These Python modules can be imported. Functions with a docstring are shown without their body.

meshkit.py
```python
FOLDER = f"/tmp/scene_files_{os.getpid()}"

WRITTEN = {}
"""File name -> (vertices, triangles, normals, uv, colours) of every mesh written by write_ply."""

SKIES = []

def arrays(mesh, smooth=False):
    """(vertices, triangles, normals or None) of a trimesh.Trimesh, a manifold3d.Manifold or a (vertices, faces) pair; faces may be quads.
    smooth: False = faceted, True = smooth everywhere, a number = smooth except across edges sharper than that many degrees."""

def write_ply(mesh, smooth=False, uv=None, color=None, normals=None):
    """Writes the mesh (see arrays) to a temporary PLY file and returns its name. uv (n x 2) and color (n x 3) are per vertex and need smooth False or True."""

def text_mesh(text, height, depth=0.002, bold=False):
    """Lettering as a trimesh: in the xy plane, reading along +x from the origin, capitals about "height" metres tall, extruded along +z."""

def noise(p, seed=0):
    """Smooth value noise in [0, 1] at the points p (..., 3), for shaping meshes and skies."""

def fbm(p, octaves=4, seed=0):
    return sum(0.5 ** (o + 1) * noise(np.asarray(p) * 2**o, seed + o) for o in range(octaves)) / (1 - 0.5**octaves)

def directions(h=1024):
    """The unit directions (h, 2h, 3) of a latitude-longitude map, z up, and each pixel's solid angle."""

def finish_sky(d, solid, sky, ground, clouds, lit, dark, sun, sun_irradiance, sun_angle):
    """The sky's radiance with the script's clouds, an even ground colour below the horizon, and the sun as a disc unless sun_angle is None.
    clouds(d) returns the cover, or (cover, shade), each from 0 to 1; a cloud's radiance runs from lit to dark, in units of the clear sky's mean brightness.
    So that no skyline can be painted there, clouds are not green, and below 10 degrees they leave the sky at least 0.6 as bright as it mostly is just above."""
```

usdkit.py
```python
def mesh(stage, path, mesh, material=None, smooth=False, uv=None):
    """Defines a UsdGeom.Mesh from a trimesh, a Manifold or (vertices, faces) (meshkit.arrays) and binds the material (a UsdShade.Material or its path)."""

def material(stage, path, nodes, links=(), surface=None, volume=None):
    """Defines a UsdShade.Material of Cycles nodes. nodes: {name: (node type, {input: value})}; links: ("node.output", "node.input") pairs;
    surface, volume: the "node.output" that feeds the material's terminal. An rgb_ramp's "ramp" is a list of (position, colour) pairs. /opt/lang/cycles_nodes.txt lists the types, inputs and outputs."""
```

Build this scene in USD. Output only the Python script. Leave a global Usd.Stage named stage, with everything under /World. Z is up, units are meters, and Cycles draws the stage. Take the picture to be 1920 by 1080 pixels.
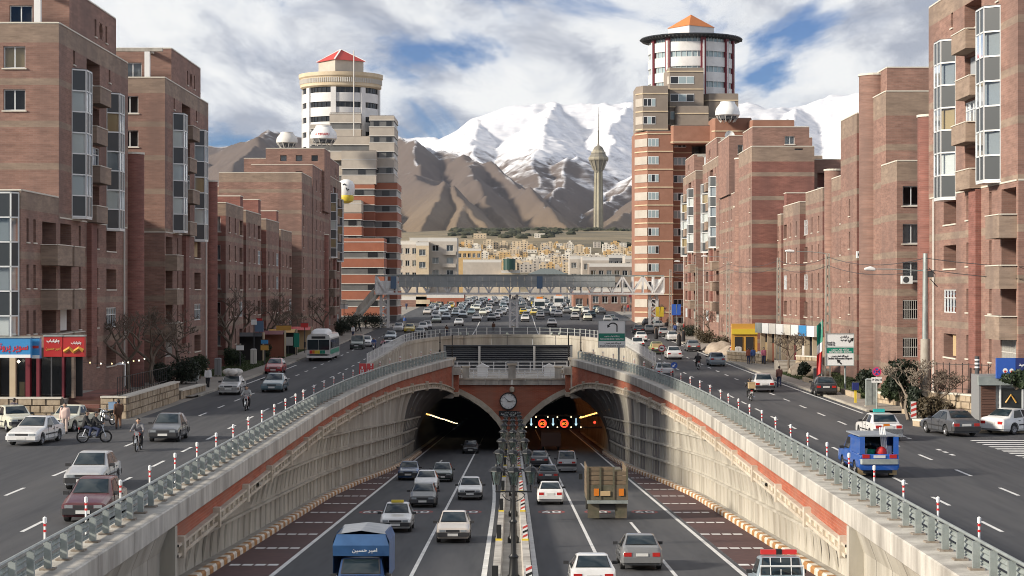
import math,random
import numpy as np,trimesh,manifold3d as m3,shapely
from shapely.geometry import Polygon,box as sbox,LineString,Point
from shapely.ops import unary_union
from scipy.interpolate import PchipInterpolator
from pxr import Usd,UsdGeom,UsdLux,UsdShade,Gf,Sdf,Vt
import usdkit,meshkit
R=random.Random(7)
stage=Usd.Stage.CreateInMemory()
UsdGeom.SetStageUpAxis(stage,'Z')
UsdGeom.Xform.Define(stage,'/World')
UsdGeom.Scope.Define(stage,'/World/Looks')
F,CZ=3700.0,8.2          # focal length in photo pixels (1920 wide), camera height above the roads
# ---- camera, sky, sun
cam=UsdGeom.Camera.Define(stage,'/World/camera')
cam.CreateHorizontalApertureAttr(36.0); cam.CreateVerticalApertureAttr(20.25)
cam.CreateFocalLengthAttr(36.0*F/1920)
cam.CreateClippingRangeAttr((0.5,60000.0))
cam.CreateExposureAttr(0.55)
UsdGeom.Xformable(cam).AddTransformOp().Set(Gf.Matrix4d(1,0,0,0,0,0,1,0,0,-1,0,0,0,0,CZ,1))
SUN_EL,SUN_AZ=math.radians(23),math.atan2(-0.88,-0.36)
SD=np.array([math.cos(SUN_EL)*math.sin(SUN_AZ),math.cos(SUN_EL)*math.cos(SUN_AZ),math.sin(SUN_EL)])
sun=UsdLux.DistantLight.Define(stage,'/World/sun')
sun.CreateIntensityAttr(1.05); sun.CreateAngleAttr(8.0); sun.CreateColorAttr(Gf.Vec3f(1.0,0.9,0.76))
sun.CreateNormalizeAttr(True)
zc=Gf.Vec3d(*map(float,SD)); xc=Gf.Cross(Gf.Vec3d(0,0,1),zc).GetNormalized(); yc=Gf.Cross(zc,xc)
UsdGeom.Xformable(sun).AddTransformOp().Set(Gf.Matrix4d(*xc,0,*yc,0,*zc,0,0,0,0,1))
SKY=usdkit.material(stage,'/World/Looks/sky',{
 'tc':('texture_coordinate',{}),
 'sx':('separate_xyz',{}),
 'zz':('math',{'math_type':'add','value2':0.16}),
 'dx':('math',{'math_type':'divide'}),'dy':('math',{'math_type':'divide'}),
 'cv':('combine_xyz',{}),
 'mp':('mapping',{'mapping_type':'point','location':(7.1,2.3,4.0),'rotation':(0,0,0.35),'scale':(0.95,0.45,1)}),
 'n1':('noise_texture',{'scale':2.3,'detail':10.0,'roughness':0.56,'distortion':0.35}),
 'n2':('noise_texture',{'scale':4.2,'detail':9.0,'roughness':0.58,'distortion':0.4}),
 'r1':('rgb_ramp',{'ramp':[(0.40,(0,0,0)),(0.44,(.35,.35,.35)),(0.48,(.85,.85,.85)),(0.54,(1,1,1))]}),
 'r2':('rgb_ramp',{'ramp':[(0.38,(2.9,3.1,3.6)),(0.45,(4.3,4.45,4.8)),(0.51,(5.8,5.9,6.0)),(0.58,(6.7,6.7,6.6))]}),
 'sky':('sky_texture',{'sky_type':'single_scattering','sun_disc':False,'sun_elevation':SUN_EL,'sun_rotation':SUN_AZ,'air_density':1.0,'aerosol_density':0.6,'ozone_density':2.0,'altitude':1200.0}),
 'hv':('mix_color',{'blend_type':'multiply','fac':1.0,'b':(0.24,0.37,0.60),'use_clamp':False}),
 'mx':('mix_color',{'blend_type':'mix','use_clamp':False}),
 'bg':('background_shader',{'strength':0.1}),
},[('tc.generated','sx.vector'),('sx.z','zz.value1'),('sx.x','dx.value1'),('zz.value','dx.value2'),('sx.y','dy.value1'),('zz.value','dy.value2'),
 ('dx.value','cv.x'),('dy.value','cv.y'),('cv.vector','mp.vector'),('mp.vector','n1.vector'),('mp.vector','n2.vector'),
 ('n1.fac','r1.fac'),('n2.fac','r2.fac'),('sky.color','hv.a'),('hv.result','mx.a'),('r2.color','mx.b'),('r1.color','mx.fac'),('mx.result','bg.color')],surface='bg.background')
dome=UsdLux.DomeLight.Define(stage,'/World/sky')
dome.GetPrim().SetCustomDataByKey('kind','structure')
UsdShade.MaterialBindingAPI.Apply(dome.GetPrim()).Bind(SKY)
W1=True
# ---- helpers
used={}
def numbered(parent,name):
 k=(parent,name); n=used.get(k,-1)+1; used[k]=n
 return name if n==0 else '%s_%03d' % (name,n)
class MB:
 """collects triangles"""
 def __init__(s):s.v,s.f,s.n=[],[],0
 def raw(s,v,f):
  v=np.asarray(v,float).reshape(-1,3); f=np.asarray(f,int)
  if f.ndim==2 and f.shape[1]==4:f=np.vstack([f[:,[0,1,2]],f[:,[0,2,3]]])
  s.v.append(v); s.f.append(f+s.n); s.n += len(v); return s
 def quad(s,a,b,c,d):return s.raw([a,b,c,d],[[0,1,2],[0,2,3]])
 def tri(s,a,b,c):return s.raw([a,b,c],[[0,1,2]])
 def box(s,x0,x1,y0,y1,z0,z1):
  v=[(x,y,z) for z in (z0,z1) for y in (y0,y1) for x in (x0,x1)]
  return s.raw(v,[[0,2,3,1],[4,5,7,6],[0,1,5,4],[2,6,7,3],[0,4,6,2],[1,3,7,5]])
 def cbox(s,c,d):return s.box(c[0]-d[0]/2,c[0]+d[0]/2,c[1]-d[1]/2,c[1]+d[1]/2,c[2]-d[2]/2,c[2]+d[2]/2)
 def bar(s,a,b,w,h=None,up=(0,0,1)):
  a,b=np.array(a,float),np.array(b,float); h=h or w
  t=(b-a)/(np.linalg.norm(b-a)+1e-9); u=np.array(up,float)
  if abs(t @ u)>.97:u=np.array([1.,0,0])
  sd=np.cross(t,u); sd /= np.linalg.norm(sd); uu=np.cross(sd,t)
  v=[p+sx*sd*w/2+sz*uu*h/2 for p in (a,b) for sz in (-1,1) for sx in (-1,1)]
  return s.raw(v,[[0,1,3,2],[4,6,7,5],[0,4,5,1],[2,3,7,6],[0,2,6,4],[1,5,7,3]])
 def tube(s,pts,r,n=6,cap=True):
  p=np.array(pts,float); r=np.broadcast_to(r,(len(p),))
  t=np.gradient(p,axis=0) if len(p)>2 else np.array([p[1]-p[0]]*2)
  t /= np.linalg.norm(t,axis=1,keepdims=True)+1e-9
  a=np.cross(t,np.where(np.abs(t[:,2:])<.9,[0,0,1.],[1.,0,0])); a /= np.linalg.norm(a,axis=1,keepdims=True)+1e-9
  b=np.cross(t,a); g=np.arange(n)*2*math.pi/n
  v=(p[:,None]+r[:,None,None]*(np.cos(g)[None,:,None]*a[:,None]+np.sin(g)[None,:,None]*b[:,None])).reshape(-1,3)
  f=[[i*n+j,i*n+(j+1) % n,(i+1)*n+(j+1) % n,(i+1)*n+j] for i in range(len(p)-1) for j in range(n)]
  s.raw(v,np.array(f))
  if cap:
   m=(len(p)-1)*n
   s.raw(v,[[0,j+1,j] for j in range(1,n-1)]+[[m,m+j,m+j+1] for j in range(1,n-1)])
  return s
 def lathe(s,prof,c=(0,0,0),n=12,axis='z',a0=0,a1=2*math.pi):
  full=abs(a1-a0-2*math.pi)<1e-6
  k=n if full else n+1
  g=a0+(a1-a0)*np.arange(k)/n; v=[]
  for r,z in prof:
   for q in g:
    p=(r*math.cos(q),r*math.sin(q),z)
    v.append(p if axis=='z' else (p[2],p[0],p[1]) if axis=='x' else (p[0],p[2],p[1]))
  v=np.array(v)+np.array(c,float); f=[]
  for i in range(len(prof)-1):
   for j in range(n):
    j2=(j+1) % k; f.append([i*k+j,i*k+j2,(i+1)*k+j2,(i+1)*k+j])
  return s.raw(v,np.array(f))
 def prism(s,poly,z0,z1,cap0=True):
  """vertical prism over a 2-D polygon (list of xy)"""
  P=Polygon(poly); P=shapely.geometry.polygon.orient(P)
  q=np.array(P.exterior.coords)[:-1]; n=len(q)
  for i in range(n):
   a,b=q[i],q[(i+1) % n]
   s.quad((*a,z0),(*b,z0),(*b,z1),(*a,z1))
  v,f=trimesh.creation.triangulate_polygon(P,engine='earcut')
  s.raw(np.c_[v,np.full(len(v),z1)],f)
  if cap0:s.raw(np.c_[v,np.full(len(v),z0)],np.asarray(f)[:,::-1])
  return s
 def mesh(s,m,T=None):
  v,f,_=meshkit.arrays(m)
  if T is not None:v=v @ np.asarray(T)[:3,:3].T+np.asarray(T)[:3,3]
  return s.raw(v,f)
 def arr(s):return (np.vstack(s.v),np.vstack(s.f)) if s.v else None
 def moved(s,loc=(0,0,0),rz=0,sc=1.0):
  o=MB(); v,f=s.arr(); c,q=math.cos(rz),math.sin(rz)
  return o.raw((v*sc) @ np.array([[c,q,0],[-q,c,0],[0,0,1]])+np.array(loc),f)
def setdata(prim,label=None,cat=None,group=None,kind=None):
 for k,x in (('label',label),('category',cat),('group',group),('kind',kind)):
  if x:prim.SetCustomDataByKey(k,x)
def put(path,mb,mat,smooth=False):
 v,f=mb.arr() if isinstance(mb,MB) else mb
 pr=usdkit.mesh(stage,path,(v,f),mat,smooth=smooth)
 return pr
class Thing:
 """an Xform directly under /World; parts are given in its own axes, or in the world's with world=True"""
 def __init__(s,name,label,cat,loc=(0,0,0),rz=0.0,group=None,kind=None):
  s.path='/World/' +numbered('/World',name); s.loc=np.array(loc,float); s.rz=rz
  x=UsdGeom.Xform.Define(stage,s.path); x.AddTranslateOp().Set(Gf.Vec3d(*map(float,loc)))
  if rz:x.AddRotateZOp().Set(math.degrees(rz))
  s.prim=x.GetPrim(); setdata(s.prim,label,cat,group,kind)
 def add(s,name,mb,mat,*x,parent=None,smooth=False,world=False,kind=None,label=None):
  for q in x:
   if q is True:world=True
   elif q:parent=q
  if isinstance(mb,MB) and not mb.v:return None
  v,f=mb.arr() if isinstance(mb,MB) else mb
  if world:
   v=v-s.loc
   if s.rz:c,q=math.cos(-s.rz),math.sin(-s.rz); v=v @ np.array([[c,q,0],[-q,c,0],[0,0,1]])
  up=parent or s.path
  p=up+'/' +numbered(up,name)
  m=put(p,(v,f),mat,smooth); 
  if kind or label:setdata(m.GetPrim(),label,None,None,kind)
  return p
def single(name,mb,mat,label,cat,group=None,kind=None,smooth=False):
 """a thing that is one mesh, its origin at its base"""
 v,f=mb.arr() if isinstance(mb,MB) else mb
 c=np.array([(v[:,0].min()+v[:,0].max())/2,(v[:,1].min()+v[:,1].max())/2,v[:,2].min()])
 p='/World/' +numbered('/World',name)
 m=put(p,(v-c,f),mat,smooth); UsdGeom.Xformable(m).AddTranslateOp().Set(Gf.Vec3d(*map(float,c)))
 setdata(m.GetPrim(),label,cat,group,kind); return p
def struct(name,mb,mat,smooth=False):
 p='/World/' +numbered('/World',name); m=put(p,mb,mat,smooth); setdata(m.GetPrim(),kind='structure'); return p
# ---- materials
MATS={}
def mat(name,c1,c2=None,scale=3.0,rough=.8,detail=4,stretch=(1,1,1),c3=None,s3=.15,bump=0.0,bscale=None,metal=0.0,spec=.5,lo=.35,hi=.65,coat=0.0,coord='position',f3=.6):
 """principled surface whose colour wanders between c1 and c2 (fine) and towards c3 (coarse)"""
 c2=c2 or c1
 nodes={'g':('geometry',{}),'t':('texture_coordinate',{}),'mp':('mapping',{'mapping_type':'point','scale':stretch}),
    'n':('noise_texture',{'scale':scale,'detail':float(detail),'roughness':.6}),
    'r':('rgb_ramp',{'ramp':[(lo,c1),(hi,c2)]}),
    'p':('principled_bsdf',{'roughness':rough,'metallic':metal,'specular_ior_level':spec,'coat_weight':coat})}
 links=[('g.position' if coord=='position' else 't.object','mp.vector'),('mp.vector','n.vector'),('n.fac','r.fac')]
 out='r.color'
 if c3:
  nodes['n3']=('noise_texture',{'scale':s3,'detail':5.0,'roughness':.6})
  nodes['r3']=('rgb_ramp',{'ramp':[(.42,(0,0,0)),(.66,(f3,f3,f3))]})
  nodes['m3']=('mix_color',{'blend_type':'mix','b':c3})
  links += [('mp.vector','n3.vector'),('n3.fac','r3.fac'),('r3.color','m3.fac'),(out,'m3.a')]
  out='m3.result'
 links.append((out,'p.base_color'))
 if bump:
  nodes['nb']=('noise_texture',{'scale':bscale or scale*2,'detail':4.0})
  nodes['b']=('bump',{'strength':bump,'distance':0.05})
  links += [('mp.vector','nb.vector'),('nb.fac','b.height'),('b.normal','p.normal')]
 MATS[name]=usdkit.material(stage,'/World/Looks/' +name,nodes,links,surface='p.BSDF')
 return MATS[name]
def plain(name,c,rough=.5,metal=0.0,spec=.5,coat=0.0,emit=None,es=1.0):
 i={'base_color':c,'roughness':rough,'metallic':metal,'specular_ior_level':spec,'coat_weight':coat}
 if emit:i['emission_color']=emit; i['emission_strength']=es
 MATS[name]=usdkit.material(stage,'/World/Looks/' +name,{'p':('principled_bsdf',i)},[],surface='p.BSDF'); return MATS[name]
def brick(name,c1,c2,mortar,c3,contrast=1.0):
 """coursed brickwork laid over (x+y, z), with weathering"""
 MATS[name]=usdkit.material(stage,'/World/Looks/' +name,{
  'g':('geometry',{}),'s':('separate_xyz',{}),'a':('math',{'math_type':'add'}),'c':('combine_xyz',{}),
  'b':('brick_texture',{'color1':c1,'color2':c2,'mortar':mortar,'scale':1.0,'mortar_size':0.012,'brick_width':0.48,'row_height':0.13,'bias':0.0,'mortar_smooth':.3}),
  'm1':('mapping',{'mapping_type':'point','scale':(.7,.7,3.2)}),'m2':('mapping',{'mapping_type':'point','scale':(.5,.5,.12)}),
  'n':('noise_texture',{'scale':.9,'detail':6.0,'roughness':.65}),'n2':('noise_texture',{'scale':.6,'detail':4.0}),
  'r':('rgb_ramp',{'ramp':[(.3,(.74,.74,.74)),(.7,(1.22,1.22,1.22))]}),
  'r2':('rgb_ramp',{'ramp':[(.42,(0,0,0)),(.70,(.72,.72,.72))]}),
  'x':('mix_color',{'blend_type':'multiply','fac':1.0,'use_clamp':False}),'y':('mix_color',{'b':c3}),
  'p':('principled_bsdf',{'roughness':.88,'specular_ior_level':.25})},
  [('g.position','s.vector'),('s.x','a.value1'),('s.y','a.value2'),('a.value','c.x'),('s.z','c.y'),('c.vector','b.vector'),
   ('g.position','m1.vector'),('g.position','m2.vector'),('m1.vector','n.vector'),('m2.vector','n2.vector'),('n.fac','r.fac'),('n2.fac','r2.fac'),
   ('b.color','x.a'),('r.color','x.b'),('x.result','y.a'),('r2.color','y.fac'),('y.result','p.base_color')],surface='p.BSDF')
brick('brick_brown',(.30,.176,.138),(.24,.138,.111),(.28,.197,.162),(.16,.108,.094))
brick('brick_tan',(.305,.23,.175),(.265,.197,.152),(.29,.225,.18),(.17,.13,.11))
brick('brick_red',(.265,.115,.092),(.21,.09,.073),(.255,.15,.125),(.15,.078,.068))
brick('brick_portal',(.40,.115,.062),(.34,.09,.052),(.38,.19,.14),(.34,.17,.12))
mat('concrete',(.36,.335,.285),(.46,.43,.375),1.2,.85,c3=(.24,.21,.17),s3=.35,stretch=(1,1,.35),f3=.75)
mat('concrete_light',(.44,.415,.365),(.56,.53,.475),1.6,.85,c3=(.22,.20,.175),s3=.7,stretch=(1,1,.28),f3=.75)
mat('wall_concrete',(.40,.375,.315),(.49,.46,.395),1.1,.85,c3=(.24,.215,.175),s3=.42,stretch=(1,1,.22),f3=.65)
mat('rib_stone',(.50,.44,.35),(.62,.56,.46),2.2,.85,c3=(.33,.26,.19),s3=.5)
mat('asphalt',(.032,.034,.039),(.052,.053,.058),2.6,.82,c3=(.082,.081,.082),s3=.45,stretch=(1,.06,1),detail=9,f3=.7)
mat('asphalt_tunnel',(.029,.032,.038),(.046,.049,.055),2.6,.8,c3=(.078,.078,.081),s3=.45,stretch=(1,.05,1),detail=9,f3=.7)
mat('red_asphalt',(.070,.030,.028),(.095,.042,.038),2.2,.85,c3=(.055,.03,.03),s3=.2)
mat('paint_white',(.62,.62,.60),(.76,.76,.74),3.5,.7,c3=(.40,.40,.39),s3=.8,f3=.5)
mat('pavement',(.26,.235,.20),(.33,.30,.26),1.4,.88,c3=(.19,.17,.145),s3=.12)
mat('earth',(.17,.135,.10),(.23,.185,.14),.6,.95,c3=(.12,.10,.075),s3=.05)
mat('city_ground',(.16,.14,.12),(.22,.19,.16),.05,.95,c3=(.11,.10,.08),s3=.01)
mat('kerb_white',(.66,.60,.50),(.76,.70,.60),5,.8,c3=(.42,.34,.25),s3=2)
mat('kerb_ochre',(.36,.17,.05),(.45,.22,.07),5,.8,c3=(.26,.14,.06),s3=2)
mat('galvanised',(.30,.335,.325),(.40,.435,.42),3,.45,metal=.35,c3=(.24,.27,.26),s3=1.0)
mat('stone_wall',(.36,.285,.195),(.50,.41,.30),1.6,.9,c3=(.22,.16,.10),s3=.5,bump=.5,bscale=4)
plain('white_paint',(.74,.74,.73),.5); plain('off_white',(.60,.58,.54),.6); plain('black_iron',(.012,.013,.014),.4); plain('dark_grey',(.06,.062,.066),.6)
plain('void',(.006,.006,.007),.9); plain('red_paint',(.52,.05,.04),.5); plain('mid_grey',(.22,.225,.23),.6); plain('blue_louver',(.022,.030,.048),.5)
plain('bore_shade',(.045,.043,.042),.9); plain('rubber',(.018,.018,.018),.85); plain('yellow_paint',(.62,.47,.04),.5); plain('sign_green',(.005,.21,.14),.4)
mat('worn_red',(.20,.035,.03),(.32,.05,.045),4,.8,c3=(.09,.06,.06),s3=1.5); plain('sign_white',(.82,.83,.82),.4); plain('sign_black',(.02,.02,.02),.4); plain('sign_blue',(.03,.10,.42),.4); plain('sign_red',(.55,.03,.03),.4)
mat('roof_felt',(.20,.175,.155),(.27,.24,.215),1.0,.9)
plain('alu_white',(.66,.68,.68),.4,.1); plain('curtain',(.74,.73,.70),.9); plain('curtain_grey',(.30,.32,.34),.9); plain('room_dark',(.022,.02,.02),.9); plain('spandrel',(.04,.047,.052),.3)  # the near-black room colour stands for unlit interiors
plain('curtain_warm',(.45,.33,.18),.9); plain('stone_sill',(.62,.58,.50),.7); plain('dark_brown',(.10,.05,.035),.8)
def pane_mat(name,tint=(.55,.62,.64),ior=1.5):
 MATS[name]=usdkit.material(stage,'/World/Looks/' +name,{'f':('fresnel',{'IOR':ior}),'t':('transparent_bsdf',{'color':tint}),'g':('glossy_bsdf',{'color':(.9,.95,1),'roughness':.03}),'m':('mix_closure',{})},
  [('f.fac','m.fac'),('t.BSDF','m.closure1'),('g.BSDF','m.closure2')],surface='m.closure')
pane_mat('pane',(.82,.86,.87),1.55); pane_mat('car_glass',(.12,.14,.15),1.65)
M=MATS
# ---- levels
ZR=PchipInterpolator([-400,0,180,240,300,340,400,460,520,600,700,900,1300,2000,3000],[0,0,.08,.35,.75,1.1,2.1,2.95,3.55,4.05,4.4,4.8,6,10,20])
def zr(y):return float(ZR(y))
def zt(y):return .45-.0476*y if y>9.5 else 0.0
def gY(py):
 lo,hi=20.0,900.0
 for _ in range(50):
  m=(lo+hi)/2
  if 540+(CZ-zr(m))*F/m>py:lo=m
  else:hi=m
 return lo
def tY(py):return 28675.0/(py-716.0)
def at(px,py,Y):return np.array([(px-960)/F*Y,Y,CZ-(py-540)/F*Y])
def sheet(poly,dz,zf=zr,step=12.0):
 mb=MB()
 if poly.is_empty:return mb
 x0,y0,x1,y1=poly.bounds
 ys=list(np.arange(y0,y1,step))+[y1]
 for a,b in zip(ys[:-1],ys[1:]):
  g=poly.intersection(sbox(x0-1,a,x1+1,b))
  for p in getattr(g,'geoms',[g]):
   if p.geom_type != 'Polygon' or p.area<1e-6:continue
   v,f=trimesh.creation.triangulate_polygon(shapely.geometry.polygon.orient(p),engine='earcut')
   z=np.array([zf(q)+dz for q in v[:,1]])
   mb.raw(np.c_[v,z],f)
 return mb
# ---- trench outline
XS=PchipInterpolator([-60,60,128,150,165,180,192,203,212,217],[12.45,12.45,12.45,12.1,11.5,10.7,9.6,8.3,7.2,6.4])   # inner face of the parapet
XB=PchipInterpolator([-60,128,150,165,180,200,260,600],[12.95,12.95,12.35,11.6,11.0,10.65,10.6,10.6])                    # foot of the trench wall
YS=np.concatenate([np.arange(20,128,6.0),np.arange(128,217.5,2.97)]); YS[-1]=217.0
def outl(side,off):
 pts=[(XS(y),y) for y in YS]; n=[]
 for i,p in enumerate(pts):
  a,b=pts[max(i-1,0)],pts[min(i+1,len(pts)-1)]
  t=np.array([b[0]-a[0],b[1]-a[1]]); t /= np.linalg.norm(t); n.append((p[0]+off*t[1],p[1]-off*t[0]+(off if 0 else 0)))
 return [(side*x,y) for x,y in n]
PITX,PITY0,PITB=13.8,190.0,289.0
pit_arc=[(PITX,191.0),(PITX,250)]+[(PITX-11*(1-math.cos(t))*1.0,250+38*math.sin(t)) for t in np.linspace(.12,math.pi/2,9)]
pit_arc[-1]=(3.0,PITB)
def half(side):
 s=[(side*13.4,-60.0)]+[p for p in outl(side,1.0) if p[1]<190.5 and p[1]>0]+[(side*x,y) for x,y in pit_arc]
 return s
HOLE=Polygon(half(1)+half(-1)[::-1]).buffer(0)
# ---- ground, roads, pavements
GX=420.0
struct('ground',sheet(sbox(-GX,-150,GX,900).difference(HOLE.buffer(.6)),-.02,step=15),M['pavement'])
RL,RR=-23.3,23.3
SIDE=Polygon([(-23.3,122.4),(-70,122.4),(-70,40),(-23.3,40)])       # side street joining on the left
SIDER=Polygon([(23.3,128),(70,119),(70,100),(23.3,88)])
roadL=sbox(-23.3,-120,-12,900).union(SIDE).difference(HOLE)
roadR=sbox(12,-120,23.3,900).union(SIDER).difference(HOLE)
mid=sbox(-12.01,270,12.01,900).difference(HOLE.buffer(1.2))
rl=struct('road',sheet(roadL,.03),M['asphalt']); rr_=struct('road',sheet(roadR,.03),M['asphalt']); rm=struct('road',sheet(mid,.03),M['asphalt'])
tun=struct('tunnel_road',sheet(sbox(-9.6,-60,9.6,420),0,zt,10),M['asphalt_tunnel'])
for s in (-1,1):
 k=[(s*(XB(y)+.02),y) for y in np.arange(-60,421,5.0)]
 struct('tunnel_shoulder',sheet(Polygon([(s*9.6,-60)]+k+[(s*9.6,420)]),.003,zt,5),M['red_asphalt'])
def mark(parent,name,poly,dz,m='paint_white',zf=zr,step=12.0):
 mb=sheet(poly,dz,zf,step)
 if mb.v:put(parent+'/' +numbered(parent,name),mb,M[m])
DZ=.036
def strip(x,w,y0,y1):return sbox(x-w/2,y0,x+w/2,y1)
for s,p in ((-1,rl),(1,rr_)):
 for x,ph in ((16.4,2.0),(19.9,5.5)):
  y=48.0+ph
  while y<330:
   mark(p,'lane_dash',strip(s*x,.15,y,y+3.0),DZ); y += 8.0
mark(rr_,'edge_line',strip(22.75,.16,128,300),DZ); mark(rl,'edge_line',strip(-22.4,.16,158,205),DZ)
mark(rm,'lane_line',strip(4.2,.14,300,420),DZ); mark(rm,'lane_line',strip(-6.2,.14,300,420),DZ)
for i in range(9):mark(rr_,'crossing_bar',sbox(24.5+i*.0,94.2+i*1.35,33,94.8+i*1.35),DZ)
for i in range(3):
 for j in range(3):mark(rr_,'marker_dash',sbox(21.6-.2,96+10.5*i+j*1.5,21.6+.0,96.8+10.5*i+j*1.5),DZ)
LL=[(-1.12,.22),(-4.03,.16),(-6.95,.16),(-9.62,.2),(.95,.22),(3.78,.16),(6.55,.16),(9.3,.2)]
for x,w in LL:
 ys=np.arange(-40,330,10.0)
 wob=[(x+(-.45 if x==-1.12 else .0)*math.exp(-((y-168)/26)**2),y) for y in ys]
 if x==-6.95:
  for a in (30,66,102,138,174):mark(tun,'lane_line',strip(x,w,a,a+22),.004,zf=zt)
  continue
 if x==6.55:
  for a in (40,70,93,132,172):mark(tun,'lane_line',strip(x,w,a,a+16),.004,zf=zt)
  continue
 mark(tun,'lane_line',LineString(wob).buffer(w/2,cap_style='flat'),.004,zf=zt)
for s in (-1,1):
 x0,x1=(9.85,12.0) if s<0 else (9.55,11.75)
 yk=58.0
 while yk<215:
  xx1=min(x1,float(XB(yk))-.85)
  wd=(xx1-x0)/4
  for j in range(4):mark(tun,'rumble_bar',sbox(min(s*(x0+j*wd+.05),s*(x0+(j+1)*wd-.05)),yk,max(s*(x0+j*wd+.05),s*(x0+(j+1)*wd-.05)),yk+.75),.008,zf=zt)
  yk += 8.4
for x in (-8.3,-5.5,-2.6,2.35,5.1,7.9):
 e=shapely.affinity.scale(Point(x,117.6).buffer(1,24),.80,1.7)
 mark(tun,'speed_roundel',e.difference(shapely.affinity.scale(e,.8,.8)),.005,'worn_red',zt)
 t=meshkit.text_mesh('60',1.0,.002,True); v=np.array(t.vertices); v[:,:2] -= v[:,:2].mean(0)
 v=np.c_[x+v[:,0]*.7,117.6+v[:,1]*1.7,v[:,2]]
 keep=np.array(t.vertices)[:,2]>.001
 fz=np.array(t.faces); fz=fz[keep[fz].all(1)]
 v[:,2]=[zt(q)+.006 for q in v[:,1]]
 put(tun+'/' +numbered(tun,'speed_number'),(v,fz),M['paint_white'])
for s in (-1,1):
 k=Thing('painted_kerb','kerb of alternating ochre and white blocks along the %s tunnel carriageway' % ('oncoming' if s<0 else 'departing'),'kerb',(s*12,50,zt(50)),group=None)
 yk=50.0
 while yk<214:
  xa,xb=float(XB(yk))-.80,float(XB(yk+.9))-.80
  n=int(round((yk-50)/.98)); z0,z1=zt(yk),zt(yk+.9)
  q=MB(); v=[]
  for (x,y,z) in ((xa,yk,z0),(xb,yk+.95,z1)):
   v += [(s*x,y,z-.05),(s*x,y,z+.2),(s*(x+.06),y,z+.28),(s*(x+.34),y,z+.28),(s*(x+.34),y,z-.05)]
  fc=[[i,(i+1) % 5,(i+1) % 5+5,i+5] for i in range(5)]
  q.raw(v,fc); q.raw(v,[[0,2,1],[0,3,2],[0,4,3],[5,6,7],[5,7,8],[5,8,9]])
  k.add('kerb_block',q,M['kerb_white' if n % 2 else 'kerb_ochre'],W1); yk += .98
 yy=np.arange(40,300,5.0)
 wk=Polygon([(s*(float(XB(y))-.46),y) for y in yy]+[(s*(float(XB(y))+.02),y) for y in yy[::-1]])
 put('/World/' +numbered('/World','wall_walkway'),sheet(wk,.2,zt,5),M['concrete']); setdata(stage.GetPrimAtPath('/World/wall_walkway' +('' if s<0 else '_001')),kind='structure')
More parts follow.
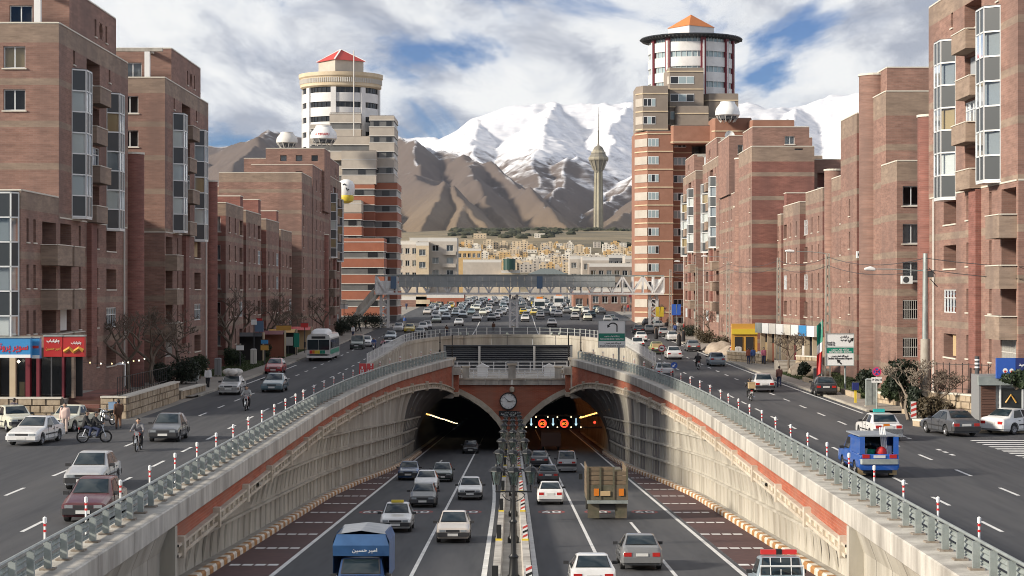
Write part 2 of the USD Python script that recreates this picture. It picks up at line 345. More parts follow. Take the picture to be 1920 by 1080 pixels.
# ---- trench walls, vault, portal
RIBB=PchipInterpolator([60,73,97,127,149,174,190,203,212,217],[-1.9,-1.8,-1.62,-1.5,-1.58,-1.72,-1.85,-2.15,-2.8,-3.5])
RIBH=PchipInterpolator([60,73,127,180,217],[.5,.5,.52,.6,.62])
PARB=-.58
def sec(y,n=9):
 """wall section at y: foot to the underside of the rib (or the parapet before the rib begins)"""
 zf=zt(y); b=np.array([float(XB(y)),zf])
 r=np.array([float(XS(y))+.14,float(RIBB(y))+.05 if y>=73 else zr(y)+PARB])
 c=np.array([float(XB(y))+.12,zf+.72*(r[1]-zf)])
 return [(1-t)**2*b+2*t*(1-t)*c+t*t*r for t in np.linspace(0,1,n)]
def onwall(y,h):
 """point of the wall h above the floor, and the wall's inward lean there"""
 p=np.array(sec(y,25)); i=min(np.searchsorted(p[:,1],zt(y)+h),24); i=max(i,1)
 t=(zt(y)+h-p[i-1,1])/(p[i,1]-p[i-1,1]+1e-9)
 return float(p[i-1,0]+t*(p[i,0]-p[i-1,0]))
def loft(rows):
 rows=np.array(rows); k,n=rows.shape[:2]; v=rows.reshape(-1,3)
 f=[[i*n+j,i*n+j+1,(i+1)*n+j+1,(i+1)*n+j] for i in range(k-1) for j in range(n-1)]
 return MB().raw(v,np.array(f))
mat('wall_concrete_x',(.3,.3,.3)) if 0 else None
mat('vault_shade',(.06,.056,.052),(.095,.088,.08),.8,.85,c3=(.13,.12,.11),s3=.3)  # shade under the arch is put into this near-black colour
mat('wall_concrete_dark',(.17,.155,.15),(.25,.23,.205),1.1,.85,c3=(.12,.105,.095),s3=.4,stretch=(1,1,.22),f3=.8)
for s in (-1,1):
 W=Thing('tunnel_approach_wall','curved ribbed concrete wall with red brick band beside the %s tunnel carriageway' % ('oncoming' if s<0 else 'departing'),'retaining wall',(s*12.9,73,zt(73)))
 for y0 in np.arange(40,72.9,3.0):
  y1=min(y0+2.94,72.97)
  W.add('wall_panel',loft([[(s*p[0],y,p[1]) for p in sec(y,3)] for y in (y0,y1)]),M['wall_concrete'],W1)
 W.add('retained_fill',loft([[(s*13.25,y,zt(y)-.3),(s*13.25,y,-.4)] for y in (20,70,120)]),M['earth'],W1)
 cuts=list(np.arange(73,217,4.8))+[217.0]
 for i,(a,b) in enumerate(zip(cuts[:-1],cuts[1:])):
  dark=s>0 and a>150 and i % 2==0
  W.add('wall_panel',loft([[(s*p[0],y,p[1]) for p in sec(y,10)] for y in (a,(a+b)/2-.015,b-.03)]),M['vault_shade' if a>190 else 'wall_concrete_dark' if dark else 'wall_concrete'],world=True,smooth=40)  # panels past the mouth are darkened by colour for the shade there
 for h,ya,fin in ((1.45,77,1.15),(2.75,96,1.0),(4.0,128,.95)):
  yy=np.arange(ya,214,3.0)
  rows=[]
  for y in yy:
   x=onwall(y,h); z=zt(y)+h
   rows.append([(s*(x+.03),y,z+.10),(s*(x-.16),y,z+.07),(s*(x-.16),y,z-.05),(s*(x+.03),y,z-.09)])
  W.add('ledge',loft(rows),M['wall_concrete'],W1)
  for y in np.arange(ya+1.5,212,2.1):
   x1,x0=onwall(y,h-.08),onwall(y,max(h-fin-.05,.12)); z1,z0=zt(y)+h-.08,zt(y)+max(h-fin-.05,.12)
   q=MB(); v=[(s*(x1+.02),y-.11,z1),(s*(x1-.085),y-.075,z1),(s*(x0-.04),y-.09,z0),(s*(x0+.02),y-.11,z0)]
   v += [(a_,b_+.15,c_) for a_,b_,c_ in v]
   q.raw(v,[[0,1,2,3],[4,7,6,5],[0,4,5,1],[1,5,6,2],[2,6,7,3]])
   W.add('fin',q,M['wall_concrete'],W1)
 yb=[y for y in np.linspace(73,217,60)]
 W.add('brick_band',loft([[(s*(float(XS(y))+.10),y,float(RIBB(y))+.02),(s*(float(XS(y))+.10),y,zr(y)+PARB+.05)] for y in yb]),M['brick_portal'],W1)
 W.add('band_end',MB().box(*sorted((s*12.38,s*13.3)),72.5,73.0,zt(73)-.2,PARB+.0),M['wall_concrete'],W1)
 def rail(lo,hi,out,name,m='rib_stone'):
  rows=[]
  for y in yb:
   x=float(XS(y)); z0=float(RIBB(y)); hh=float(RIBH(y))
   rows.append([(s*(x+.12),y,z0+hi*hh),(s*(x-out),y,z0+hi*hh),(s*(x-out),y,z0+lo*hh),(s*(x+.12),y,z0+lo*hh)])
  W.add(name,loft(rows),M[m],W1)
 rail(0,.26,.12,'rib_lower_moulding'); rail(.80,1.0,.13,'rib_upper_moulding'); rail(.26,.80,.0,'rib_back')
 for i,y in enumerate(np.arange(74,215,1.5)):
  x=float(XS(y)); z0=float(RIBB(y)); hh=float(RIBH(y)); big=i % 6==0
  e=.22 if big else .10
  W.add('rib_block',MB().box(*sorted((s*(x+.1),s*(x-(.2 if big else .11)))),y-e,y+e,z0+(-.12 if big else .26*hh),z0+(hh+.2 if big else .8*hh)),M['rib_stone'],W1)
 cy=list(np.arange(20,217,5.6)); cy[-1]=217.0
 Pp=Thing('road_parapet','pale concrete parapet beam along the %s edge of the tunnel cutting' % ('left' if s<0 else 'right'),'parapet',(s*13,60,0))
 for a,b in zip(cy[:-1],cy[1:]):
  rows=[]
  for y in np.linspace(a,b-.025,4):
   t=np.array([float(XS(y+.2))-float(XS(y-.2)),.4]) if y<216.5 else np.array([float(XS(217))-float(XS(216.6)),.4]); t /= np.linalg.norm(t); nx,ny=t[1],-t[0]
   x=float(XS(y)); z=zr(y)
   pr=[(-.02,PARB),(-.06,PARB+.04),(-.06,.16),(-.02,.2),(1.12,.2),(1.12,-.3),(.12,PARB)]
   rows.append([(s*(x+o*nx),y+o*ny,z+h) for o,h in pr]+[(s*(x-.02*nx),y-.02*ny,z+PARB)])
  q=loft(rows)
  for k in (0,-1):
   r_=rows[k]; q.raw(r_[:7],[[0,1,2],[0,2,3],[0,3,6],[3,4,5],[3,5,6]])
  Pp.add('parapet_segment',q,M['concrete_light'],W1)
ARCH=[(10.62,0),(10.8,2.2),(10.5,4.2),(9.7,5.75),(8.5,6.55),(7.4,6.75),(6.45,6.42),(5.85,6.1),(4.8,5.6),(3.7,4.95),(2.6,4.15),(1.7,3.2),(1.15,2.3),(1.0,1.2),(1.0,0)]
for s in (-1,1):
 rows=[]
 for y in (217.05,221.8,232,250,280,330,420):
  rows.append([(s*x,y,zt(y)+h) for x,h in ARCH])
 B=Thing('tunnel_bore','dark vaulted tunnel mouth carrying the %s traffic' % ('oncoming' if s<0 else 'departing'),'tunnel',(s*6,222,zt(222)))
 rows[0]=rows[0][:7]+[rows[1][i] for i in range(7,15)]
 B.add('vault',loft(rows),M['bore_shade' if s<0 else 'concrete'],W1)  # left vault coloured near black for tunnel shade; right keeps plain concrete
 B.add('end_wall',MB().quad(*[(s*x,419.9,zt(420)+h) for x,h in ((11,0),(11,8),(.9,8),(.9,0))]),M['void'],W1)  # added black sheet standing in for the unlit depth of the bore
CWY=222.0
C=Thing('clock_wall','red brick spandrel wall with stone arches between the two tunnel mouths','wall',(0,CWY,zt(CWY)))
arc=[(5.95,-3.72),(4.8,-4.35),(3.7,-5.05),(2.6,-5.95),(1.7,-6.95),(1.15,-7.85),(.98,-8.9),(.98,-10.15)]
outer=[(5.95,-3.1),(5.2,-3.45),(4.45,-3.85),(3.4,-4.5),(2.3,-5.4),(1.35,-6.4),(.75,-7.3),(.4,-8.0)]
face=[(-x,z) for x,z in outer]+[(x,z) for x,z in outer[::-1]]+[(5.95,-2.7),(-5.95,-2.7)]
def vprism(poly,y0,y1):
 P=shapely.geometry.polygon.orient(Polygon(poly)); v,f=trimesh.creation.triangulate_polygon(P,engine='earcut'); q=np.array(P.exterior.coords)[:-1]; mb=MB()
 mb.raw([(a,y0,b) for a,b in v],f); mb.raw([(a,y1,b) for a,b in v],np.asarray(f)[:,::-1])
 for i in range(len(q)):
  a,b=q[i],q[(i+1) % len(q)]; mb.quad((a[0],y1,a[1]),(b[0],y1,b[1]),(b[0],y0,b[1]),(a[0],y0,a[1]))
 return mb
C.add('brick_face',vprism(face,CWY,CWY+.5),M['brick_portal'],W1)
for s in (-1,1):
 for i in range(len(arc)-1):
  o=outer[i:i+2] if i<7 else outer[-1:]
  pl=[(s*x,z) for x,z in (arc[i],arc[i+1],*o[::-1])] if i<7 else None
  if i==6:pl=[(s*x,z) for x,z in (arc[6],(.98,-10.15),(.3,-10.15),outer[7],outer[6])]
  g=Polygon(pl).buffer(0)
  c=g.centroid; g=shapely.affinity.scale(g,.985,.985)
  if g.geom_type=='Polygon' and g.area>.01:C.add('arch_stone',vprism(list(g.exterior.coords)[:-1],CWY-.22,CWY+.5),M['rib_stone'],W1)
C.add('pier',MB().box(-.3,.3,CWY-.1,CWY+.5,-10.3,-7.9),M['rib_stone'],W1)
for i in range(8):C.add('cornice_stone',MB().box(-5.95+i*1.4875+.012,-5.95+(i+1)*1.4875-.012,CWY-.3,CWY+.8,-2.7,-1.95),M['concrete_light'],W1)
C.add('cornice_moulding',MB().box(-5.95,5.95,CWY-.42,CWY-.3,-2.1,-1.96),M['rib_stone'],W1)
C.add('keystone',MB().lathe([(0,-.35),(.24,-.25),(.3,0),(.24,.25),(0,.35)],(0,CWY-.25,-3.2),10),M['rib_stone'],world=True,smooth=40)
for s in (-1,1):
 t=Thing('corner_pier','stepped pale stone pier at the %s end of the clock wall railing' % ('left' if s<0 else 'right'),'pier',(s*6.9,219,-2.0))
 t.add('shaft',MB().box(*sorted((s*6.45,s*7.9)),216.4,218.6,-3.9,.25),M['concrete_light'],W1)
 t.add('cap',MB().box(*sorted((s*6.2,s*8.1)),216.2,218.8,.25,.5),M['rib_stone'],W1)
 t.add('brick_return',MB().box(*sorted((s*5.95,s*6.45)),217.2,222.5,-3.25,-1.3),M['brick_portal'],W1); t.add('return_stone',MB().box(*sorted((s*5.9,s*6.5)),217.1,222.5,-3.75,-3.255),M['rib_stone'],W1)
 t.add('step_block',MB().box(*sorted((s*5.7,s*6.46)),218.2,220.4,-1.3,-.55),M['concrete_light'],W1)
 t.add('step_block',MB().box(*sorted((s*5.55,s*6.4)),220.45,222.6,-1.35,-.95),M['rib_stone'],W1)
 t.add('corbel',MB().box(*sorted((s*5.7,s*6.5)),216.6,217.3,-1.35,-.6),M['concrete_light'],W1)
 t=Thing('stone_pedestal','square stone pedestal behind the %s corner pier carrying a lamp post' % ('left' if s<0 else 'right'),'pedestal',(s*8.6,222,-1.8))
 t.add('block',MB().box(*sorted((s*8.0,s*9.2)),221.4,222.6,-1.8,.8),M['concrete_light'],W1); t.add('cap',MB().box(*sorted((s*7.85,s*9.35)),221.25,222.75,.8,1.0),M['rib_stone'],W1)
t=Thing('stone_pedestal','stone pedestal in the middle of the white railing above the clock','pedestal',(0,CWY+.3,-1.95))
t.add('block',MB().box(-.42,.42,CWY-.1,CWY+.7,-1.95,-.5),M['concrete_light'],W1); t.add('cap',MB().box(-.55,.55,CWY-.22,CWY+.82,-.5,-.32),M['rib_stone'],W1)
for s,nm in ((-1,'left'),(1,'right')):
 t=Thing('stone_pedestal','small stone pedestal at the %s end of the white railing above the clock' % nm,'pedestal',(s*5.2,CWY+.3,-1.95))
 t.add('block',MB().box(s*5.2-.38,s*5.2+.38,CWY+.0,CWY+.7,-1.95,-.75),M['concrete_light'],W1); t.add('cap',MB().box(s*5.2-.48,s*5.2+.48,CWY-.1,CWY+.8,-.75,-.6),M['rib_stone'],W1)
pitfloor=HOLE.intersection(sbox(-20,188,20,320)).difference(Polygon(outl(1,.6)[5:]+outl(-1,.6)[5:][::-1]).buffer(.05))
struct('pit_terrace',sheet(pitfloor.difference(sbox(-6.2,100,6.2,CWY+.45)),-2.0-.5,lambda y:.5),M['concrete'])
RW=Thing('pit_retaining_wall','tall pale ribbed concrete retaining wall curving round the ventilation pit','retaining wall',(0,PITB,-2))
def rowpath():
 r=[(x,y) for x,y in pit_arc]; return [(-x,y) for x,y in r]+[(x,y) for x,y in r[::-1]]
rp=rowpath()
for a,b in zip(rp[:-1],rp[1:]):
 a,b=np.array(a),np.array(b); L=np.linalg.norm(b-a); k=max(1,int(L // 5.5))
 for i in range(k):
  p,q=a+(b-a)*i/k,a+(b-a)*((i+1)/k-.006)
  t=(q-p)/np.linalg.norm(q-p); n=np.array([-t[1],t[0]])   # outward (away from the pit)
  mb=MB(); pr=[(0,-2.3),(0,.3),(-.1,.34),(-.1,.75),(.5,.75),(.5,-2.3)]
  v=[(*(p+n*o),zr(p[1])*(h>0)+h) for o,h in pr]+[(*(q+n*o),zr(q[1])*(h>0)+h) for o,h in pr]
  mb.raw(v,[[j,j+1,j+7,j+6] for j in range(5)]); mb.raw(v,[[0,1,5],[1,4,5],[1,2,4],[2,3,4],[6,11,7],[7,11,10],[7,10,8],[8,10,9]])
  RW.add('wall_panel',mb,M['wall_concrete' if (i+int(p[1])) % 2 else 'concrete'],W1)
for s in (-1,1):RW.add('end_block',MB().box(*sorted((s*13.75,s*14.35)),188.5,190.95,-2.3,.8),M['concrete_light'],W1)
LV=Thing('ventilation_louvre','wide dark louvred ventilation screen with white slats and posts','louvre',(-.5,244,-2.0))
LV.add('backing',MB().box(-8.4,7.4,245.2,245.4,-2.0,.95),M['blue_louver'],W1)
for i in range(12):
 z=-1.75+i*.235
 LV.add('slat',MB().quad((-8.3,244.75,z),(7.3,244.75,z),(7.3,245.0,z+.10),(-8.3,245.0,z+.10)),M['mid_grey'],W1)
for x in (-8.35,-4.05,2.75,7.35):LV.add('post',MB().box(x-.14,x+.14,244.5,244.72,-2.0,1.0),M['mid_grey' if abs(x)>5 else 'off_white'],W1)
LV.add('top_rail',MB().box(-8.5,7.5,244.6,245.5,.95,1.12),M['dark_grey'],W1)
# ---- mountains
def ridge(*pts,k=.62,foot=0):return [np.array([at(px,py,Y) for px,py,Y in pts]),k]
RIDGES=[
 ridge((300,285,15500),(640,262,15500),(800,258,15500),(842,262,15300),(905,226,15000),(960,206,14800),(1050,199,14800),(1190,196,14800),(1300,200,15000),(1400,197,15000),(1440,201,15000),(1500,198,15200),(1560,183,15200),(1620,172,15200),(1760,160,15200),(2100,190,15500),(2700,250,15500),k=.60),
 ridge((1050,199,14800),(1025,262,12800),(1000,318,11400),(985,352,10600),k=.62),
 ridge((1185,200,14800),(1130,290,12600),(1075,300,11900),(1040,345,10900),(1020,385,10000),k=.66),
 ridge((1300,200,15000),(1230,300,12400),(1160,352,10800),(1120,405,9800),k=.66),
 ridge((1500,198,15200),(1420,290,12600),(1330,350,11000),(1260,400,9800),(1215,440,9000),k=.62),
 ridge((1620,172,15200),(1700,280,12000),(1650,370,10400),k=.6),
 ridge((905,226,15000),(900,290,13000),(925,318,11900),(950,350,11000),k=.62),
 ridge((560,275,11600),(690,262,11000),(752,262,10700),(800,283,10500),(862,296,10200),(905,312,9900),(950,340,9500),(1000,368,9000),(1050,402,8500),(1095,440,8000),k=.78),
 ridge((752,262,10700),(770,310,9700),(800,350,8900),(836,348,8200),(880,385,7600),(930,425,7100),(962,447,6800),k=.72),
 ridge((862,296,10200),(890,352,9000),(940,398,8200),(985,440,7500),k=.74),
 ridge((836,348,8200),(812,395,7300),(790,440,6700),k=.7),
 ridge((880,385,7600),(870,420,7000),(868,447,6600),k=.7),
 ridge((-300,330,11500),(120,300,11500),(380,282,11000),(440,264,10800),(492,250,10600),(540,262,10500),(600,285,10400),(700,290,10600),k=.7),
 ridge((492,250,10600),(470,300,9400),(430,345,8400),(420,400,7600),k=.74),
 ridge((380,300,10500),(350,330,9200),(420,372,8000),(470,420,7200),k=.74),
 ridge((600,285,10400),(660,340,9000),(700,390,8000),(740,435,7200),k=.72),
 ridge((1260,330,10500),(1180,392,9000),(1140,440,8000),k=.7),
]
def mountain(X,Y):
 best=np.full(X.shape,-1e9)
 w=260.0*(meshkit.fbm(np.stack([X/900,Y/900,0*X],-1),4,3)-.5); w2=260.0*(meshkit.fbm(np.stack([X/900,Y/900,0*X+9],-1),4,8)-.5)
 Xw,Yw=X+w,Y+w2
 for P,k in RIDGES:
  for a,b in zip(P[:-1],P[1:]):
   d=b[:2]-a[:2]; L2=d @ d
   t=np.clip(((Xw-a[0])*d[0]+(Yw-a[1])*d[1])/L2,0,1)
   dist=np.hypot(Xw-a[0]-t*d[0],Yw-a[1]-t*d[1])
   z=a[2]+t*(b[2]-a[2])-k*dist*(1-.10*np.minimum(dist/1500,1))
   best=np.maximum(best,z)
 return best
def hill(X,Y):
 z=np.interp(Y,[880,1300,2000,2800,3600,4400,5200,6200,7500,20000],[4.6,5.2,14,42,88,126,148,160,170,185])
 z=z+np.interp(Y,[2600,3600,6000],[0,14,26])*(meshkit.fbm(np.stack([X/700,Y/900,0*X],-1),4,5)-.5)*2
 return z
def terrain(X,Y):
 h,m=hill(X,Y),mountain(X,Y)
 rid=1-np.abs(2*meshkit.fbm(np.stack([X/520,Y/520,0*X],-1),6,21)-1)
 amt=np.clip((m-h)/320,0,1)
 m=m+amt*(100*(rid-.72)+42*(meshkit.fbm(np.stack([X/150,Y/150,0*X],-1),4,33)-.5))
 s=np.clip((m-h)/60+.5,0,1)
 return np.where(m>h,np.maximum(m,h) ,h)
def grid(xs_of,ys):
 """rows fan out with distance so that the mesh is finest where it is seen; every point is a world position on the terrain"""
 U=xs_of; Yg=np.repeat(ys[:,None],len(U),1); Xg=U[None,:]*Yg
 Zg=terrain(Xg,Yg); n=len(U)
 v=np.stack([Xg,Yg,Zg],-1).reshape(-1,3); i,j=np.meshgrid(np.arange(len(ys)-1),np.arange(n-1),indexing='ij'); k=i*n+j
 return v,np.stack([k,k+1,k+n+1,k+n],-1).reshape(-1,4)
us=np.concatenate([np.linspace(-1.5,-.34,24)[:-1],np.linspace(-.34,.34,620),np.linspace(.34,1.5,24)[1:]])
ysg=np.concatenate([np.linspace(898,3000,30),np.linspace(3050,6400,60),np.linspace(6420,15600,430),np.linspace(15700,19000,20)])
v,f=grid(us,ysg)
MATS['mountain']=usdkit.material(stage,'/World/Looks/mountain',{
 'g':('geometry',{}),'s':('separate_xyz',{}),'sn':('separate_xyz',{}),
 'n':('noise_texture',{'scale':.0016,'detail':9.0,'roughness':.62}),'n2':('noise_texture',{'scale':.006,'detail':8.0,'roughness':.65}),
 'mpn':('mapping',{'mapping_type':'point','scale':(1,1,6.0)}),
 'ha':('math',{'math_type':'multiply_add','value2':900.0}),'hb':('math',{'math_type':'multiply_add','value2':700.0}),
 'st':('math',{'math_type':'multiply_add','value2':1000.0}),
 'xw':('math',{'math_type':'multiply_add','value2':.21}),
 'mr':('map_range',{'range_type':'smoothstep','from_min':2215.0,'from_max':2560.0,'clamp':True}),
 'rk':('rgb_ramp',{'ramp':[(.3,(.115,.085,.055)),(.5,(.175,.13,.085)),(.72,(.225,.172,.115))]}),
 'lo':('map_range',{'range_type':'smoothstep','from_min':140.0,'from_max':520.0,'clamp':True}),
 'hi':('mix_color',{'b':(.13,.104,.09)}),
 'sc':('rgb_ramp',{'ramp':[(.3,(.56,.58,.63)),(.6,(.76,.76,.78))]}),
 'mx':('mix_color',{}),'p':('principled_bsdf',{'roughness':.95,'specular_ior_level':.1})},
 [('g.position','s.vector'),('g.normal','sn.vector'),('g.position','n.vector'),('g.position','mpn.vector'),('mpn.vector','n2.vector'),
  ('n.fac','ha.value1'),('s.z','ha.value3'),('n2.fac','hb.value1'),('ha.value','hb.value3'),('sn.z','st.value1'),('hb.value','st.value3'),('s.x','xw.value1'),('st.value','xw.value3'),('xw.value','mr.value'),
  ('n.fac','rk.fac'),('s.z','lo.value'),('rk.color','hi.a'),('lo.result','hi.fac'),('n2.fac','sc.fac'),('hi.result','mx.a'),('sc.color','mx.b'),('mr.result','mx.fac'),('mx.result','p.base_color')],surface='p.BSDF')
f=np.asarray(f); cut=ysg[:-1].searchsorted(6300)
rowi=np.repeat(np.arange(len(ysg)-1),len(us)-1)
nf_=cut*len(us)
struct('mountains',MB().raw(v[nf_:],f[rowi>=cut]-nf_),MATS['mountain'],smooth=True)
mat('hillside',(.20,.155,.085),(.27,.21,.12),.01,.95,c3=(.07,.065,.04),s3=.004,f3=.9)
struct('foothill',MB().raw(v[:nf_+len(us)],f[rowi<cut]),MATS['hillside'],smooth=True)
def tz(x,y):return float(terrain(np.array([[x]]),np.array([[y]]))[0,0]) if y>900 else zr(y)
HZ=MB().box(-28000,28000,-400,19800,-21.5,2400)
hz_m=usdkit.material(stage,'/World/Looks/haze_air',{'v':('principled_volume',{'color':(.72,.82,1.0),'density':0.9e-5,'anisotropy':.2})},[],volume='v.volume')
h_=put('/World/haze',HZ,hz_m); setdata(h_.GetPrim(),'thin bluish air between the street and the mountains','haze',kind='stuff')
# ---- far town on the foothill
mat('far_wall_cream',(.50,.40,.27),(.60,.50,.36),.4,.9); mat('far_wall_white',(.60,.56,.48),(.70,.66,.58),.4,.9); mat('far_wall_ochre',(.48,.32,.14),(.56,.38,.18),.4,.9)
mat('far_wall_grey',(.40,.36,.31),(.47,.43,.38),.4,.9); plain('far_window',(.05,.05,.055),.3)
rt=random.Random(11); taken=[]
def far_house(px,py,Y,w,h,m,label=None,group='small pale houses scattered over the far hillside',rows=None):
 x=(px-960)/F*Y; z0=tz(x,Y); d=w*rt.uniform(.7,1.1)
 t=Thing('hillside_house',label or 'small pale flat-roofed house on the far sunlit hillside','house',(x,Y,z0-4),group=group)
 b=MB().box(-w/2,w/2,-d/2,d/2,0,h+4)
 if rt.random()<.5:b.box(-w*.2,w*.25,-d*.2,d*.3,h+4,h+6.5)
 t.add('wall',b,M[m])
 nf=max(1,int(h // 3.2)); nw=max(2,int(w // 5)); wn=MB()
 for i in range(nf):
  for j in range(nw):
   u=-w/2+(j+.5)*w/nw; zz=4+1.0+i*3.2
   wn.quad((u-.9,-d/2-.05,zz),(u+.9,-d/2-.05,zz),(u+.9,-d/2-.05,zz+1.5),(u-.9,-d/2-.05,zz+1.5))
 t.add('windows',wn,M['far_window'],kind='stuff')
n=0
while n<285:
 px=rt.uniform(845,1192); Y=1700*(3500/1700)**(rt.random()**.62)
 x=(px-960)/F*Y; z=tz(x,Y); py=540-(z-CZ)/Y*F
 if py>512 or py<462:n += .02; continue
 w,h=rt.uniform(7,17),rt.choice([5,7,7,10,10,13])
 m=rt.choice(['far_wall_cream','far_wall_cream','far_wall_white','far_wall_white','far_wall_ochre','far_wall_grey'])
 far_house(px,py,Y,w,h,m); n += 1
far_house(1012,470,3700,20,8,'far_wall_white'); far_house(900,470,3700,24,9,'far_wall_cream')
tr=MB(); ico=trimesh.creation.icosphere(1,1.0)
for i in range(700):
 px=rt.uniform(845,1200); Y=rt.uniform(3300,5600); x=(px-960)/F*Y
 if meshkit.fbm(np.array([x/260,Y/420,0]),3,77)<.53:continue
 q=rt.uniform(3,7); V=np.array(ico.vertices)*[q*1.5,q,q*.8]*(1+.5*(np.random.RandomState(i).rand(42,1)-.5)); tr.raw(V+[x,Y,tz(x,Y)+q*.4],ico.faces)
mat('far_foliage',(.030,.036,.020),(.055,.055,.030),.05,.95)
T_=put('/World/hillside_shrubs',tr,M['far_foliage']); setdata(T_.GetPrim(),'dark scrub and trees dotting the far hillside','shrubs',kind='stuff')
def far_block(px0,px1,py0,py1,Y,label,m='far_wall_white',nf=5,nw=8):
 a,b=at(px0,py0,Y),at(px1,py1,Y); w=b[0]-a[0]; h=a[2]-b[2]+25
 t=Thing('apartment_block',label,'apartment block',((a[0]+b[0])/2,Y,b[2]-25))
 t.add('wall',MB().box(-w/2,w/2,0,w*.5,0,h),M[m])
 for k in range(3):t.add('roof_hut',MB().box(-w/2+w*(k+.2)/3,-w/2+w*(k+.7)/3,w*.1,w*.4,h,h+w*.07),M[m])
 vis=h-25
 for i in range(nf):
  for j in range(nw):
   if rt.random()<.15:continue
   u=-w/2+(j+.5)*w/nw; zz=25+(i+.3)*vis/nf; t.add('window',MB().quad((u-w/nw*.3,-.1,zz),(u+w/nw*.3,-.1,zz),(u+w/nw*.3,-.1,zz+vis/nf*.5),(u-w/nw*.3,-.1,zz+vis/nf*.5)),M['far_window'])
far_block(1133,1158,440,461,4300,'taller white apartment block just right of the broadcast tower foot'); far_block(1158,1180,442,462,4350,'white apartment block with stepped top standing right of the tower','far_wall_cream')
far_block(1183,1193,458,470,4200,'small white block at the edge of the banded brick tower',nf=2,nw=3); far_block(878,903,443,452,4500,'lone white building on the brow of the far hill',nf=1,nw=4)
# ---- broadcast tower
TY=5400.0; s_=TY/F
def TZ(py):return CZ+(540-py)*s_
tx=(1122-960)*s_
mat('tower_concrete',(.34,.31,.23),(.42,.39,.30),.05,.85,c3=(.24,.21,.16),s3=.02); mat('tower_dark',(.16,.145,.11),(.22,.2,.16),.1,.7)
BT=Thing('broadcast_tower','tall tapering concrete broadcast tower with a faceted pod and needle mast','tower',(tx,TY,TZ(560)))
zb=TZ(560)
def tp(name,prof,m,n=8,smooth=False):BT.add(name,MB().lathe([(r*s_,TZ(y)-zb) for r,y in prof],n=n),M[m],smooth=smooth)
tp('shaft',[(10.0,560),(9.2,500),(8.6,465),(7.9,400),(7.3,345),(7.0,322)],'tower_concrete',8)
for k in range(8):
 g=(k+.0)*math.pi/4; q=MB(); pts=[(1.0,560,10.4),(1.0,465,9.0),(.9,345,7.7),(.8,322,7.3)]
 for (w0,y0,r0),(w1,y1,r1) in zip(pts[:-1],pts[1:]):q.bar((math.cos(g)*r0*s_,math.sin(g)*r0*s_,TZ(y0)-zb),(math.cos(g)*r1*s_,math.sin(g)*r1*s_,TZ(y1)-zb),2.2*s_,1.2*s_)
 BT.add('shaft_rib',q,M['tower_concrete'])
tp('pod_lower_cone',[(7.2,324),(9.5,318),(15.5,303),(18.2,300)],'tower_dark',12)
tp('pod_band',[(18.2,300),(18.8,297),(18.6,295)],'tower_concrete',12); tp('pod_upper_cone',[(17.6,295),(13.6,289),(13.8,287)],'tower_dark',12)
tp('pod_gallery',[(13.8,287),(13.2,285),(11,283.5),(11,281)],'tower_concrete',12); tp('dome',[(9.5,281),(9,278),(6.5,275),(2.5,273),(1.6,270)],'tower_dark',12,40)
for k in range(12):
 g=k*math.pi/6; BT.add('pod_strut',MB().bar((math.cos(g)*9.5*s_,math.sin(g)*9.5*s_,TZ(319)-zb),(math.cos(g)*18.4*s_,math.sin(g)*18.4*s_,TZ(299)-zb),.9*s_),M['tower_concrete'])
tp('mast',[(1.5,270),(1.2,245),(.75,243),(.6,215),(.35,213),(.2,200)],'tower_dark',6)
tp('podium',[(23,560),(23,488),(22,486),(21,482),(10,480)],'far_wall_grey',24)
tp('podium_ring',[(24.4,484),(24.8,482),(24.4,480),(14,479)],'tower_concrete',24)
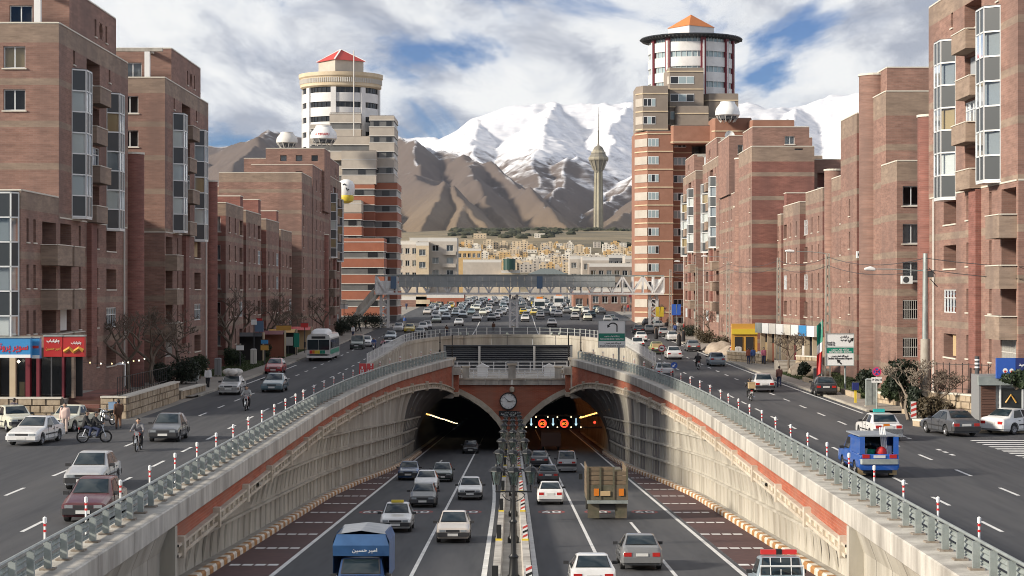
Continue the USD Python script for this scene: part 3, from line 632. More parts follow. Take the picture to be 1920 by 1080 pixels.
# ---- building kit
rb=random.Random(5)
class Face:
 """a vertical wall from P0 to P1 (world xy) with outward normal n, real openings and string bands"""
 def __init__(s,T,P0,P1,n,z0,z1,bands=(),ops=(),wall='brick_brown',band='brick_tan',name='wall'):
  s.T,s.P0,s.n=T,np.array(P0,float),np.array(n,float)
  d=np.array(P1,float)-s.P0; s.L=float(np.linalg.norm(d)); s.t=d/s.L
  us={0.0,s.L}; zs={z0,z1}
  ops=[o for o in ops if o[0]<s.L-.05]
  for o in ops:us |= {max(o[0],0),min(o[1],s.L)}; zs |= {o[2],o[3]}
  for b in bands:
   for q in b:
    if z0<q<z1:zs.add(q)
  us,zs=sorted(us),sorted(zs); W,Bs=MB(),{}
  for i in range(len(us)-1):
   for j in range(len(zs)-1):
    u,z=(us[i]+us[i+1])/2,(zs[j]+zs[j+1])/2
    if any(o[0]<u<o[1] and o[2]<z<o[3] for o in ops):continue
    k=next((i for i,b in enumerate(bands) if b[0]<z<b[1]),None); tgt=W if k is None else Bs.setdefault(k,MB())
    s.rect(tgt,us[i],us[i+1],zs[j],zs[j+1])
  for o in ops:s.opening(W,*o)
  T.add(name,W,M[wall],W1); [T.add('tan_band',B,M[band],W1) for B in Bs.values()]
 def p(s,u,z,o=0.0):q=s.P0+s.t*u+s.n*o; return (q[0],q[1],z)
 def rect(s,mb,u0,u1,z0,z1,o=0.0):return mb.quad(s.p(u0,z0,o),s.p(u1,z0,o),s.p(u1,z1,o),s.p(u0,z1,o))
 def bx(s,mb,u0,u1,z0,z1,o0,o1):
  v=[s.p(u,z,o) for z in (z0,z1) for o in (o0,o1) for u in (u0,u1)]
  return mb.raw(v,[[0,2,3,1],[4,5,7,6],[0,1,5,4],[2,6,7,3],[0,4,6,2],[1,3,7,5]])
 def reveal(s,mb,u0,u1,z0,z1,d):
  for (a,b) in (((u0,z0),(u1,z0)),((u1,z0),(u1,z1)),((u1,z1),(u0,z1)),((u0,z1),(u0,z0))):
   mb.quad(s.p(*a),s.p(*b),s.p(*b,-d),s.p(*a,-d))
 def opening(s,W,u0,u1,z0,z1,kind,*x):
  T=s.T
  if kind in ('win','narrow','dark'):
   d=.22 if kind=='win' else .34
   s.reveal(W,u0,u1,z0,z1,d+.32)
   f=MB(); e=.07 if kind != 'dark' else .05; o0,o1=-d-.04,-d+.03
   s.bx(f,u0,u1,z0,z0+e,o0,o1); s.bx(f,u0,u1,z1-e,z1,o0,o1); s.bx(f,u0,u0+e,z0+e,z1-e,o0,o1); s.bx(f,u1-e,u1,z0+e,z1-e,o0,o1)
   if kind=='win':s.bx(f,(u0+u1)/2-.04,(u0+u1)/2+.04,z0+e,z1-e,o0,o1)
   w=T.add('window',f,M['alu_white' if kind=='win' else 'dark_brown'],W1)
   cuts=[(u0+e,(u0+u1)/2-.04),((u0+u1)/2+.04,u1-e)] if kind=='win' else [(u0+e,u1-e)]
   for c in cuts:T.add('pane',s.rect(MB(),c[0],c[1],z0+e,z1-e,-d),M['pane'],w,W1)
   r=rb.random()
   T.add('curtain',s.rect(MB(),u0,u1,z0,z1,-d-.30),M[('curtain' if r<.4 else 'curtain_grey' if r<.62 else 'curtain_warm' if r<.7 else 'room_dark') if kind=='win' else ('room_dark' if r<.6 else 'curtain_grey')],w,W1)  # the near-black sheets are unlit rooms put into colour, not cloth
   if kind != 'dark':T.add('sill',s.bx(MB(),u0-.1,u1+.1,z0-.09,z0-.004,-.1,.09),M['stone_sill'],w,W1)
  elif kind=='loggia':
   d=x[0] if x else 1.5
   s.reveal(W,u0,u1,z0,z1,d)
   b=T.add('loggia',s.rect(MB(),u0,u1,z0,z1,-d),M['brick_red'],W1)
   f=MB(); m=u0+(u1-u0)*.52; s.bx(f,m,u1-.25,z0,z0+.06,-d+.01,-d+.08)
   for uu in (m,(m+u1-.25)/2,u1-.31):s.bx(f,uu,uu+.06,z0,z1-.25,-d+.01,-d+.08)
   s.bx(f,m,u1-.25,z1-.31,z1-.25,-d+.01,-d+.08)
   T.add('door_frame',f,M['off_white'],b,W1); T.add('door_glass',s.rect(MB(),m,u1-.25,z0,z1-.27,-d+.03),M['spandrel'],b,W1)
   T.add('coping',s.bx(MB(),u0-.05,u1+.05,z0-.10,z0-.004,-.15,.07),M['stone_sill'],b,W1)
   r=rb.random()
   if r<.3:T.add('awning',s.rect(MB(),u0+.1,u1-(u1-u0)*rb.choice([.1,.45]),z0+.1,z1-.05,-.25),M[rb.choice(['curtain','curtain_grey','curtain_warm'])],b,W1)
  elif kind=='glazed':                                           # white-framed glazing filling the opening
   s.reveal(W,u0,u1,z0,z1,.5); f=MB(); n=max(2,int(round((u1-u0)/.9)))
   for k in range(n+1):uu=u0+(u1-u0-.07)*k/n; s.bx(f,uu,uu+.07,z0,z1,-.12,-.04)
   for zz in (z0,z0+(z1-z0)*.62,z1-.07):s.bx(f,u0,u1,zz,zz+.07,-.13,-.03)
   w=T.add('glazing',f,M['alu_white'],W1)
   for k in range(n):T.add('pane',s.rect(MB(),u0+(u1-u0)*k/n+.05,u0+(u1-u0)*(k+1)/n-.05,z0+.07,z1-.07,-.08),M['pane'],w,W1)
   T.add('curtain',s.rect(MB(),u0,u1,z0,z1,-.48),M[rb.choice(['curtain','curtain_grey','room_dark'])],w,W1)  # one choice is a near-black sheet for the unlit room
  elif kind=='barred':
   s.reveal(W,u0,u1,z0,z1,.5); f=MB()
   for k in range(int((u1-u0)/.16)+1):s.bx(f,u0+.16*k,u0+.16*k+.03,z0,z1,-.05,-.02)
   for zz in (z0+.02,(z0+z1)/2,z1-.06):s.bx(f,u0,u1,zz,zz+.04,-.06,-.01)
   w=T.add('barred_window',f,M['off_white'],W1); T.add('curtain',s.rect(MB(),u0,u1,z0,z1,-.48),M['room_dark'],w,W1)  # flat near-black sheet painted for the unlit room, no cloth
  elif kind=='round':
   s.reveal(W,u0,u1,z0,z1,.02)
   c=s.p((u0+u1)/2,(z0+z1)/2); r=min(u1-u0,z1-z0)/2-.02; g=np.linspace(0,2*math.pi,21)
   ring=MB(); 
   outer_=[]
   for a in g[:-1]:
    cs,sn=math.cos(a),math.sin(a); k=1/max(abs(cs),abs(sn)); outer_.append(s.p((u0+u1)/2+(u1-u0)/2*cs*k,(z0+z1)/2+(z1-z0)/2*sn*k))
   inner_=[s.p((u0+u1)/2+r*math.cos(a),(z0+z1)/2+r*math.sin(a)) for a in g[:-1]]; deep=[s.p((u0+u1)/2+r*math.cos(a),(z0+z1)/2+r*math.sin(a),-.4) for a in g[:-1]]
   W.raw(outer_+inner_+deep,[[i,(i+1) % 20,20+(i+1) % 20,20+i] for i in range(20)]+[[20+i,20+(i+1) % 20,40+(i+1) % 20,40+i] for i in range(20)])
   q=MB(); q.raw(deep,[[0,i,i+1] for i in range(1,19)]); T.add('round_window',q,M['spandrel'],W1)
 def bay(s,u0,u1,z0,z1,rows,out=.85,phase=0):
  """projecting glazed bay: angled cheeks, white mullions, alternating clear and dark panes"""
  T=s.T; c=out*.75
  poly=[(u0,0),(u0+c,out),(u1-c,out),(u1,0)] if u1-u0>2.4*c else [(u0,0),(u0+.25,out),(u1-.25,out),(u1,0)]
  segs=[(poly[0],poly[1]),(poly[1],((poly[1][0]+poly[2][0])/2,out)),(((poly[1][0]+poly[2][0])/2,out),poly[2]),(poly[2],poly[3])]
  f=MB(); w=.09; zl=[z0+(z1-z0)*k/rows for k in range(rows+1)]
  for q in [segs[0][0]]+[b for a,b in segs]:f.bar(s.p(q[0],z0,q[1]),s.p(q[0],z1,q[1]),w,w)
  for z in zl:
   for a,b in segs:f.bar(s.p(a[0],z,a[1]),s.p(b[0],z,b[1]),w,w)
  B=T.add('bay_window',f,M['alu_white'],W1)
  for zz,h,m in ((z0,-.16,'alu_white'),(z1,.10,'dark_grey')):
   q=MB(); v=[s.p(u,zz,o*1.04) for u,o in poly]+[s.p(u,zz+h,o*1.04) for u,o in poly]
   q.raw(v,[[0,1,5,4],[1,2,6,5],[2,3,7,6],[0,3,2,1],[4,5,6,7]]); T.add('bay_slab',q,M[m],B,W1)
  for k in range(rows):
   dark=(k+phase) % 2==0
   for a,b in segs:
    q=MB().quad(s.p(a[0],zl[k]+.03,a[1]),s.p(b[0],zl[k]+.03,b[1]),s.p(b[0],zl[k+1]-.03,b[1]),s.p(a[0],zl[k+1]-.03,a[1]))
    T.add('pane',q,M['spandrel' if dark else 'pane'],B,W1)
   if not dark:
    q=MB(); ii=[(u+(.18 if u<(u0+u1)/2 else -.18),max(o-.2,.03)) for u,o in poly]
    for a,b in zip(ii[:-1],ii[1:]):q.quad(s.p(a[0],zl[k],a[1]),s.p(b[0],zl[k],b[1]),s.p(b[0],zl[k+1],b[1]),s.p(a[0],zl[k+1],a[1]))
    T.add('curtain',q,M[rb.choice(['curtain','curtain','curtain_grey','curtain_warm'])],B,W1)
 def balcony(s,u0,u1,z,out=.85,h=1.15,m='brick_tan'):
  q=MB(); p=[(u0,0),(u0+.1,out),(u1-.45,out),(u1,0)]
  v=[s.p(u,z-.15,o) for u,o in p]+[s.p(u,z+h,o) for u,o in p]; iv=[s.p(u+(.14 if i<2 else -.14),z+h,max(o-.14,0)) for i,(u,o) in enumerate(p)]; ib=[s.p(u+(.14 if i<2 else -.14),z,max(o-.14,0)) for i,(u,o) in enumerate(p)]
  q.raw(v+iv+ib,[[0,1,5,4],[1,2,6,5],[2,3,7,6],[0,3,2,1],[4,5,9,8],[5,6,10,9],[6,7,11,10],[8,9,13,12],[9,10,14,13],[10,11,15,14],[12,13,14,15]])
  b=s.T.add('balcony',q,M[m],W1)
  c=MB()
  for i in range(3):c.bar(s.p(p[i][0],z+h+.03,p[i][1]-.06),s.p(p[i+1][0],z+h+.03,max(p[i+1][1]-.06,0)),.2,.06)
  s.T.add('coping',c,M['stone_sill'],b,W1)
  return b
def roof(T,x0,x1,y0,y1,z,name='roof',h=.0):
 x0,x1=min(x0,x1),max(x0,x1)
 T.add(name,MB().quad((x0,y0,z),(x1,y0,z),(x1,y1,z),(x0,y1,z)),M['roof_felt'],W1)
 e=MB(); w=.28
 for q in ((x0,x1,y0-.04,y0+w),(x0,x1,y1-w,y1),(x0-.04,x0+w,y0+w,y1-w),(x1-w,x1+.04,y0+w,y1-w)):e.box(*q,z+.004,z+.1)
 T.add('parapet_coping',e,M['stone_sill'],W1)
def block(T,s,a,D,y0,L,z0,z1,bands=(),south=(),street=(),wall='brick_brown',north=True,wall_south=None,swall=None):
 """box whose street face stands at |x| = a; returns (south face, street face)"""
 fs=Face(T,(s*a,y0),(s*(a+D),y0),(0,-1),z0,z1,bands,south,wall_south or wall)
 ft=Face(T,(s*a,y0),(s*a,y0+L),(-s,0),z0,z1,bands,street,swall or wall)
 q=MB(); X=s*(a+D); q.quad((s*a,y0+L,z0),(X,y0+L,z0),(X,y0+L,z1),(s*a,y0+L,z1)); q.quad((X,y0,z0),(X,y0+L,z0),(X,y0+L,z1),(X,y0,z1))
 T.add('rear_wall',q,M[wall],W1); roof(T,s*a,X,y0,y0+L,z1)
 return fs,ft
def bandset(z0,z1,step=2.9,h=.5):return [(z,z+h) for z in np.arange(z0,z1,step)]
def stair_tower(T,s,a,y,r,z1,m='brick_red',D=4.0):
 """round-nosed brick stair tower"""
 q=MB().lathe([(r,0),(r,z1)],(s*(a+r),y,0),20); q.raw([(s*(a+r)+r*math.cos(g),y+r*math.sin(g),z1) for g in np.linspace(0,2*math.pi,21)[:-1]],[[0,i,i+1] for i in range(1,19)])
 T.add('stair_tower',q,M[m],world=True,smooth=40)
 T.add('tower_coping',MB().lathe([(r-.2,z1+.005),(r-.2,z1+.12),(r+.06,z1+.12),(r+.06,z1-.05)],(s*(a+r),y,0),20),M['stone_sill'],W1)
 T.add('stair_wall',MB().box(*sorted((s*(a+r),s*(a+r+D))),y-r*.5,y+r*.98,0,z1-.02),M[m],W1)
def tall_building(s,a,y0,label,dz=0.0,near=True,group=None,detail=True):
 T=Thing('apartment_building',label,'apartment building',(s*(a+6),y0+12,0)); D,L=15.0,24.3
 z=lambda q:q+dz
 ub=[(z(22.1),z(22.55)),(z(19.2),z(19.65)),(z(16.3),z(16.75)),(z(25.0),z(26.3)),(z(13.0),z(13.35))]
 up_ops=[(4.4,5.0,z(24.0),z(25.0),'narrow'),(16.7,17.3,z(24.0),z(25.0),'narrow'),(8.8,13.4,z(23.2),z(24.95),'loggia',1.6)]
 for k in range(3):up_ops.append((9.2,13.2,z(14.25+2.9*k),z(15.75+2.9*k),'loggia' if k != 1 else 'glazed'))
 fs,ft=block(T,s,a,D,y0,L,z(13.0),z(26.3),ub,[(2.3,3.8,z(23.25),z(24.75),'win'),(2.3,3.8,z(20.35),z(21.8),'win')],up_ops)
 T.add('soffit',MB().quad((s*a,y0,z(12.99)),(s*(a+D),y0,z(12.99)),(s*(a+D),y0+L,z(12.99)),(s*a,y0+L,z(12.99))),M['concrete'],W1)
 ft.bay(4.0,7.2,z(13.25),z(23.6),7,phase=0); ft.bay(15.9,19.1,z(12.75),z(23.1),7,phase=0)
 for k in range(4):ft.balcony(8.9,13.4,z(13.15+2.9*k),.95 if k % 2 else .7,1.05)
 fp,fq=block(T,s,a+.004,D-1,y0+3.2,16.3,z(26.31),z(29.2),[],[(2.6,4.2,z(26.35),z(28.0),'win')],[(8.4,9.0,z(26.9),z(28.2),'narrow'),(10.0,11.3,z(26.9),z(28.2),'round'),(12.3,12.9,z(26.9),z(28.2),'narrow')])
 g=MB().box(*sorted((s*(a+1.5),s*(a+1.95))),y0+1.0,y0+1.4,z(26.3),z(28.7)); T.add('terrace_column',g,M['white_paint'],W1)
 T.add('terrace_beam',MB().box(*sorted((s*(a+.4),s*(a+9))),y0+1.0,y0+1.35,z(28.72),z(29.0)),M['concrete_light'],W1)
 T.add('terrace_beam',MB().box(*sorted((s*(a+1.5),s*(a+1.9))),y0+1.36,y0+3.19,z(28.72),z(29.0)),M['concrete_light'],W1)
 lo=[]; lb=[(z(10.05),z(10.5)),(z(7.1),z(7.55)),(z(4.15),z(4.6))]
 for k in range(4):
  zz=z(2.3+2.95*k)
  lo += [(6.3,6.95,zz,zz+1.5,'narrow'),(12.3,13.0,zz,zz+1.5,'narrow')]
  lo += [(15.9,19.6,zz-.1,zz+1.45,('loggia','glazed','loggia','loggia')[(k+(y0>200)) % 4]),(.5,3.9,zz-.1,zz+1.5,('barred','loggia','loggia','loggia')[k])]
 fl,fm=block(T,s,a+.02,D-.1,y0,L-.1,-.1,z(12.98),lb,[(2.2,3.6,z(2.3+2.95*k),z(3.75+2.95*k),'win') for k in range(4)],lo)
 for k in range(1,4):
  zz=z(2.3+2.95*k)-1.3
  fm.balcony(.3,4.2,zz,1.0,1.18)
 for (u0,u1) in ((9.0,10.9),):T.add('pilaster',fm.bx(MB(),u0,u1,3.2,z(12.95),.0,.35),M['brick_red'],W1)
 T.add('drainpipe',MB().tube([(s*(a-.1),y0+22.3,.3),(s*(a-.1),y0+22.3,z(12.9))],.07),M['off_white'],W1)
 return T
S1=tall_building(-1,31.0,135.0,'nearest tall brown brick apartment building on the left with two glazed bay stacks')
lw=[]
for k in range(4):zz=2.3+2.95*k; lw += [(1.4,2.0,zz,zz+1.5,'narrow'),(3.2,3.9,zz,zz+1.5,'narrow'),(5.6,9.6,zz-.1,zz+1.45,'glazed' if k==0 else 'loggia')]
fs,ft=block(S1,-1,31.0,16,124.6,10.38,-.1,14.35,[(13.2,14.35),(10.05,10.5),(7.1,7.55),(4.15,4.6)],[(5.0,6.4,5+2.95*k,6.4+2.95*k,'win') for k in range(3)],lw)
fs.bay(.15,4.2,4.9,14.2,6,.5,phase=1)
for k in range(1,4):ft.balcony(5.2,10.1,2.3+2.95*k-1.3,1.1,1.18)
stair_tower(S1,-1,30.5,163.6,1.15,19.3)
block(S1,-1,33.0,12,160.0,9.9,-.1,14.6,bandset(1.2,14,2.95),[(.6,2.0,2.3+2.95*k,3.8+2.95*k,'win') for k in range(4)],[(1,2,2.3+2.95*k,3.8+2.95*k,'narrow') for k in range(4)])
S2=tall_building(-1,29.9,170.0,'second tall brown brick apartment building on the left, behind the nearest one')
stair_tower(S2,-1,29.6,198.4,.95,18.9)
block(S2,-1,31.5,12,194.4,7.4,-.1,15.5,bandset(1.2,14,2.95),[],[(1.2,1.9,2.3+2.95*k,3.8+2.95*k,'narrow') for k in range(4)])
def lowrise(s,a,y0,L,z1,label,stair=None,skip=(),T=None,top=1.3):
 T=T or Thing('apartment_building',label,'apartment building',(s*(a+5),y0+L/2,0))
 st,so=[],[]
 k=0; zz=2.0+.3
 while zz+1.6<z1-top+.2:
  st += [(2.2,3.0,zz,zz+1.6,'narrow'),(6.6,7.4,zz,zz+1.6,'narrow'),(10.2,12.6,zz-.1,zz+1.5,rb.choice(['loggia','glazed','loggia']))]
  so += [(.55,1.75,zz,zz+1.55,'win')]
  zz += 2.92; k += 1
 bands=bandset(1.35,z1-1.8,2.92)+[(z1-top,z1)]
 f=block(T,s,a,3.2,y0,L,-.1,z1,bands,so,st,wall_south='brick_red')
 block(T,s,a+3.2,11,y0+1.2,L+5.5,-.1,z1-.4,bands,[(.8,2.2,2.3+2.92*j,3.8+2.92*j,'win') for j in range(k)],[])
 if stair:
  z2,dy=stair; q=MB().box(*sorted((s*(a+.35),s*(a+4))),y0+L+.02,y0+L+dy,0,z2); T.add('stair_wall',q,M['brick_red'],W1)
  T.add('stair_coping',MB().box(*sorted((s*(a+.3),s*(a+4))),y0+L+.0,y0+L+dy+.05,z2+.003,z2+.1),M['stone_sill'],W1)
 return T
lowrise(-1,29.3,202.0,13.2,16.9,'low brown brick apartment block right behind the second tall left building',(18.2,2.2))
lowrise(-1,29.6,219.6,13.2,16.8,'second low brick apartment block along the left pavement, past a red stair wall',(18.6,2.4))
lowrise(-1,29.7,238.4,13.2,16.5,'third low brick apartment block along the left pavement',(18.0,2.2))
lowrise(-1,30.2,257.6,13.0,15.8,'last low brick apartment block before the plain tall brick slab on the left')
T=Thing('apartment_building','plain tall brick slab with tan bands and a stepped roof, left of the glazed bays','apartment building',(-38,285,0))
block(T,-1,29.2,11.5,274,14,-.1,24.2,bandset(1.0,22,2.92)+[(22.9,24.2)],[],[(1.8,2.6,2.2+2.92*k,3.8+2.92*k,'narrow') for k in range(7)])
block(T,-1,29.2,9,289,26,-.1,26.2,bandset(1.0,24,2.92),[(1.5,2.5,24.4,25.3,'dark')],[(5+6*j,5.7+6*j,2.2+2.92*k,3.8+2.92*k,'narrow') for k in range(8) for j in range(3)])
block(T,-1,40.8,8,280,14,-.1,22.6,bandset(1.0,22,2.92),[(2,3.4,20.3,21.2,'win')],[])
block(T,-1,28.8,9,303,10,20,29.6,[],[(1.0,2.0,27.7,28.6,'dark'),(3.4,4.4,27.7,28.6,'dark'),(5.8,6.8,27.7,28.6,'dark')],[])
stair_tower(T,-1,28.6,308,.9,16.5)
S6=tall_building(-1,29.5,317.0,'tall brick building with glazed bays beside the grey banded office tower')
R1_=tall_building(1,29.1,113.5,'nearest tall brick apartment building at the right edge with white framed bay stacks',1.4)
stair_tower(R1_,1,28.9,140.6,1.1,20.4)
block(R1_,1,31.0,10,137.9,4.4,-.1,15.0,bandset(2.4,14,2.95),[],[])
T=Thing('apartment_building','stepped brick building on the right with tan parapets and a tall round brick pillar','apartment building',(36,162,0)); R2_=T
wn=[(.45,1.75,2.9+2.9*k,4.4+2.9*k,'barred' if k<2 else 'win') for k in range(5)]
block(T,1,29.45,2.1,151,6.5,-.1,17.9,bandset(1.8,16,2.9)+[(16.4,17.9)],wn,[])
block(T,1,31.57,9,151.6,6.0,-.1,17.0,bandset(1.8,16,2.9),[],[])
block(T,1,29.9,9,157.8,10,-.1,23.9,bandset(1.8,22,2.9)+[(22.0,23.9)],[],[])
q=MB(); 
block(T,1,30.5,8.2,160.5,12,20,26.1,[],[(3.8,5.2,24.4,25.3,'barred')],[])
stair_tower(T,1,28.95,164.6,1.35,25.9,'brick_brown',6)
wn2=[(.5,1.8,3.2+2.9*k,4.75+2.9*k,'win') for k in range(7)]
block(T,1,30.05,2.4,172,8.4,-.1,23.4,bandset(1.9,20,2.9)+[(21.7,23.4)],wn2,[(3.4,4.0,3.0+2.9*k,4.5+2.9*k,'narrow') for k in range(5)],wall_south='brick_red')
block(T,1,32.47,10,172.4,14,-.1,22.5,bandset(1.9,22,2.9),[],[])
block(T,1,30.6,3,181,8.0,-.1,18.6,bandset(1.9,18,2.9)+[(17.4,18.6)],[],[(2.2,2.9,2.6+2.9*k,4.2+2.9*k,'narrow') for k in range(5)])
stair_tower(T,1,30.3,191.5,1.0,19.6,'brick_brown')
lowrise(1,31.4,199.5,11.5,18.3,'low brick block on the right just past the direction sign, with narrow windows')
lowrise(1,31.5,216.0,13.0,17.6,'second low brick block on the right with narrow slit windows',(19.2,2.0))
lowrise(1,32.2,236.0,3.2,17.0,'third low brick block on the right, against the plain tall slab')
T=Thing('apartment_building','plain tall brick slab on the right with tan bands and a rounded roof block','apartment building',(36,250,0))
block(T,1,29.2,7.6,240.2,14,-.1,25.4,bandset(1.5,22,2.9)+[(23.6,25.4)],[(5.2,6.2,25.0,25.2,'dark')],[(1.6,2.4,3+2.9*k,4.6+2.9*k,'narrow') for k in range(7)],wall_south='brick_red')
block(T,1,29.6,7.0,243,10,25.42,28.0,[],[(4.0,5.2,25.9,26.9,'win')],[])
block(T,1,37,4,243,12,-.1,24.0,bandset(1.5,22,2.9),[(.6,2.6,20.6,22.4,'loggia')],[])
stair_tower(T,1,29.0,257,1.2,25.0,'brick_brown'); stair_tower(T,1,29.6,263.5,.9,19.0,'brick_brown')
block(T,1,30.0,10,266,19.5,-.1,21,bandset(1.5,20,2.9),[(.5,1.6,3+2.9*k,4.5+2.9*k,'win') for k in range(6)],[(3+5*j,3.7+5*j,3+2.9*k,4.5+2.9*k,'narrow') for k in range(6) for j in range(3)])
block(T,1,29.7,9,270,14,21.02,29.0,[],[(1.2,2.6,26.5,27.8,'win')],[])
S7=tall_building(1,30.0,286.0,'tall brick building right of centre whose two bay stacks face the traffic',1.0)
S8=tall_building(1,30.0,322.0,'farther tall brick building with glazed bays beside the orange roofed tower',1.0)
# ---- banded office towers
mat('band_red',(.30,.105,.06),(.36,.135,.08),.8,.85,c3=(.24,.09,.06),s3=.2); mat('band_beige',(.42,.375,.32),(.48,.43,.37),.7,.85,c3=(.34,.30,.26),s3=.15); plain('band_white',(.60,.58,.54),.7)
mat('ribbon_grey',(.12,.12,.12),(.16,.16,.155),.4,.35); plain('ribbon_dark',(.025,.027,.03),.15); plain('ribbon_glass',(.32,.40,.42),.12); plain('roof_red',(.48,.045,.035),.55); plain('roof_orange',(.58,.19,.05),.6); plain('maroon',(.16,.02,.03),.5)
mat('drum_white',(.62,.61,.60),(.70,.69,.68),.6,.5,c3=(.52,.51,.50),s3=.2)
def banded(T,x0,x1,y0,D,z0,z1,fl,upper=False,side=0,wins=(),phase=.9,m=None,ribbon='ribbon_grey'):
 """floors of spandrel, string course and recessed ribbon window; x0..x1 across, front at y0"""
 red,z='band_beige' if upper else (m or 'band_red'),z0
 def ring(name,za,zb,ins,mm,par=None):return T.add(name,MB().box(x0+ins,x1-ins,y0+ins,y0+D,za,zb),M[mm],par,W1)
 k=0
 while z<z1-.3:
  top=min(z+fl,z1); h=.54*fl
  ring('spandrel',z,min(z+h,z1),0,red)
  if z+h+.14<z1:ring('string_course',z+h+.003,z+h+.13,-.06,'band_white')
  if z+fl<=z1+.2 and z+fl<z1-.6:
   r=ring('ribbon_window',z+h+.13,z+fl-.13,.15,ribbon)
   for (a,b) in wins:
    xa,xb=x0+(x1-x0)*a,x0+(x1-x0)*b; T.add('pane',MB().box(xa,xb,y0+.08,y0+.14,z+h+.2,z+fl-.2),M['ribbon_dark'],r,W1)
    if ribbon=='ribbon_glass':
     q=MB()
     for i in range(4):xx=xa+(xb-xa)*i/3; q.box(xx-.06,xx+.06,y0+.03,y0+.08,z+h+.14,z+fl-.14)
     q.box(xa,xb,y0+.03,y0+.08,z+h+.13,z+h+.22).box(xa,xb,y0+.03,y0+.08,z+fl-.22,z+fl-.13); T.add('window_frame',q,M['white_paint'],r,W1)
   ring('string_course',z+fl-.13,z+fl-.003,-.06,'band_white')
  elif z+h<z1-.3:ring('parapet_wall',z+h+.13,z1,.0,red)
  z += fl; k += 1
 T.add('roof',MB().box(x0+.1,x1-.1,y0+.1,y0+D-.1,z1+.004,z1+.12),M['roof_felt'],W1)
def X(px,Y):return (px-960)/F*Y
def Z(py,Y):return CZ-(py-540)/F*Y
T=Thing('office_tower','stepped grey and red banded office tower under a round white drum','office tower',(-26,385,0)); BTL=T
fl=3.02
Y=368; banded(T,X(640,Y),X(720,Y),Y,8,0,Z(447,Y),fl,wins=[(.62,.84)])
Y=371; banded(T,X(628,Y),X(678,Y),Y,8,0,Z(400,Y),fl,wins=[(.5,.8)]); banded(T,X(640,Y),X(677,Y),Y+.5,7,Z(398,Y),Z(376,Y),fl,True,wins=[(.5,.8)])
Y=377; banded(T,X(650,Y),X(702,Y),Y,10,0,Z(346,Y),fl,wins=[(.3,.6)]); banded(T,X(640,Y),X(705,Y),Y+.2,9,Z(345,Y),Z(283,Y),fl,True,wins=[(.48,.68)])
Y=380; banded(T,X(699,Y),X(745,Y),Y,14,0,Z(343,Y),fl,wins=[(.38,.68)]); banded(T,X(692,Y),X(739,Y),Y+.3,13,Z(342,Y),Z(217,Y),fl,True,wins=[(.18,.38),(.68,.88)])
Y=382; banded(T,X(617,Y),X(695,Y),Y,9,Z(300,Y),Z(256,Y),fl,True); banded(T,X(617,Y),X(676,Y),Y+1,9,Z(258,Y),Z(211,Y),fl,True); banded(T,X(580,Y),X(640,Y),Y+2,9,0,Z(233,Y),fl,True)
def drum(label,px,Y,r_px,py0,py1,nfl,ribbon,pil,name='office_drum'):
 x,r=X(px,Y),r_px/F*Y; z0,z1=Z(py0,Y),Z(py1,Y)
 T=Thing(name,label,'office tower',(x,Y+r,0)); fh=(z1-z0)/nfl; c=(0,0,0)
 T.add('core',MB().lathe([(r*.9,0),(r*.9,z1)],c,32),M['drum_white'])
 for k in range(nfl):
  z=z0+fh*k
  T.add('spandrel',MB().lathe([(r*.9,z),(r,z),(r,z+fh*.62),(r*.9,z+fh*.62)],c,48),M['drum_white'],smooth=30)
  b=T.add('ribbon_window',MB().lathe([(r*.965,z+fh*.62),(r*.965,z+fh)],c,48),M[ribbon],smooth=30)
  q=MB()
  for i in range(48):
   g=(i+.5)*math.pi/24
   if math.sin(g)<.3:q.bar((r*.975*math.cos(g),r*.975*math.sin(g),z+fh*.62),(r*.975*math.cos(g),r*.975*math.sin(g),z+fh),.10,.10)
  T.add('mullions',q,M['white_paint' if ribbon=='ribbon_glass' else 'dark_grey'],b,kind='stuff')
 for g in pil:
  a=math.radians(g); T.add('pilaster',MB().bar((r*1.0*math.cos(a),r*1.0*math.sin(a),z0),(r*1.0*math.cos(a),r*1.0*math.sin(a),z1-.05),1.0,.5,(math.cos(a),math.sin(a),0)),M['maroon' if ribbon=='ribbon_glass' else 'drum_white'])
  if ribbon=='ribbon_glass':T.add('pilaster_stripe',MB().bar((r*1.03*math.cos(a),r*1.03*math.sin(a),z0),(r*1.03*math.cos(a),r*1.03*math.sin(a),z1-.9),.3,.3,(math.cos(a),math.sin(a),0)),M['white_paint'])
 return T,x,r,z0,z1
T,x,r,z0,z1=drum('white round office drum with dark ribbon windows and a red pyramid roof',633,384,73,300,162,5,'ribbon_dark',(174,219,264,309,354))
T.add('cornice',MB().lathe([(r,z1),(r*1.06,z1+.3),(r*1.06,z1+1.9),(r*1.10,z1+2.2),(r*1.10,z1+2.9),(r*.6,z1+3.0)],n=48),M['far_wall_cream'],smooth=30)
for i in range(60):
 g=math.pi+i*math.pi/59; T.add('cornice_bracket',MB().bar((r*1.065*math.cos(g),r*1.065*math.sin(g),z1+.9),(r*1.065*math.cos(g),r*1.065*math.sin(g),z1+1.8),.22,.22),M['band_white'])
hx,hz0,hz1,hz2=4.5,z1+2.95,Z(108,384),Z(84,384)
cs,sn=math.cos(.62),math.sin(.62)
def sq(h):return [(h*(cs*a-sn*b),h*(sn*a+cs*b)) for a,b in ((-1,-1),(1,-1),(1,1),(-1,1))]
T.add('roof_house',MB().prism(sq(hx*.72),hz0,hz1),M['band_beige']); e=sq(hx*.80)
T.add('pyramid_roof',MB().raw([(a,b,hz1) for a,b in e]+[(0,0,hz2)],[[0,1,4],[1,2,4],[2,3,4],[3,0,4],[0,2,1],[0,3,2]]),M['roof_red'])
for a,b in e:T.add('roof_ridge',MB().bar((a,b,hz1+.05),(0,0,hz2+.05),.28,.12),M['white_paint'])
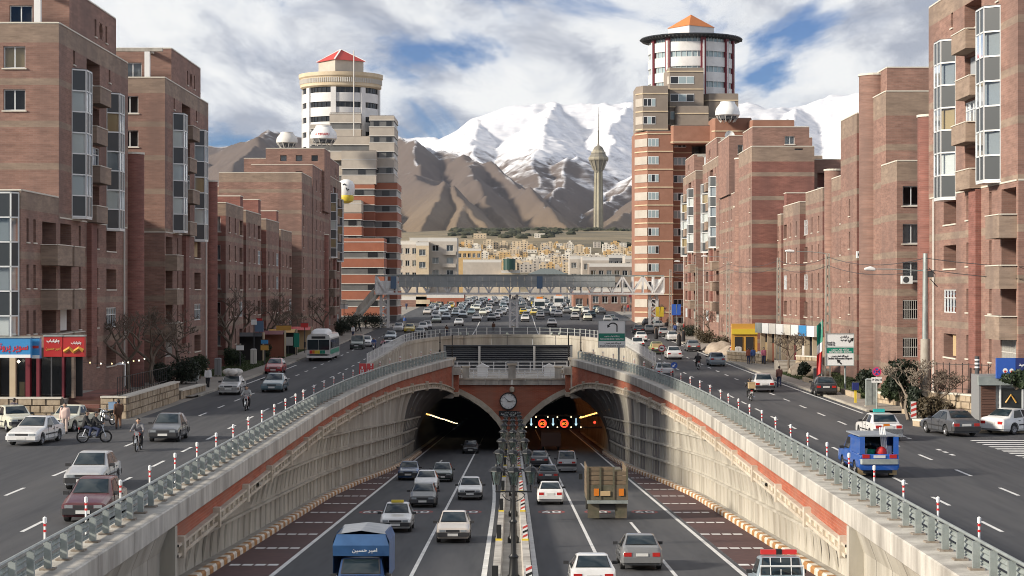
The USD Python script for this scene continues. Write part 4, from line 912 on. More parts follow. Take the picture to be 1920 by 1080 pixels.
single('radio_mast',MB().tube([(X(663,380),380.2,Z(255,380)),(X(663,380),380.2,Z(95,380))],.12,5),M['off_white'],'thin red and white radio mast in front of the red roofed drum','mast')
def cooler(px,Y,py0,py1,rp,label,text=False,m='white_paint'):
 x,r,z0,z1=X(px,Y),rp/F*Y,Z(py0,Y),Z(py1,Y); h=z1-z0
 t=Thing('cooling_tower',label,'cooling tower',(x,Y,z0))
 t.add('bowl',MB().lathe([(r*.8,h*.18),(r,h*.24),(r,h*.42),(r*.93,h*.62),(r*.62,h*.9),(r*.6,h),(r*.5,h)],n=20),M[m],smooth=30)
 t.add('louvre_ring',MB().lathe([(r*.78,0),(r*.8,h*.17)],n=20),M['dark_grey'])
 for i in range(10):g=i*math.pi/5; t.add('strut',MB().bar((r*.6*math.cos(g),r*.6*math.sin(g),-h*.15),(r*.95*math.cos(g),r*.95*math.sin(g),h*.24),.12),M['off_white'])
 if text:
  q=meshkit.text_mesh('A KIGARU',h*.13,.03,True); vv=np.array(q.vertices); vv[:,0] -= vv[:,0].mean(); th=vv[:,0]/(r*.97)
  w=np.c_[np.sin(th)*(r*.985+vv[:,2]),-np.cos(th)*(r*.985+vv[:,2]),h*.40+vv[:,1]]; t.add('lettering',(w,np.array(q.faces)),M['sign_red'])
cooler(607,372,268,236,25,'white bowl shaped cooling tower with red lettering below the round drum',True)
cooler(538,310,274,248,20,'pale ribbed cooling tower on the roof of the tall brick slab',False,'off_white')
cooler(1364,362,224,191,23,'white dome shaped cooling tower on the roof of the brown brick tower')
t=Thing('balloon_sign','white and yellow balloon shaped advertising sign with black squiggles on a roof','sign',(X(649,360),360,Z(372,360)))
t.add('balloon',MB().lathe([(.3,0),(1.25,.5),(1.55,1.4),(1.55,2.4),(1.2,3.1),(.5,3.45),(0,3.5)],n=18),M['white_paint'],smooth=40); t.add('base',MB().lathe([(.5,-.9),(1.3,-.5),(1.45,.1),(1.3,.55)],n=18),M['yellow_paint'],smooth=40)
t.add('black_mark',MB().tube([(-.5,-1.50,2.4),(-.2,-1.56,2.6),(.1,-1.58,2.3)],.10),M['sign_black']); t.add('black_mark',MB().tube([(.1,-1.58,1.9),(.3,-1.55,1.4),(.65,-1.42,1.6)],.10),M['sign_black'])
T=Thing('office_tower','tall brown brick tower with white window bands and a chamfered corner','office tower',(30,375,0))
Y=370; fl=3.35
def chamfer(x0,x1,y0,D,z0,z1,mat_,cut=2.1,wins=True,xw=(.02,.44),text=None):
 zz=z0
 while zz<z1-.4:
  t_=min(zz+fl,z1); poly=[(x0,y0+cut*1.6),(x0+cut,y0),(x1,y0),(x1,y0+D),(x0,y0+D)]
  T.add('wall_band',MB().prism(poly,zz,t_-.004),M[mat_],W1)
  q=MB(); pp=[(x0-.05,y0+cut*1.6),(x0+cut-.03,y0-.05),(x1+.02,y0-.05)]
  for a,b in zip(pp[:-1],pp[1:]):q.bar((*a,zz+.3),(*b,zz+.3),.14,.22)
  T.add('string_course',q,M['far_wall_cream' if mat_ != 'band_beige' else 'band_beige'],W1)
  if t_-zz>2.5 and wins:
   a,b=np.array(pp[0]),np.array(pp[1]); d=(b-a)/np.linalg.norm(b-a); n=np.array([-abs(d[1]),-abs(d[0])]); n /= np.linalg.norm(n)
   q=MB(); za,zb=zz+1.25,zz+2.75
   q.quad((*(a+n*.04),za),(*(b+n*.04),za),(*(b+n*.04),zb),(*(a+n*.04),zb)); w=T.add('corner_window',q,M['far_wall_grey'],W1)
   q=MB(); xa,xb=x0+cut+(x1-x0-cut)*xw[0],x0+cut+(x1-x0-cut)*xw[1]
   q.box(xa,xb,y0-.06,y0+.02,za,zb); w=T.add('window_frame',q,M['white_paint'],W1)
   k=3
   for i in range(k):T.add('pane',MB().box(xa+(xb-xa)*i/k+.07,xa+(xb-xa)*(i+1)/k-.07,y0-.08,y0-.061,za+.12,zb-.12),M['ribbon_glass' if rb.random()<.6 else 'ribbon_dark'],w,W1)
  zz += fl
 T.add('roof',MB().prism([(x0+.1,y0+cut*1.7),(x0+cut+.1,y0+.1),(x1-.1,y0+.1),(x1-.1,y0+D-.1),(x0+.1,y0+D-.1)],z1+.004,z1+.1),M['roof_felt'],W1)
mat('tower_brown',(.27,.135,.09),(.32,.165,.115),.7,.85,c3=(.25,.115,.075),s3=.12); mat('tower_taupe',(.24,.20,.165),(.28,.235,.195),.7,.85,c3=(.20,.165,.135),s3=.12)
chamfer(X(1193,Y),X(1262,Y),Y,14,0,Z(246,Y),'tower_brown'); chamfer(X(1194,Y),X(1253,Y),Y+.6,10,Z(246,Y)+.1,Z(161,Y),'tower_taupe',1.2,xw=(.02,.5))
chamfer(X(1247,Y),X(1300,Y),Y+3.2,12,0,Z(232,Y),'tower_brown',.4,xw=(.3,.78)); chamfer(X(1255,Y),X(1323,Y),Y+4,10,Z(233,Y),Z(123,Y),'tower_taupe',.4,xw=(.02,.72))
chamfer(X(1322,Y),X(1390,Y),Y+5,9,0,Z(171,Y),'tower_taupe',1.2,False); chamfer(X(1268,Y),X(1330,Y),Y+1.5,6,Z(248,Y),Z(198,Y),'tower_taupe',.3,False)
chamfer(X(1330,Y),X(1402,Y),Y-6,8,0,Z(227,Y),'tower_brown',.5,False); chamfer(X(1258,Y),X(1335,Y),Y-1,8,Z(270,Y),Z(236,Y),'tower_brown',.4,False)
chamfer(X(1395,Y),X(1475,Y),Y-10,14,0,Z(234,Y),'tower_brown',.4,False)
single('satellite_dish',MB().lathe([(0,.3),(.5,.25),(.85,.05),(.9,0)],(0,0,0),16,'y').moved((X(1367,360),359,Z(255,360))),M['white_paint'],'white satellite dish on the brown tower roof below the cooling dome','satellite dish')
T,x,r,z0,z1=drum('round glazed office drum with maroon pilasters, wide dark disc roof and orange pyramid',1303,382,82,180,66,4,'ribbon_glass',(205,233,281,319,340))
zr0=Z(70,382)
T.add('disc_roof',MB().lathe([(r*.55,zr0+.2),(r*1.15,zr0+.15),(r*1.20,zr0+.5),(r*1.17,zr0+.75),(r*.4,zr0+1.25),(0,zr0+1.25)],n=48),M['black_iron'],smooth=25)
for i in range(40):
 g=math.pi*(1+i/39); T.add('roof_rib',MB().bar((r*.95*math.cos(g),r*.95*math.sin(g),zr0+.0),(r*1.19*math.cos(g),r*1.19*math.sin(g),zr0+.35),.15,.3),M['dark_grey'])
T.add('neck',MB().lathe([(r*1.0,z1),(r*.96,zr0+.2)],n=48),M['drum_white'])
hz0,hz1,hz2=zr0+1.2,Z(42,382),Z(16,382); cs,sn=math.cos(-.95),math.sin(-.95)
T.add('roof_house',MB().prism(sq(3.2),hz0,hz1),M['drum_white']); e=sq(3.35); T.add('pyramid_roof',MB().raw([(a,b,hz1) for a,b in e]+[(0,0,hz2)],[[0,1,4],[1,2,4],[2,3,4],[3,0,4],[0,2,1],[0,3,2]]),M['roof_orange'])
# ---- pedestrian bridge
PY=345.0
B=Thing('pedestrian_bridge','white steel truss pedestrian bridge with grey cladding panels over the street','bridge',(0,PY,0))
bx0,bx1,bz0,bz1=X(704,PY),X(1245,PY),Z(551,PY),Z(517,PY)
for y in (PY,PY+3.2):
 B.add('bottom_chord',MB().box(bx0,bx1,y-.14,y+.14,bz0-.15,bz0+.2),M['white_paint'],W1); B.add('top_chord',MB().box(bx0,bx1,y-.12,y+.12,bz1-.12,bz1+.12),M['galvanised'],W1)
 n=28; dx=(bx1-bx0)/n
 for i in range(n+1):B.add('truss_post',MB().bar((bx0+i*dx,y,bz0+.2),(bx0+i*dx,y,bz1-.12),.2),M['white_paint'],W1)
 for i in range(n):
  a,b=(bz0+.2,bz1-.12) if i % 2 else (bz1-.12,bz0+.2); B.add('truss_diagonal',MB().bar((bx0+i*dx,y,a),(bx0+(i+1)*dx,y,b),.24),M['white_paint'],W1)
B.add('deck',MB().box(bx0,bx1,PY+.15,PY+3.05,bz0-.05,bz0+.1),M['mid_grey'],W1); B.add('roof',MB().box(X(745,PY),X(1160,PY),PY-.3,PY+3.5,bz1+.13,bz1+.22),M['galvanised'],W1)
mat('cladding',(.34,.37,.37),(.42,.45,.45),.8,.5,c3=(.25,.275,.28),s3=.25)
xs=np.arange(X(748,PY),X(1152,PY),1.22)
for i,xx in enumerate(xs):
 B.add('cladding_panel',MB().box(xx,xx+1.19,PY-.2,PY-.16,bz0+1.25,bz1+.05),M['cladding'],W1)
for zz in (bz0+1.25,(bz0+bz1)/2+.6,bz1+.0):B.add('cladding_rail',MB().box(xs[0],xs[-1]+1.2,PY-.24,PY-.201,zz-.04,zz+.05),M['galvanised'],W1)
for pxx in (738,1012):B.add('blue_panel',MB().box(X(pxx,PY)-.5,X(pxx,PY)+.5,PY-.28,PY-.245,bz0+.9,bz1-.1),M['sign_blue2'] if 'sign_blue2' in M else plain('sign_blue2',(.10,.17,.27),.4),W1)
B.add('end_panel',MB().box(bx0+.1,X(738,PY),PY+.2,PY+.26,bz0+.2,bz1-.9),M['sign_white'],W1); B.add('end_panel',MB().box(X(1222,PY),bx1-.1,PY+.2,PY+.26,bz0+.2,bz1-.6),M['sign_white'],W1)
for pxx,y in ((720,PY+1.6),(963,PY+1.6),(1226,PY+1.6)):
 x=X(pxx,PY); z0=zr(y); w=.62
 for sx in (-1,1):
  for sy in (-1,1):B.add('pier_leg',MB().box(x+sx*w-.2,x+sx*w+.2,y+sy*w-.2,y+sy*w+.2,z0,bz0-.16),M['white_paint'],W1)
 nn=6; dz=(bz0-.2-z0)/nn
 for k in range(nn):
  for sy in (-1,1):B.add('pier_lacing',MB().bar((x-w*(1 if k % 2 else -1),y+sy*w,z0+k*dz),(x+w*(1 if k % 2 else -1),y+sy*w,z0+(k+1)*dz),.2),M['white_paint'],W1)
 B.add('pier_plinth',MB().box(x-.8,x+.8,y-.8,y+.8,z0-.2,z0+.35),M['concrete'],W1)
q=MB(); a,b=at(702,562,PY+1),at(668,590,PY-6)
B.add('stair_side',q.raw([(a[0],PY+1,bz0-.3),(a[0],PY+1,bz0+1.2),(b[0],PY-6,zr(PY)+2.2+1.3),(b[0],PY-6,zr(PY)+2.2)],[[0,1,2,3]]),M['concrete'],W1)
B.add('stair_flight',MB().bar((a[0]+.05,PY+1.9,bz0-.2),(b[0]+.05,PY-5.1,zr(PY)+2.2),1.7,.25),M['concrete'],W1)
# ---- buildings beyond the bridge
def midblock(px0,px1,py,Y,m,label,nf,nw,fl=3.2,D=14,wm='ribbon_dark',skip=.0,name='city_building',balc=False):
 x0,x1,z1=X(px0,Y),X(px1,Y),Z(py,Y); t=Thing(name,label,'building',((x0+x1)/2,Y+D/2,zr(Y)))
 ops=[]
 for i in range(nf):
  zz=z1-1.2-(i+1)*fl+1.0
  for j in range(nw):
   if rb.random()<skip:continue
   u=(j+.5)*(x1-x0)/nw; w=min(1.7,(x1-x0)/nw*.62); ops.append((u-w/2,u+w/2,zz,zz+1.55,'win'))
 Face(t,(x0,Y),(x1,Y),(0,-1),zr(Y)-.5,z1,[(z1-.9,z1)],ops,m,'band_white')
 for xx in (x0,x1):t.add('side_wall',MB().quad((xx,Y,zr(Y)-.5),(xx,Y+D,zr(Y)-.5),(xx,Y+D,z1),(xx,Y,z1)),M[m],W1)
 roof(t,x0,x1,Y,Y+D,z1)
 if balc:
  for i in range(nf):zz=z1-1.2-(i+1)*fl; t.add('balcony',MB().box(x0+(x1-x0)*.5,x1-.3,Y-1.0,Y-.01,zz,zz+.95),M['band_beige'],W1)
 return t
t=midblock(745,783,452,520,'far_wall_grey','cream concrete building at the left behind the footbridge, with long window rows',3,3); midblock(768,806,446,540,'far_wall_grey','narrow cream roof storey rising behind the beige balcony building',1,2)
midblock(780,804,454,505,'far_wall_cream','cream flat-fronted wing beside the beige balcony building',3,1); midblock(803,857,446,508,'far_wall_grey','beige building with long balconies and pale side wall beyond the footbridge',3,2,balc=True)
midblock(858,902,466,760,'far_wall_ochre','ochre building with yellow fins beyond the footbridge',1,5); midblock(868,940,487,700,'band_beige','pale blue-grey mural building behind the footbridge',0,1)
single('water_tank',MB().lathe([(0,0),(2.1,0),(2.1,3.8),(0,4.0)],(X(955,690),690,Z(506,690)),16),plain('tank_green',(.012,.05,.04),.5),'dark green cylindrical tank standing above the footbridge roof','tank')
midblock(940,975,507,692,'far_wall_cream','low cream house under the dark green tank',0,1)
t=Thing('hipped_roof_hall','low hall with a grey hipped roof seen above the footbridge','building',(X(1025,640),646,zr(640)))
x0,x1,Yh=X(992,640),X(1062,640),640; z=Z(514,640); t.add('wall',MB().box(x0,x1,Yh,Yh+12,0,z),M['band_beige'],W1)
t.add('roof',MB().raw([(x0-.4,Yh-.4,z),(x1+.4,Yh-.4,z),(x1+.4,Yh+12.4,z),(x0-.4,Yh+12.4,z),(x0+4,Yh+6,Z(503,640)),(x1-4,Yh+6,Z(503,640))],[[0,1,5],[0,5,4],[1,2,5],[2,3,4],[2,4,5],[3,0,4]]),plain('slate',(.13,.15,.145),.7),W1)
midblock(1068,1100,480,560,'far_wall_grey','grey flat-roofed building left of the broadcast tower foot',3,2); midblock(1092,1142,482,545,'band_beige','brown-grey building in front of the broadcast tower podium',2,3)
midblock(1140,1172,478,590,'ribbon_grey','dark grey glass-fronted block beside the brown-grey building',3,3); midblock(1105,1194,494,530,'tower_taupe','long brown building behind the right end of the footbridge',4,6); midblock(1172,1196,480,570,'far_wall_grey','grey block with small windows beside the brown tower',4,2)
for px0,px1,py,Y,m,lb,nf,nw in ((742,800,556,505,'brick_brown','brown low shop row at the left end of the far street',0,3),(800,870,552,503,'band_red','red brick corner building at the far end of the street',1,4),(868,960,556,655,'band_beige','long beige shop front closing the far street',0,5),(958,1062,548,668,'far_wall_grey','grey shop row closing the far street at centre',1,6),(1075,1140,545,470,'tower_brown','brown brick corner house right of the far street',2,3),(1108,1196,540,452,'brick_brown','long brown brick wall building at the right of the far street',1,5)):
 midblock(px0,px1,py,Y,m,lb,nf,nw)
for px0,px1,py0,py1,Y,m,lb in ((912,934,560,574,640,'sign_red','dark red hoarding on the beige shop front at the end of the street'),(895,912,562,573,641,'far_wall_cream','cream hoarding left of the dark red one'),(935,955,562,574,641,'far_wall_ochre','yellowish hoarding right of the dark red one'),(780,806,562,570,500,'far_wall_cream','pale fascia board over the left far shops')):
 a,b=at(px0,py0,Y),at(px1,py1,Y); single('hoarding',MB().box(a[0],b[0],Y-.3,Y-.1,b[2],a[2]),M[m],lb,'hoarding')
a,b=at(1179,552,446),at(1203,557.5,446); t=Thing('street_sign','dark red street sign with white lettering hanging under the footbridge','sign',(a[0],446,b[2]))
t.add('board',MB().box(a[0],b[0],445.9,446,b[2],a[2]),M['maroon'],W1); pass
